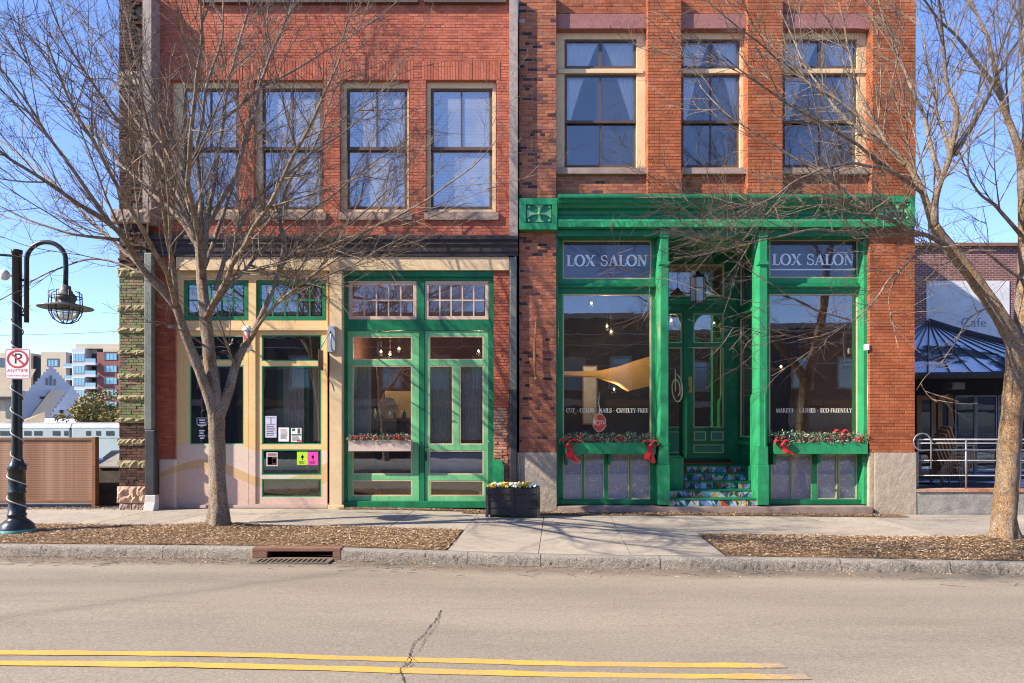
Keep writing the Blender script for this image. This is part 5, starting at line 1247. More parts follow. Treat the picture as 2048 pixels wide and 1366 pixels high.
mb = MB(); mb.tube([(LX-.07,LY,lz(552)),(LX-.17,LY,lz(550))], .018, 6); mb.ball((LX-.2,LY,lz(550)), .075, 0, 10, 6, (1,1,1.2)); obj('sensor', mb, M['white_paint'], T)
mb = MB(); mb.tube([(LX-.03,LY,lz(512)),(LX-.5,LY+.1,lz(505)),(LX-1.5,LY+.2,lz(492))], .02, 8); obj('banner_arm', mb, M['lamp_green'], T)
mb = MB(); pts = []; n = 340
zA, zB = b+.36, lz(600)
for i in range(n+1):
    f = i/n; z = zA+(zB-zA)*f; q = .128 if z < b+1.0 else (.145 if z < b+1.1 else .084); a = -2*math.pi*9.5*f + 1.0
    pts.append((LX+q*math.cos(a), LY+q*math.sin(a), z))
mb.tube(pts, .011, 5); obj('light_string', mb, M['cord_white'], None, 'white string light cord spiralled round the black lamp post', 'string lights')
# no parking sign
NY = LY-.10; T = thing('no_parking_sign', 'square white and red no parking sign strapped to the lamp post', 'sign', (sx(35,NY), NY, sz(728,NY)))
def rrect(x0,x1,z0,z1,r_): return [(cx+r_*math.cos(R(a)), cz+r_*math.sin(R(a))) for cx,cz,a0 in ((x1-r_,z1-r_,0),(x0+r_,z1-r_,90),(x0+r_,z0+r_,180),(x1-r_,z0+r_,270)) for a in range(a0,a0+91,15)]
a, b_, t, u = 10, 60.5, 697, 758
x0,x1,z0,z1 = sx(a,NY), sx(b_,NY), sz(u,NY), sz(t,NY)
mb = MB(); mb.prism(rrect(x0,x1,z0,z1,.03), NY, NY+.006); obj('plate', mb, paint('white sign sheeting', (.80,.74,.74), .5, .03), T)
mb = MB(); o = rrect(x0+.008,x1-.008,z0+.008,z1-.008,.028); i_ = rrect(x0+.017,x1-.017,z0+.017,z1-.017,.02); n = len(o)
mb.add([(x,NY-.001,z) for x,z in o]+[(x,NY-.001,z) for x,z in i_], [(k,(k+1)%n,(k+1)%n+n,k+n) for k in range(n)]); obj('border', mb, M['red_print'], T)
cx, cz = (x0+x1)/2, sz(718,NY); Rx, Rz = .172, .145
mb = MB(); vs = []; n = 40
for k in range(n): vs += [(cx+Rx*math.cos(2*math.pi*k/n),NY-.0035,cz+Rz*math.sin(2*math.pi*k/n)), (cx+(Rx-.03)*math.cos(2*math.pi*k/n),NY-.0035,cz+(Rz-.027)*math.sin(2*math.pi*k/n))]
mb.add(vs, [(2*k,2*((k+1)%n),2*((k+1)%n)+1,2*k+1) for k in range(n)])
dx, dz = .109, -.092; nx, nz = .0095, .0115; mb.add([(cx-dx-nx,NY-.003,cz-dz-nz),(cx-dx+nx,NY-.003,cz-dz+nz),(cx+dx+nx,NY-.003,cz+dz+nz),(cx+dx-nx,NY-.003,cz+dz-nz)], [(0,1,2,3)])
obj('prohibition_ring', mb, M['red_print'], T)
mb = MB(); text_mesh('P', .235, mb, (cx+.005,NY-.0015,cz+.0), squash=1.15); obj('letter', mb, M['black_paint'], T)
mb = MB(); text_mesh('ANYTIME', .072, mb, (cx,NY-.0015,sz(741.5,NY)), squash=1.12); text_mesh('TOW AWAY ZONE', .036, mb, (cx,NY-.0015,sz(751.5,NY)), squash=1.08); obj('lettering', mb, M['red_print'], T)
for z in (sz(702,NY), sz(754,NY)):
    mb = MB(); mb.tube([(LX+.086*math.cos(R(15*i)), LY+.086*math.sin(R(15*i)), z) for i in range(25)], .007, 4); mb.tube([(LX,NY+.006,z),(LX,LY-.07,z)], .012, 6); obj('strap', mb, M['steel'], T)
# ------------------------------------------------------------------ kerb drain
xm = (XD0+XD1)/2; ym = Yk(xm); zt = kz(xm); T = thing('storm_drain', 'rusty kerb inlet with a barred grate in the gutter', 'drain', (xm, ym, zt-.155))
mb = MB(); x0, x1 = XD0, XD1; H_ = (sx(535,ym), sx(666,ym), zt-.135, zt-.045)
def yk2(x): return Yk(x)
mb.holed(x0, x1, zt-.19, zt+.004, ym-.012, ym+.05, [H_]); mb.box(x0, x1, ym+.0505, ym+.20, zt-.02, zt+.006); obj('inlet_frame', mb, M['rust'], T, bev=.006)
mb = MB(); mb.box(H_[0]-.05, H_[1]+.05, ym+.35, ym+.37, zt-.5, zt); obj('inlet_back', mb, M['black_paint'], T)
gx0, gx1, gy0, gy1 = sx(508,ym-.2), sx(662,ym-.2), ym-.34, ym-.05
zr = rz(xm, ym-.2)
mb = MB(); mb.box(gx0+.03, gx1-.03, gy0+.03, gy1-.03, zr+.003, zr+.007); obj('pit_shade', mb, M['crack'], T)  # thin dark plate under the bars, its colour standing for the shade below
mb = MB(); sk = .06
for q in ((gy0-.0,gy0+.03),(gy1-.03,gy1)): mb.box(gx0, gx1, q[0], q[1], zr+.002, zr+.022)
mb.box(gx0, gx0+.035, gy0+.03, gy1-.03, zr+.002, zr+.022); mb.box(gx1-.035, gx1, gy0+.03, gy1-.03, zr+.002, zr+.022); obj('grate_frame', mb, M['iron'], T)
n = 15
me = None
for i in range(n):
    x = gx0+.05+(gx1-gx0-.10)*i/(n-1)
    mb = MB(); mb.box(-.014, .014, 0, gy1-gy0-.064, 0, .014)
    if me is None: me = mesh_of(mb, M['iron'], 'grate_bar')
    share('grate_bar', me, T, (x, gy0+.032, zr+.0075))
# ------------------------------------------------------------------ fixtures on the cream shopfront
c = P(495, 690, -.10); T = thing('barber_pole', 'red and white barber pole lamp with a white cap above the cream door', 'barber pole', tuple(c))
s = NB('barber stripes'); sp = s.n('ShaderNodeSeparateXYZ'); s.l(s.tc.outputs['Object'], sp.inputs[0])
q = s.math('FRACT', s.math('ADD', s.math('MULTIPLY', sp.outputs[2], 3.2), s.math('MULTIPLY', sp.outputs[0], 5.0)))
M['stripes'] = s.done(s.ramp(q, [(0, (.72,.68,.66)), (.45, (.62,.03,.03))], 'CONSTANT'), .3, 0, .5)
zc = lambda py: sz(py,-.10)
mb = MB(); mb.lathe([(.075,0),(.075,zc(663)-zc(689))], (c.x,c.y,zc(689)), 20); obj('glass_cylinder', mb, M['stripes'], T)
mb = MB(); mb.lathe([(.078,0),(.105,.012),(.105,.05),(.08,.07),(.06,.11),(.001,.125)], (c.x,c.y,zc(663)), 20); obj('cap', mb, M['white_paint'], T)
mb = MB(); mb.lathe([(.001,-.17),(.04,-.16),(.045,-.13),(.10,-.09),(.10,-.05),(.08,0)], (c.x,c.y,zc(689)), 20); obj('cup', mb, M['white_paint'], T)
mb = MB(); mb.tube([(c.x,c.y,zc(699)),(c.x+.03,.1,zc(699))], .02, 6); mb.tube([(c.x+.02,c.y,zc(658)),(c.x+.03,.1,zc(658))], .02, 6); obj('bracket', mb, M['steel'], T)
T = thing('sign_bracket', 'pale steel sign bracket with a diagonal arm on the cream post', 'bracket', tuple(P(665,690,-.08)))
mb = MB(); mb.box(sx(656,-.1), sx(671,-.1), -.13, -.085, sz(704,-.1), sz(652,-.1)); obj('wall_plate', mb, M['steel_blue'] if 'steel_blue' in M else M.setdefault('steel_blue', paint('pale blue steel', (.36,.40,.44), .5, .1, 4, .2, .05, .3)), T, bev=.004)
mb = MB(); mb.tube([P(668,656,-.12), P(668,656,-.75)], .018, 6); mb.tube([P(664,700,-.12), P(662,690,-.62), P(662,668,-.75)], .015, 6); mb.tube([P(661,660,-.12), P(642,695,-.32)], .012, 6); obj('arm', mb, M['steel_blue'], T)
mb = MB(); mb.box(sx(641,-.25), sx(642.5,-.25), -.42, -.09, sz(740,-.25), sz(700,-.25)); obj('hanging_plate', mb, M['sash_brown'], T)
mb = MB(); mb.tube([P(650,735,-.085), P(655,755,-.085), P(664,768,-.085), P(668,782,-.085)], .005, 5); obj('cable', mb, M['sash_brown'], T)
T = thing('security_camera', 'small grey security camera beside the slim brick pier', 'camera', tuple(P(346,652,-.05)))
mb = MB(); p = P(346,652,-.05); mb.tube([p+Vector((.04,.15,.05)), p+Vector((.02,.02,.04)), p], .014, 6); obj('mount', mb, M['steel'], T)
mb = MB(); mb.tube([p+Vector((.03,.02,.0)), p+Vector((-.06,-.12,-.03))], [.035,.04], 12); obj('housing', mb, M['steel'], T)
# ------------------------------------------------------------------ brown slatted screen on the left
SY = .30; T = thing('slatted_screen', 'brown slatted wooden screen in a frame beside the stone pilaster', 'screen', (sx(90,SY), SY, 0))
s = NB('stained screen boards'); c = s.ramp(s.noise(2.2, 5, .65, stretch=(1,1,1.6)), [(.3, (.21,.10,.058)), (.5, (.34,.19,.115)), (.7, (.48,.30,.20))])
c = s.mix(1.0, c, s.ramp(s.noise(9, 5, .7, stretch=(.3,1,3)), [(.4, (.85,.85,.85)), (.7, (1.15,1.15,1.15))]), 'MULTIPLY'); s.bump(s.noise(40, 3, .6), .2, .004)
M['screen'] = s.done(c, .38, 0, .5)
xs0, xs1 = -15.0, sx(184,SY); zA, zB = sz(1000,SY), sz(880,SY); n = 34
me = None; hz = (zB-zA)/n
for i in range(n):
    if me is None:
        mb = MB(); mb.box(0, xs1-xs0, 0, .018, .0025, hz-.0025); me = mesh_of(mb, M['screen'], 'slat')
    share('slat', me, T, (xs0, SY+.03+rnd.uniform(-.001,.001), zA+i*hz))
mb = MB(); mb.box(xs0, xs1, SY+.052, SY+.06, zA, zB); obj('backing', mb, M['wood'], T)
for k, (za, zb) in enumerate(((sz(1006,SY),sz(1000,SY)-.002),(sz(880,SY)+.002,sz(875,SY)))):
    mb = MB(); mb.box(xs0, xs1, SY, SY+.09, za, zb); obj('rail', mb, M['wood'], T, bev=.005)
for x in (sx(184,SY), sx(-180,SY)):
    mb = MB(); mb.box(x+.001, x+.085, SY-.02, SY+.11, -.03, sz(874,SY)); obj('post', mb, M['wood'], T, bev=.006)
T = thing('dark_bin', 'dark weathered box between the brown screen and the stone pilaster', 'box', (sx(215,.9), .9, 0))
mb = MB(); mb.box(sx(195,.9), sx(243,.9), .9, 1.6, -.05, sz(936,.9)); obj('body', mb, paint('dark weathered boards', (.085,.07,.055), .8, .4, 5, .5), T, bev=.01)
mb = MB(); x0, x1, z = sx(194,.88), sx(243,.88), sz(935,.88); mb.add([(x0,.86,z),(x1,.86,z),(x1,1.65,z+.25),(x0+.1,1.65,z+.30),(x0,.86,z+.03),(x1,.86,z+.03),(x1,1.65,z+.28),(x0+.1,1.65,z+.33)], [(0,3,2,1),(4,5,6,7),(0,1,5,4),(1,2,6,5),(2,3,7,6),(3,0,4,7)]); obj('lid', mb, M['concrete'], T)
# ------------------------------------------------------------------ right neighbour: patio, railing, stacked chairs, cafe wall
PT = thing('patio_wall', 'low stained concrete wall with a brick coping along the patio', 'wall', (13, 0, g(9)))
stone('wall_body', sx(1832,-.02), 24, g(9)-.2, sz(984,-.02), -.02, .25, 'concrete', PT, 401, .004, (30,6))
mb = MB(); me = None
for i in range(46):
    if me is None:
        mb.box(.004, .209, 0, .30, 0, .06); me = mesh_of(mb, M['raw_brick'], 'coping_brick')
    share('coping_brick', me, PT, (sx(1833,-.02)+i*.2135, -.045, sz(984,-.02)+.001))
RY0 = .06; T = thing('railing', 'galvanised patio railing with four bars and a looped end', 'railing', (13, RY0, sz(980,RY0)))
for py, r_ in ((879,.018),(886.5,.012),(921,.012),(951,.012)):
    mb = MB(); mb.tube([P(1830,py,RY0), (24,RY0,sz(py,RY0))], r_, 8); obj('rail', mb, M['steel'], T)
for px in (1835, 1932, 2040, 2140):
    mb = MB(); mb.tube([P(px,980,RY0), P(px,878,RY0)], .018, 8); obj('post', mb, M['steel'], T)
mb = MB(); pts = [P(1862,938,RY0-.05), P(1862,892,RY0-.05)] + [P(1844.5+17.5*math.cos(R(a)), 884-17*math.sin(R(a)), RY0-.05) for a in range(0,271,15)] + [P(1852,900.5,RY0-.03), P(1880,900,RY0-.01), (24,RY0,sz(900,RY0))]
mb.tube(pts, .016, 8); obj('handrail_loop', mb, M['steel'], T)
# patio floor with old snow
s = NB('patio floor with old snow'); f_ = s.ramp(s.noise(.9, 5, .6, stretch=(.5,1,1)), [(.47, (0,0,0)), (.53, (1,1,1))])
M['patio'] = s.done(s.mix(f_, (.045,.04,.038,1), (.75,.78,.84,1)), .8)
mb = MB(); mb.box(sx(1832)+.01, 24, .26, 8.0, -.3, .30); obj('patio_floor', mb, M['patio'], kind='structure')
# stacked wicker chairs
def chair(i, label):
    dx, dz, dy = .047*i, .085*i, -.012*i
    t = thing('stacked_chair', label, 'chair', (sx(1884,1.6)+dx, 1.6+dy, .30+dz), 'stacked wicker patio chairs')
    bx, by, bz = t.location
    mb = MB(); mb.box(bx-.0, bx+.44, by, by+.44, bz+.42, bz+.45); obj('seat', mb, M['wicker'], t, bev=.012)
    mb = MB(); n = 6
    for k in range(n+1):
        f = k/n; a = .10*math.sin(f*math.pi); mb.v += [(bx-.06-.10*0+.44*f*0 - .09, 0,0)][:0]
    x0 = bx-.0
    mb.add([(x0,by,bz+.46),(x0+.0,by+.44,bz+.46),(x0-.13,by+.42,bz+.86),(x0-.13,by+.02,bz+.86),(x0+.025,by,bz+.46),(x0+.025,by+.44,bz+.46),(x0-.105,by+.42,bz+.86),(x0-.105,by+.02,bz+.86)],
           [(0,3,2,1),(4,5,6,7),(0,1,5,4),(1,2,6,5),(2,3,7,6),(3,0,4,7)])
    mb.tube([(x0-.11,by+.02,bz+.86),(x0-.12,by+.22,bz+.885),(x0-.11,by+.42,bz+.86)], .018, 6); obj('backrest', mb, M['wicker'], t)
    for qx, qy, sp_ in ((.02,.03,-.04),(.02,.41,-.04),(.41,.03,.03),(.41,.41,.03)):
        mb = MB(); mb.tube([(bx+qx,by+qy,bz+.43),(bx+qx+sp_,by+qy,bz)], [.022,.016], 6); obj('leg', mb, M['wicker'], t)
ORD = ['bottom','second','third','fourth','fifth','sixth','topmost']
for i in range(7): chair(i, f"brown wicker chair, {ORD[i]} in the stack behind the railing" if i in (0,6) else f"brown wicker chair, {ORD[i]} from the bottom of the stack")
# table legs on the patio
T = thing('patio_table', 'dark patio table behind the looped railing end', 'table', (sx(1862,2.2), 2.2, .3))
mb = MB(); mb.lathe([(.001,.72),(.35,.72),(.35,.75),(.001,.75)], (sx(1862,2.2),2.2,.3), 18); obj('top', mb, M['black_paint'], T)
mb = MB(); mb.lathe([(.22,0),(.22,.02),(.03,.04),(.03,.72)], (sx(1862,2.2),2.2,.3), 12); obj('pedestal', mb, M['black_paint'], T)
# cafe pavilion: conical standing seam roof with snow, dark glass front
CFX, CFY = sx(1858,6), 6.0
T = thing('cafe_pavilion', 'glass fronted cafe pavilion under a dark conical roof patched with snow', 'pavilion', (CFX+2, 6, .3))
s = NB('dark metal roof with snow patches'); pos = s.tc.outputs['Object']; sp = s.n('ShaderNodeSeparateXYZ'); s.l(pos, sp.inputs[0])
f_ = s.ramp(s.math('ADD', s.noise(.85, 5, .6, stretch=(.6,1,1)), s.math('MULTIPLY', s.math('SUBTRACT', sp.outputs[2], 3.7), .10)), [(.44, (0,0,0)), (.49, (1,1,1))])
M['snow_roof'] = s.done(s.mix(f_, (.045,.05,.05,1), (.78,.81,.87,1)), .6)
za, ze = sz(640,6), sz(746,2.6); mb = MB(); n = 40
ring = []
for k in range(n+1):
    a = math.pi + math.pi*k/n; x = CFX + 6.6*math.cos(a); yv = CFY + 3.4*math.sin(a); ring.append((max(x, X1+.03), yv))
prof = [(0,za)] + [(f_, za-(za-ze)*f_**.88) for f_ in (.12,.24,.35,.45,.55,.64,.73,.82,.91,1.0)]
for x, yv in ring:
    for f, z in prof: mb.v.append((max(CFX+(x-CFX)*f, X1+.03), CFY+(yv-CFY)*f, z+.05*noise.noise(Vector((x*f*1.3, yv*1.3, z*2)))*(f > .05)))
m = len(prof)
for k in range(n):
    for j in range(m-1): q = k*m+j; mb.f.append((q, q+1, q+m+1, q+m)); mb.m.append(0); mb.s.append(False)
obj('roof', mb, M['snow_roof'], T)
for k in range(0, n+1, 1):
    x, yv = ring[k]
    if x <= X1+.05: continue
    mb = MB(); mb.tube([(CFX+(x-CFX)*f, CFY+(yv-CFY)*f, z+.03) for f, z in prof], .020, 4, sm=False); obj('roof_seam', mb, M['black_metal'], T)
mb = MB(); mb.tube([(x, yv, ze-.05) for x, yv in ring], .09, 6, sm=False); obj('eave', mb, M['black_metal'], T)
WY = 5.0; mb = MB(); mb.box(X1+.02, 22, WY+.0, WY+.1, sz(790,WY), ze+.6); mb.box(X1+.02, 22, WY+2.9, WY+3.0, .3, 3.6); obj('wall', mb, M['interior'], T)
for a, b, mt in ((1834,1872,'wood'),(1876,1906,'wood'),(1911,1951,'steel'),(1953,1994,'steel'),(1997,2040,'steel'),(2042,2090,'steel')):
    wd = 9 if mt == 'wood' else 1.6
    f = obj('door_frame', MB().pframe(a, b, 791, 952, wd, WY+.02, WY+.08), M['orange_wood'] if mt == 'wood' and 'orange_wood' in M else M.setdefault('orange_wood', paint('amber door wood', (.30,.15,.06), .5, .15)) if mt == 'wood' else M['steel'], T)
    pane(f, a+wd, b-wd, 791+wd, 952-wd, WY+.05, 'glass_shop')
mb = MB(); mb.pbox(1905, 1930, 765, 778, 3.4, 3.8); obj('heater', mb, M['concrete'], T)
# cafe brick wall behind with a white painted panel
NYW = 9.0; T = thing('cafe_building', 'dark red brick building behind the pavilion with a white painted cafe sign panel', 'building', (sx(1950,NYW), NYW, 0))
s = NB('far dark red brick'); bt = s.n('ShaderNodeTexBrick'); s.l(s.tc.outputs['Object'], bt.inputs['Vector'])
mp = s.n('ShaderNodeMapping'); mp.inputs['Rotation'].default_value = (R(90),0,0); s.l(s.tc.outputs['Object'], mp.inputs[0]); s.l(mp.outputs[0], bt.inputs['Vector'])
bt.inputs['Scale'].default_value = 1.0; bt.inputs['Brick Width'].default_value = .215; bt.inputs['Row Height'].default_value = .075; bt.inputs['Mortar Size'].default_value = .011
bt.inputs['Color1'].default_value = (.16,.055,.045,1); bt.inputs['Color2'].default_value = (.24,.09,.07,1); bt.inputs['Mortar'].default_value = (.36,.27,.25,1)
s.bump(bt.outputs['Fac'], -.4, .01)
M['far_brick'] = s.done(s.mix(1.0, bt.outputs['Color'], s.ramp(s.noise(.9, 5, .6), [(.3, (.7,.7,.7)), (.7, (1.2,1.2,1.2))]), 'MULTIPLY'), .9)
mb = MB(); mb.box(X1+.05, 26, NYW, NYW+8, -.3, sz(494,NYW)); obj('wall', mb, M['far_brick'], T)
mb = MB(); mb.box(X1+.05, 26.1, NYW-.12, NYW+8.1, sz(494,NYW)+.002, sz(487,NYW)); obj('coping', mb, M['rust'], T)
mb = MB(); mb.pbox(1853, 2019, 562, 760, NYW-.03, NYW-.002); obj('painted_panel', mb, paint('chalky wall panel', (.66,.65,.63), .8, .12, 1.5, .35, .2), T)
M['thin_script'] = paint('grey sign script', (.22,.23,.28), .6, .05)
mb = MB(); text_mesh('Cafe', .44, mb, (sx(1946,NYW), NYW-.034, sz(646,NYW)), squash=1.1); obj('lettering', mb, M['thin_script'], T)
# ------------------------------------------------------------------ far left: rail yard and the town behind
def B(name, label, cat, px, Y): return thing(name, label, cat, (sx(px,Y), Y, -3.0))
TY = 55
M['train'] = paint('pale green railway car paint', (.38,.46,.42), .5, .08, .6, .15, .05)
M['train_roof'] = paint('silvery railway car roof', (.36,.36,.35), .5, .2, .8, .3, .05)
M['dark_glass'] = paint('dark reflective glass', (.03,.04,.05), .08, .1, 2, .0, .0, 0, .8)
M['sky_glass'] = paint('blue green glazing', (.20,.34,.38), .12, .15, .3, .0, .0, .3, .8)
for k, (a, b, lab, wins) in enumerate(((143, 420, 'pale green railway car nearest the stone pilaster', [(172,181),(192,201),(212,228)]), (-420, 139, 'long pale railway car behind the black lamp post', [(0,20),(48,62),(68,84),(105,120),(128,136)]))):
    T = B('railway_car', lab, 'train car', (a+b)/2, TY); x0, x1 = sx(a,TY), sx(b,TY); z1 = sz(845,TY)
    mb = MB(); mb.box(x0, x1, TY, TY+2.9, -2.2, z1-.55); obj('body', mb, M['train'], T, bev=.08)
    mb = MB(); mb.xprism([(TY-.03,z1-.548),(TY+.25,z1-.15),(TY+.8,z1),(TY+2.1,z1),(TY+2.65,z1-.15),(TY+2.93,z1-.548)], x0-.05, x1+.05); obj('roof', mb, M['train_roof'], T)
    for q, w_ in wins:
        mb = MB(); mb.pbox(q, w_, 862, 871, TY-.03, TY-.002); o = obj('window', mb, M['dark_glass'], T)
    mb = MB(); mb.box(x0, x1, TY-.02, TY-.003, z1-1.62, z1-1.56); obj('belt_line', mb, M['train_roof'], T)
    mb = MB(); mb.box(x0+1, x1-1, TY+.4, TY+2.5, -3.0, -2.21); obj('underframe', mb, M['black_paint'], T)
# stepped gable station building
M['pale_stone'] = paint('pale painted station wall', (.55,.54,.55), .8, .06, .3, .1, .05)
M['slate'] = paint('dark slate roof', (.025,.028,.036), .7, .15, .6, .2, .05)
M['tan_roof'] = paint('tan shingle roof', (.27,.215,.15), .8, .15, .6, .2, .05)
M['beige_wall'] = paint('beige rendered wall', (.50,.42,.30), .8, .06, .2, .1, .05)
def gable(px_c, top, base, half, steps, Y, hb):
    poly = []; pts = []
    for i in range(steps+1):
        f = i/steps; x = half*(.07+.93*f); pts.append((x, top+(base-top)*f))
    L = [(px_c-half*1.0, base)]; 
    R_ = []
    for i, (x, y_) in enumerate(pts):
        if i == 0: R_ += [(x, y_)]
        else: R_ += [(pts[i-1][0], y_), (x, y_)]
    full = [(px_c-x, y_) for x, y_ in reversed(R_)] + [(px_c+x, y_) for x, y_ in R_]
    full += [(px_c+half, hb), (px_c-half, hb)]
    return [(sx(x,Y), sz(y_,Y)) for x, y_ in full]
T = B('station_building', 'pale railway station with two stepped gables and slate roofs', 'building', 100, 92)
def skew(px, py, pxc, Y0, off=0.0):                     # point on a wall turned away from the sun about the column pxc
    Y = Y0; xc = sx(pxc, Y0)
    for _ in range(8): Y = Y0 + (sx(px,Y)-xc)*.62
    return (sx(px,Y)+off*.53, Y-off*.85, sz(py,Y))
def gable_px(px_c, top, base, half, steps, hb):
    out_ = []; prev = None
    for i in range(steps+1):
        f = i/steps; x = half*(.07+.93*f); y_ = top+(base-top)*f
        if prev is not None: out_.append((prev, y_))
        out_.append((x, y_)); prev = x
    return [(px_c-x, y_) for x, y_ in reversed(out_)] + [(px_c+x, y_) for x, y_ in out_] + [(px_c+half, hb), (px_c-half, hb)]
def skew_wall(name, pts, pxc, Y0, off, th, mat, par):
    f_ = [skew(px, py, pxc, Y0, off) for px, py in pts]; n = len(f_); b_ = [(x-.53*th, y+.85*th, z) for x, y, z in f_]
    mb = MB(); mb.add(f_+b_, [tuple(range(n)), tuple(range(2*n-1,n-1,-1))] + [(i,i+n,(i+1)%n+n,(i+1)%n) for i in range(n)]); return obj(name, mb, M[mat], par)
rc = lambda a, b, t, u: [(a,t),(b,t),(b,u),(a,u)]
skew_wall('gable_wall', gable_px(102, 732, 800, 66, 11, 870), 102, 95, 0, 1.2, 'pale_stone', T)
for a, b, t, u in ((91,96,756,770),(99,103.5,751,771),(107,111,758,771)): skew_wall('window', rc(a,b,t,u), 102, 95, .08, .06, 'dark_glass', T)
skew_wall('gable_wall', gable_px(144, 772, 838, 52, 9, 872), 144, 86, 0, 1.2, 'pale_stone', T)
skew_wall('window', rc(119,127,820,836), 144, 86, .08, .06, 'dark_glass', T)
for a, b, t, u in ((136,139,808,832),(146,149,808,832),(152,154,810,832)): skew_wall('pilaster_strip', rc(a,b,t,u), 144, 86, .10, .09, 'pale_stone', T)
q = lambda px, py, Y: tuple(P(px,py,Y))
mb = MB(); mb.add([q(44,842,88), q(94,838,87.1), q(133,780,87.1), q(101,779,94.9), q(48,836,94.9)], [(0,1,2,3,4)]); obj('roof', mb, M['slate'], T)
mb = MB(); mb.add([q(-120,738,105), q(72,738,105), q(40,797,95.9), q(-120,782,95.9)], [(0,1,2,3)]); obj('roof', mb, M['tan_roof'], T)
mb = MB(); mb.add([q(-10,848,87), q(40,846,87), q(90,846,85.9), q(90,824,85.9), q(50,838,87)], [(0,1,2,3,4)]); obj('roof', mb, M['tan_roof'], T)
mb = MB(); mb.pbox(-120, 43, 797, 860, 95.2, 96); mb.pbox(-120, 40, 781, 793, 94.6, 96); obj('wall', mb, M['beige_wall'], T)
mb = MB(); mb.pbox(-120, 88, 793, 797.5, 94.2, 95.2); obj('gutter', mb, M['slate'], T)
for a, b in ((11,22),(-14,-4)):
    mb = MB(); mb.pbox(a, b, 804, 836, 95.1, 95.18); obj('window', mb, M['dark_glass'], T)
mb = MB(); mb.add([q(90,836.5,84), q(155,838,84), q(150,848,80), q(88,848,80)], [(0,1,2,3)]); obj('porch_roof', mb, M['snow'], T)
# beige flats
T = B('beige_flats', 'beige flat roofed apartment block behind the stepped gable', 'building', 110, 190); Y = 190
mb = MB(); mb.pbox(82, 132, 704, 850, Y, Y+12); mb.pbox(-60, 62, 706, 850, Y+1, Y+12); mb.pbox(62, 82, 712, 850, Y+2, Y+12, 1); mb.pbox(132, 145, 711, 850, Y+2, Y+12, 1); obj('wall', mb, [M['beige_wall'], M['slate']], T)
mb = MB(); mb.pbox(94, 118, 717, 733, Y-.1, Y-.01); f = obj('window', mb, M['dark_glass'], T)
for a, b in ((97,101),(103,107),(109,115)):
    mb = MB(); mb.pbox(a, b, 720, 732, Y-.15, Y-.11); obj('pane', mb, M['sky_glass'], f)
for t in (733, 757):
    mb = MB(); mb.pbox(127, 144, t, t+3, Y-1.2, Y+.5); mb.pbox(127, 144, t-6, t-.2, Y-1.2, Y-1.15, 1); obj('balcony', mb, [M['pale_stone'], M['sky_glass']], T)
mb = MB(); mb.pbox(-20, 10, 716, 734, Y+.9, Y+.99); obj('window', mb, M['dark_glass'], T)
# modern apartment block
T = B('apartment_block', 'modern grey and brick apartment block with stacked balconies', 'building', 190, 160); Y = 160
M['block_grey'] = paint('grey cladding', (.46,.48,.50), .7, .05, .3, .1, .05); M['block_brick'] = paint('far red brick cladding', (.25,.095,.08), .85, .1, .6, .1, .05)
mb = MB(); mb.pbox(144, 170, 697, 850, Y, Y+10, 0); mb.pbox(170, 194, 697, 850, Y+3, Y+10, 0); mb.pbox(194, 340, 704, 850, Y+.5, Y+10, 1); mb.pbox(151, 340, 688, 697, Y+1, Y+10, 2); mb.pbox(206, 340, 697, 703.5, Y+.4, Y+10, 2)
obj('wall', mb, [M['block_grey'], M['block_brick'], M['beige_wall']], T)
for i in range(6):
    t = 706 + 24.2*i
    mb = MB(); mb.pbox(145, 169, t, t+17, Y-.1, Y-.01); f = obj('window', mb, M['white_paint'], T)
    for k in range(4):
        mb = MB(); mb.pbox(145.8+k*5.8, 150.6+k*5.8, t+.8, t+16.2, Y-.16, Y-.11); obj('pane', mb, M['sky_glass'], f)
    mb = MB(); mb.pbox(171, 193, t+1, t+19, Y+2.9, Y+2.99); obj('balcony_door', mb, M['dark_glass'], T)
    mb = MB(); mb.pbox(169.5, 191, t+18.5, t+23.5, Y-1.0, Y+3, 0); mb.pbox(170, 191, t+11, t+18.4, Y-.95, Y-.9, 1); obj('balcony', mb, [M['pale_stone'], M['sky_glass']], T)
    for a in (208, 248, 288):
        mb = MB(); mb.pbox(a, a+26, t, t+14.5, Y+.4, Y+.49); f = obj('window', mb, M['dark_glass'], T)
        for k in range(3):
            mb = MB(); mb.pbox(a+5+k*7, a+11+k*7, t+1, t+13.5, Y+.34, Y+.39); obj('pane', mb, M['sky_glass'], f)
# low ornamental tree in autumn leaf behind the railway car
def leaf_cloud(parent, c, rad, n, seed, size, mats, w=(3,2,2)):
    r = random.Random(seed); mb = MB(); lumps = [(Vector((r.gauss(0,.5)*rad[0], r.gauss(0,.5)*rad[1], r.gauss(0,.42)*rad[2])), r.uniform(.25,.5)) for _ in range(26)]
    for _ in range(n):
        l, q = r.choice(lumps); d = Vector((r.gauss(0,1),r.gauss(0,1),r.gauss(0,1))).normalized()*q*r.random()**.4
        p = Vector(c)+l+Vector((d.x*rad[0],d.y*rad[1],d.z*rad[2])); a = Vector((r.gauss(0,1),r.gauss(0,1),r.gauss(0,1))).normalized(); b = a.orthogonal().normalized(); s_ = size*r.uniform(.6,1.4)
        mb.add([p-a*s_, p-b*s_*.5, p+a*s_, p+b*s_*.5], [(0,1,2,3)], r.choices(range(len(mats)), w)[0])
    return obj('crown', mb, mats, parent)
M['olive'] = paint('olive autumn leaf', (.26,.22,.06), .8, .4, 5); M['golden'] = paint('golden autumn leaf', (.40,.25,.08), .8, .3, 5); M['mossleaf'] = paint('dull green leaf', (.12,.13,.045), .8, .3, 5)
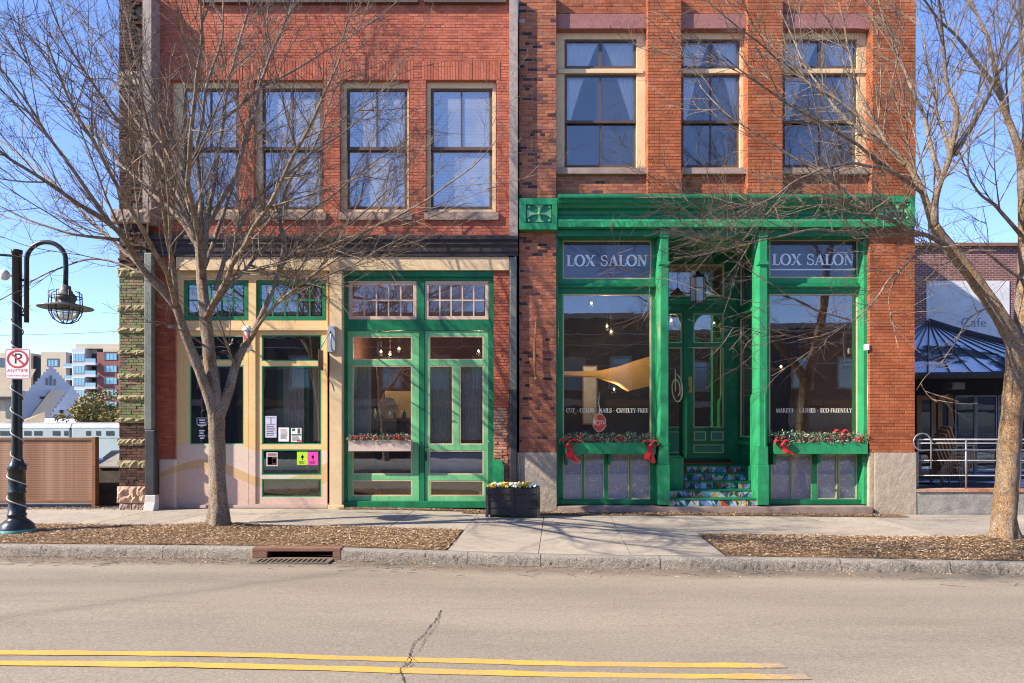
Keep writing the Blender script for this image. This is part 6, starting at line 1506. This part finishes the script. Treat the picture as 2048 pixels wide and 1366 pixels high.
for k, (px, w_, lab) in enumerate(((186,2.6,'golden olive tree left of centre behind the pale railway car'),(214,2.8,'golden olive tree against the stone pilaster behind the railway car'))):
    T = thing('shrub_tree', lab, 'tree', (sx(px,70), 70, -3), 'low autumn trees behind the train')
    leaf_cloud(T, (sx(px,70), 70, sz(834 - 3*k,70)), (w_,2.2,1.9), 2600, 80+k, .20, [M['olive'], M['golden'], M['mossleaf']])
    mb = MB(); mb.tube([(sx(px,70),70,-3),(sx(px,70),70,1)], [.2,.1], 6); obj('trunk', mb, M['chip_c'], T)
T = thing('overhead_cable', 'thin overhead cable crossing the sky beside the lamp', 'cable', (-30,40,8)); mb = MB()
mb.tube([(sx(-600,40),40,sz(676,40)), (sx(0,40),40,sz(671,40)), (sx(150,40),40,sz(667,40)), (sx(700,40),40,sz(640,40))], .016, 4); obj('wire', mb, M['black_paint'], T)
T = thing('parked_car', 'dark blue car parked behind the brown screen and pilaster', 'car', (sx(235,24), 24, -2)); cx = sx(240,24)
mb = MB(); prof_ = [(-2.1,.3),(-2.15,.75),(-1.9,.95),(-1.1,1.02),(-.55,1.45),(.75,1.48),(1.5,1.05),(2.1,.98),(2.15,.4),(2.1,.3)]
zc0 = sz(900,24)-1.48; mb.prism([(cx+x, zc0+z) for x, z in prof_], 24, 25.7); obj('body', mb, paint('dark blue car paint', (.015,.03,.10), .25, .1, 2, 0, 0, .2, .6), T, bev=.12)
mb = MB(); mb.prism([(cx-1.0,zc0+1.03),(cx-.52,zc0+1.4),(cx+.72,zc0+1.42),(cx+1.35,zc0+1.05)], 23.985, 23.995); obj('side_window', mb, M['dark_glass'], T)
for x in (-1.3, 1.35):
    mb = MB(); mb.tube([(cx+x,23.95,zc0+.32),(cx+x,24.2,zc0+.32)], .32, 16, sm=False); obj('wheel', mb, M['black_paint'], T)
# ------------------------------------------------------------------ across the street, seen only as reflections
T = thing('opposite_building', 'long dark brick building across the street mirrored in the shop windows', 'building', (0,-26,0))
mb = MB(); mb.box(-40, 9.5, -36, -26, -.2, 8.2); mb.box(9.5, 40, -36, -26, -.2, 7.6); obj('wall', mb, M['opposite'], T)
mb = MB(); mb.box(-40.1, 9.6, -36, -25.8, 8.202, 8.5); mb.box(9.6, 40, -36, -25.8, 7.602, 7.9); obj('coping', mb, M['concrete'], T)
for i in range(28):
    x = -38 + i*2.75
    mb = MB(); mb.holed(x-.12, x+1.22, 3.9, 5.9, -25.99, -25.88, [(x, x+1.1, 4.02, 5.78)]); fw = obj('window', mb, M['concrete'], T)
    mb = MB(); mb.box(x, x+1.1, -25.99, -25.95, 4.02, 5.78); obj('pane', mb, M['sky_glass'], fw)
    if i % 2 == 0:
        mb = MB(); mb.box(x-.3, x+3.6, -25.99, -25.9, .5, 2.7); obj('shop_window', mb, M['dark_glass'], T)
        mb = MB(); mb.box(x-.4, x+3.7, -25.99, -25.7, 2.9, 3.3); obj('signboard', mb, M['grey_board'] if i % 4 else M['wood'], T)
for z_ in (5.3, 6.5, 7.1):
    mb = MB(); mb.tube([(-40,-24.6,z_), (-10,-24.6,z_-.3), (15,-24.6,z_+.1), (40,-24.6,z_)], .03, 4); obj('wire', mb, M['steel'], T)
T = thing('stop_sign', 'red stop sign on a pole mirrored in the left salon window', 'sign', (3.9,-15.3,0))
cxs, cys, czs = 3.9, -15.3, 1.85
mb = MB(); rr = .40; ang = R(50)
def rot(x, z, off=0): return (cxs + x*math.cos(ang) - off*math.sin(ang), cys + x*math.sin(ang)+off*math.cos(ang), czs + z)
for ra, off, mt, nm in ((rr,0,'white_paint','plate'),(rr*.93,.004,'red_print','face')):
    mb = MB(); o = [rot(-ra*math.cos(R(22.5+45*k)), ra*math.sin(R(22.5+45*k)), off) for k in range(8)]
    mb.add(o, [tuple(range(8))]); obj(nm, mb, M[mt], T)
mb = MB(); text_mesh('STOP', .27, mb, (0,0,0), mirror=False); mb.v = [rot(-v[0], v[2], .009) for v in mb.v]; obj('lettering', mb, M['white_print'], T)
mb = MB(); mb.tube([(cxs,cys-.04,-.1),(cxs,cys-.04,3.2)], .03, 8); obj('pole', mb, M['steel'], T)
# ------------------------------------------------------------------ bare street trees
def barkmat(name, lo, k):
    s = NB(name)
    c = s.ramp(s.noise(7, 6, .7, stretch=(1,1,.45)), [(.30, (.18,.135,.10)), (.50, (.36,.28,.205)), (.70, (.50,.40,.30))])
    fl = s.ramp(s.noise(5.5, 7, .75, stretch=(1.3,1.3,.28)), [(lo, (0,0,0)), (lo+.03, (1,1,1))])
    c = s.mix(s.math('MULTIPLY', fl, k), c, s.ramp(s.noise(16, 4, .6), [(.35, (.36,.18,.075)), (.65, (.52,.33,.16))]))
    c = s.mix(1.0, c, s.ramp(s.noise(50, 4, .7), [(.38, (.40,.40,.40)), (.54, (1.08,1.08,1.08))]), 'MULTIPLY')
    s.bump(s.noise(24, 7, .8, stretch=(1.2,1.2,.35)), 1.0, .06); return s.done(c, .9, 0, .15)
M['bark'] = barkmat('flaking grey bark', .575, .85); M['bark_orange'] = barkmat('flaking orange bark', .49, .7)
s = NB('grey brown branch bark')
c = s.ramp(s.noise(9, 5, .7), [(.35, (.115,.087,.065)), (.65, (.32,.25,.18))]); s.bump(s.noise(40, 4, .7), .5, .01); M['branch'] = s.done(c, .9, 0, .12)
s = NB('thin twig bark'); M['twig'] = s.done(s.ramp(s.noise(3, 3, .6), [(.3, (.06,.042,.034)), (.7, (.165,.118,.088))]), .85, 0, .15)

def catmull(pts, sub):
    P_ = [pts[0]*2-pts[1]] + pts + [pts[-1]*2-pts[-2]]; out_ = []
    for i in range(1, len(P_)-2):
        a,b,c_,d = P_[i-1],P_[i],P_[i+1],P_[i+2]
        for k in range(sub):
            t = k/sub; out_.append(.5*((2*b)+(c_-a)*t+(2*a-5*b+4*c_-d)*t*t+(3*b-a-3*c_+d)*t*t*t))
    out_.append(pts[-1]); return out_
def grow(r, p, d, L, n, bend, jit):
    pts = [p]; d = d.normalized()
    for _ in range(n):
        d = (d + Vector((r.gauss(0,jit), r.gauss(0,jit), r.gauss(0,jit) + bend))).normalized(); pts.append(pts[-1] + d*(L/n))
    return pts
def along(pts, t):
    k = t*(len(pts)-1); i = min(int(k), len(pts)-2); f = k-i
    return pts[i].lerp(pts[i+1], f), (pts[i+1]-pts[i]).normalized()
def side_dir(r, tan, ang, bias=None):
    a = tan.orthogonal().normalized(); b = tan.cross(a); ph = r.uniform(0, 2*math.pi); s_ = a*math.cos(ph)+b*math.sin(ph)
    if bias is not None and s_.dot(bias) < 0 and r.random() < .7: s_ = -s_
    return tan*math.cos(ang) + s_*math.sin(ang)
def raw_tube(V, Fc, pts, r0, r1, n):
    k = len(pts); o = len(V); t = (pts[-1]-pts[0]); a = t.orthogonal().normalized(); b = t.normalized().cross(a)
    cs = [(math.cos(2*math.pi*j/n), math.sin(2*math.pi*j/n)) for j in range(n)]
    for i, p in enumerate(pts):
        q = r0 + (r1-r0)*i/(k-1)
        for c_, s_ in cs: V.append((p.x+(a.x*c_+b.x*s_)*q, p.y+(a.y*c_+b.y*s_)*q, p.z+(a.z*c_+b.z*s_)*q))
    for i in range(k-1):
        for j in range(n): Fc.append((o+i*n+j, o+i*n+(j+1)%n, o+(i+1)*n+(j+1)%n, o+(i+1)*n+j))
def tree(label, base, trunk, limbs, seed, dens=1.0, bark='bark'):
    r = random.Random(seed); T = thing('street_tree', label, 'tree', base, 'bare street trees')
    mb = MB()
    for pts, rs in trunk:
        q = catmull([Vector(p) for p in pts], 8); rr = []
        for i in range(len(q)):
            t = i/(len(q)-1)*(len(rs)-1); k = min(int(t), len(rs)-2); rr.append(rs[k]+(rs[k+1]-rs[k])*(t-k))
        m = MB(); m.tube(q, rr, 22)
        v2 = []
        for i, v in enumerate(m.v):
            c_ = q[min(i//22, len(q)-1)]; d = Vector(v)-c_; ang = 2*math.pi*(i%22)/22
            k = 1 + .09*noise.noise(Vector(v)*4) + .05*noise.noise(Vector(v)*11) + .055*math.sin(3*ang+1.3*c_.z+seed) + .03*math.sin(7*ang+2*c_.z)
            fl_ = max(0, 1-(c_.z-base[2])/.35)
            if fl_ > 0: k *= 1 + .16*fl_*math.cos(5*ang+seed) 
            v2.append(tuple(c_+d*k))
        mb.add(v2, m.f, 0, True)
    obj('trunk', mb, M[bark], T)
    V, Fc = [], []; VB, FB = [], []
    up = Vector((0,0,1))
    for pts, r0, r1 in limbs:
        q = catmull([Vector(p) for p in pts], 6)
        q = [p + Vector((noise.noise(p*1.7), noise.noise(p*1.7+Vector((9,0,0))), noise.noise(p*1.7+Vector((0,9,0)))))*.045*min(1, i/6) for i, p in enumerate(q)]
        L = sum((b-a).length for a, b in zip(q, q[1:]))
        m = MB(); k = len(q); m.tube(q, [r0+(r1-r0)*(i/(k-1))**.8 for i in range(k)], 9); obj('limb', m, M[bark] if r0 > .055 else M['branch'], T)
        dn = dens*(1.0 if r0 > .03 else (.8 if r0 > .02 else .5))
        def twigs(a, ra, l1):
            for _ in range(int(l1*13.0*dn)+2):
                t3 = .12+.88*r.random(); p3, tn3 = along(a, t3); l3 = r.uniform(.10,.42)
                c_ = grow(r, p3, side_dir(r, tn3, R(r.uniform(20,58))), l3, 3, .02, .13); raw_tube(V, Fc, c_, .0025, .0015, 3)
        def branch(p, d, l2, ra):
            b = grow(r, p, d, l2, 5, .035, .085); raw_tube(VB, FB, b, max(.0035,min(ra,.004+.006*l2)), .0024, 4); twigs(b, ra, l2)
        for _ in range(int(2.3*L*dn)+1):                                   # boughs
            t = .10+.90*r.random()**.85; p, tan = along(q, t); rad = r0+(r1-r0)*t**.8
            l1 = r.uniform(.9,2.5)*(1.1-.4*t)*(1 if r0 > .02 else .6)
            a = grow(r, p, side_dir(r, tan, R(r.uniform(14,36))), l1, 8, .035, .055); ra = min(rad*.5, .005+.006*l1); raw_tube(VB, FB, a, ra, .0035, 5)
            for _ in range(int(l1*5.0*dn)+1):
                t2 = .10+.9*r.random(); p2, tn2 = along(a, t2); branch(p2, side_dir(r, tn2, R(r.uniform(18,46))), r.uniform(.3,1.0)*(1.2-.5*t2), ra*.6)
        for _ in range(int(3.5*L*dn)):
            t = .06+.94*r.random(); p, tan = along(q, t); rad = r0+(r1-r0)*t**.8
            branch(p, side_dir(r, tan, R(r.uniform(25,60))), r.uniform(.25,.9), rad*.5)
    for nm, v_, f_, mt in (('branches', VB, FB, 'branch'), ('twigs', V, Fc, 'twig')):
        me = bpy.data.meshes.new(nm); me.from_pydata(v_, [], f_); me.materials.append(M[mt]); me.update()
        o = bpy.data.objects.new(nm, me); COL.objects.link(o); adopt(o, T); o['kind'] = 'stuff'
    return T
# left tree: limbs laid out in metres from the picture on the tree's own plane, each pushed towards or away from the street
YT = T1[1]
def q3(L, Y0):
    ks = lambda d: d*(1+1.3*min(1, abs(d)/.6))
    return [tuple(P(px, py, Y0+min(ks(dy), 2.3))) for px, py, dy in L]
bz = mz(*T1)
A = lambda *L: q3(L, YT)
trunk = [(A((438,1052,0),(436,1000,0),(434,940,0),(433,880,.0),(432,835,0),(428,790,.02),(420,720,.04),(412,640,.05),(404,560,.05),(400,500,.05)), [.19,.138,.128,.125,.127,.105,.098,.090,.082,.07]),
         (A((434,845,0),(424,815,-.05),(402,750,-.12),(375,680,-.2),(352,610,-.28)), [.10,.086,.076,.068,.062]),
         (A((433,840,0),(446,812,.05),(458,780,.1),(470,735,.18),(490,690,.25)), [.10,.086,.074,.065,.058])]
limbs = [
 (A((352,612,-.28),(315,570,-.35),(270,512,-.45),(225,455,-.6),(130,390,-.9),(30,320,-1.2),(-60,240,-1.5)), .070, .010),
 (A((300,552,-.4),(245,500,-.2),(180,440,.1),(100,360,.4),(10,290,.7),(-90,215,1.0)), .04, .008),
 (A((402,520,.05),(388,440,0),(372,360,-.05),(340,270,-.1),(300,180,-.2),(262,80,-.3),(240,-30,-.4)), .062, .012),
 (A((400,510,.05),(403,430,.1),(398,350,.15),(396,280,.1),(410,190,.1),(440,90,.2),(450,-40,.3)), .055, .012),
 (A((404,540,.05),(415,450,.1),(428,350,.2),(445,240,.2),(462,140,.3),(490,40,.4),(510,-60,.5)), .060, .012),
 (A((406,470,.1),(440,410,.15),(475,330,.2),(505,240,.3),(535,130,.4),(580,20,.5),(600,-50,.6)), .055, .012),
 (A((400,500,.05),(360,440,.1),(300,380,.3),(235,320,.5),(160,240,.7),(80,160,.9),(0,90,1.1)), .050, .009),
 (A((395,480,.0),(350,400,-.1),(290,310,-.3),(220,220,-.5),(150,110,-.7),(100,0,-.9)), .048, .009),
 (A((392,470,.0),(340,360,.2),(280,250,.5),(210,140,.8),(150,20,1.0)), .042, .008),
 (A((490,692,.25),(512,655,.3),(536,600,.35),(556,545,.4),(590,505,.5),(640,470,.6),(720,430,.8),(800,360,1.0)), .062, .009),
 (A((556,548,.4),(568,490,.4),(560,430,.4),(580,360,.5),(625,300,.6),(660,210,.7),(700,120,.8)), .04, .008),
 (A((410,640,.05),(440,595,.1),(468,560,.2),(500,530,.4),(560,470,.6),(640,410,.8),(740,330,1.1),(830,270,1.3)), .045, .008),
 (A((590,505,.5),(660,492,.3),(740,455,.1),(840,410,-.1),(930,345,-.3),(1010,260,-.5)), .034, .006),
 (A((430,580,.1),(455,500,.2),(500,420,.3),(545,370,.35),(620,310,.4),(720,240,.5),(800,160,.6)), .042, .008),
 (A((352,612,-.28),(345,520,-.4),(325,430,-.6),(310,340,-.8),(290,220,-1.0),(250,90,-1.2)), .045, .009),
 (A((240,480,-.5),(150,470,-.6),(60,440,-.6),(-30,400,-.6)), .028, .006),
 (A((300,552,-.35),(200,520,-.2),(110,540,.0),(20,590,.2),(-60,640,.3)), .022, .005),
 (A((470,735,.18),(455,690,.0),(440,640,-.2),(432,590,-.3)), .022, .006),
 (A((640,470,.6),(700,500,.6),(760,520,.6),(810,560,.5)), .018, .005),
 (A((500,530,.4),(600,560,.3),(680,540,.2),(760,500,.1),(850,455,.0)), .024, .005),
 (A((420,700,.04),(380,670,-.2),(330,650,-.4),(280,640,-.6)), .016, .004),
 (A((225,455,-.6),(140,330,-.8),(70,230,-1.0),(-10,120,-1.2)), .035, .008),
 (A((388,440,0),(330,300,.4),(260,190,.7),(190,60,.9)), .035, .008),
 (A((445,240,.2),(520,180,.3),(620,120,.5),(720,60,.6),(800,0,.7)), .028, .006),
]
limbs += [
 (A((404,560,.05),(398,480,-.4),(385,400,-.8),(380,300,-1.2),(390,180,-1.5),(400,40,-1.7),(405,-60,-1.8)), .05, .010),
 (A((410,640,.05),(450,560,-.5),(500,470,-.9),(560,370,-1.3),(620,250,-1.6),(680,120,-1.8)), .05, .009),
 (A((404,545,.05),(440,450,.4),(470,350,.7),(500,230,.9),(530,90,1.0),(545,-50,1.0)), .045, .010),
 (A((352,612,-.28),(330,540,-.7),(280,450,-1.1),(220,340,-1.4),(150,220,-1.7),(90,80,-1.9)), .045, .009),
 (A((490,692,.25),(540,620,-.3),(610,560,-.7),(700,500,-1.1),(790,420,-1.4)), .034, .006),
]
tree('bare street tree in the bark bed in front of the cream shopfront', (T1[0], T1[1], bz), trunk, limbs, 3, .75)
# right tree
YT = T2[1]
bz = mz(*T2)
trunk = [(A((2008,1082,0),(2010,1040,0),(2014,980,0),(2018,900,.0),(2024,820,.0),(2030,740,0),(2034,690,0)), [.225,.172,.155,.150,.148,.142,.15]),
         (A((2036,715,0),(2020,668,-.02),(1985,610,-.06),(1940,545,-.1),(1895,490,-.15),(1868,452,-.2)), [.135,.118,.105,.096,.09,.078]),
         (A((2034,715,0),(2043,660,.05),(2050,590,.1),(2052,520,.15),(2052,440,.2),(2046,340,.25)), [.145,.128,.118,.11,.10,.085])]
limbs = [
 (A((1868,455,-.2),(1872,400,-.25),(1880,360,-.3),(1900,310,-.35),(1910,230,-.4),(1890,130,-.4),(1880,30,-.5),(1870,-60,-.6)), .062, .012),
 (A((1868,455,-.2),(1845,385,-.1),(1812,330,.0),(1770,285,.1),(1735,220,.2),(1700,110,.3),(1680,0,.4)), .06, .012),
 (A((1900,495,-.15),(1850,470,-.3),(1800,450,-.45),(1745,425,-.6),(1680,405,-.7),(1620,390,-.8)), .045, .007),
 (A((1812,330,.0),(1750,275,.3),(1700,245,.5),(1650,190,.7),(1600,110,.9),(1560,20,1.0)), .04, .008),
 (A((1850,390,-.1),(1780,340,-.3),(1700,330,-.5),(1620,350,-.7),(1540,395,-.9),(1470,440,-1.0)), .032, .005),
 (A((1900,495,-.15),(1860,500,-.4),(1800,540,-.6),(1750,600,-.8),(1700,640,-.9),(1640,670,-1.0)), .024, .004),
 (A((1880,360,-.3),(1850,250,-.2),(1810,140,-.1),(1770,40,0),(1750,-40,.1)), .038, .009),
 (A((1910,310,-.35),(1960,220,-.4),(2000,140,-.5),(2050,60,-.6)), .035, .008),
 (A((2046,350,.25),(2030,270,.2),(2005,200,.15),(1985,120,.1),(1960,40,.1),(1930,-50,.1)), .07, .012),
 (A((2046,350,.25),(2052,250,.3),(2048,150,.35),(2040,50,.4),(2035,-50,.4)), .065, .012),
 (A((2005,200,.15),(1960,130,.0),(1910,70,-.1),(1850,10,-.2),(1800,-50,-.3)), .038, .008),
 (A((2040,300,.25),(2080,200,.3),(2120,80,.3),(2150,-20,.3)), .045, .01),
 (A((1770,285,.1),(1690,210,.2),(1600,150,.3),(1520,70,.4),(1450,0,.4)), .030, .006),
 (A((1780,340,.0),(1700,280,-.3),(1610,230,-.5),(1520,170,-.7),(1430,100,-.8)), .030, .006),
 (A((1985,610,-.06),(1940,640,-.3),(1900,700,-.5),(1870,740,-.6),(1830,780,-.7)), .016, .004),
 (A((1860,470,-.2),(1760,470,-.5),(1650,460,-.8),(1540,475,-1.0),(1440,500,-1.1),(1350,515,-1.2)), .022, .004),
 (A((1740,420,-.6),(1650,350,-.6),(1560,300,-.6),(1470,240,-.6),(1400,170,-.5)), .024, .005),
 (A((1660,195,.7),(1560,120,.5),(1470,50,.3),(1390,-20,.2)), .024, .005),
 (A((2050,480,.2),(2000,420,.0),(1960,390,-.1),(1930,330,-.2),(1900,260,-.2)), .035, .007),
 (A((2045,560,.1),(1990,520,-.2),(1950,500,-.3),(1900,520,-.5),(1850,560,-.7)), .024, .005),
 (A((1900,310,-.35),(1870,200,.1),(1850,100,.3),(1830,0,.5)), .03, .007),
 (A((1700,640,-.9),(1640,620,-1.0),(1580,590,-1.1),(1530,560,-1.2)), .012, .003),
 (A((1800,540,-.6),(1780,600,-.7),(1790,660,-.8),(1800,720,-.9)), .012, .003),
]
TR = tree('bare street tree with flaking orange bark in front of the cafe patio', (T2[0], T2[1], bz), trunk, limbs, 5, .86, 'bark_orange')
c = copy_tree(TR); c.location = (2.0, -20.5, c.location.z); c.rotation_euler = (0,0,R(200)); c['label'] = 'bare tree across the street mirrored in the right salon window'
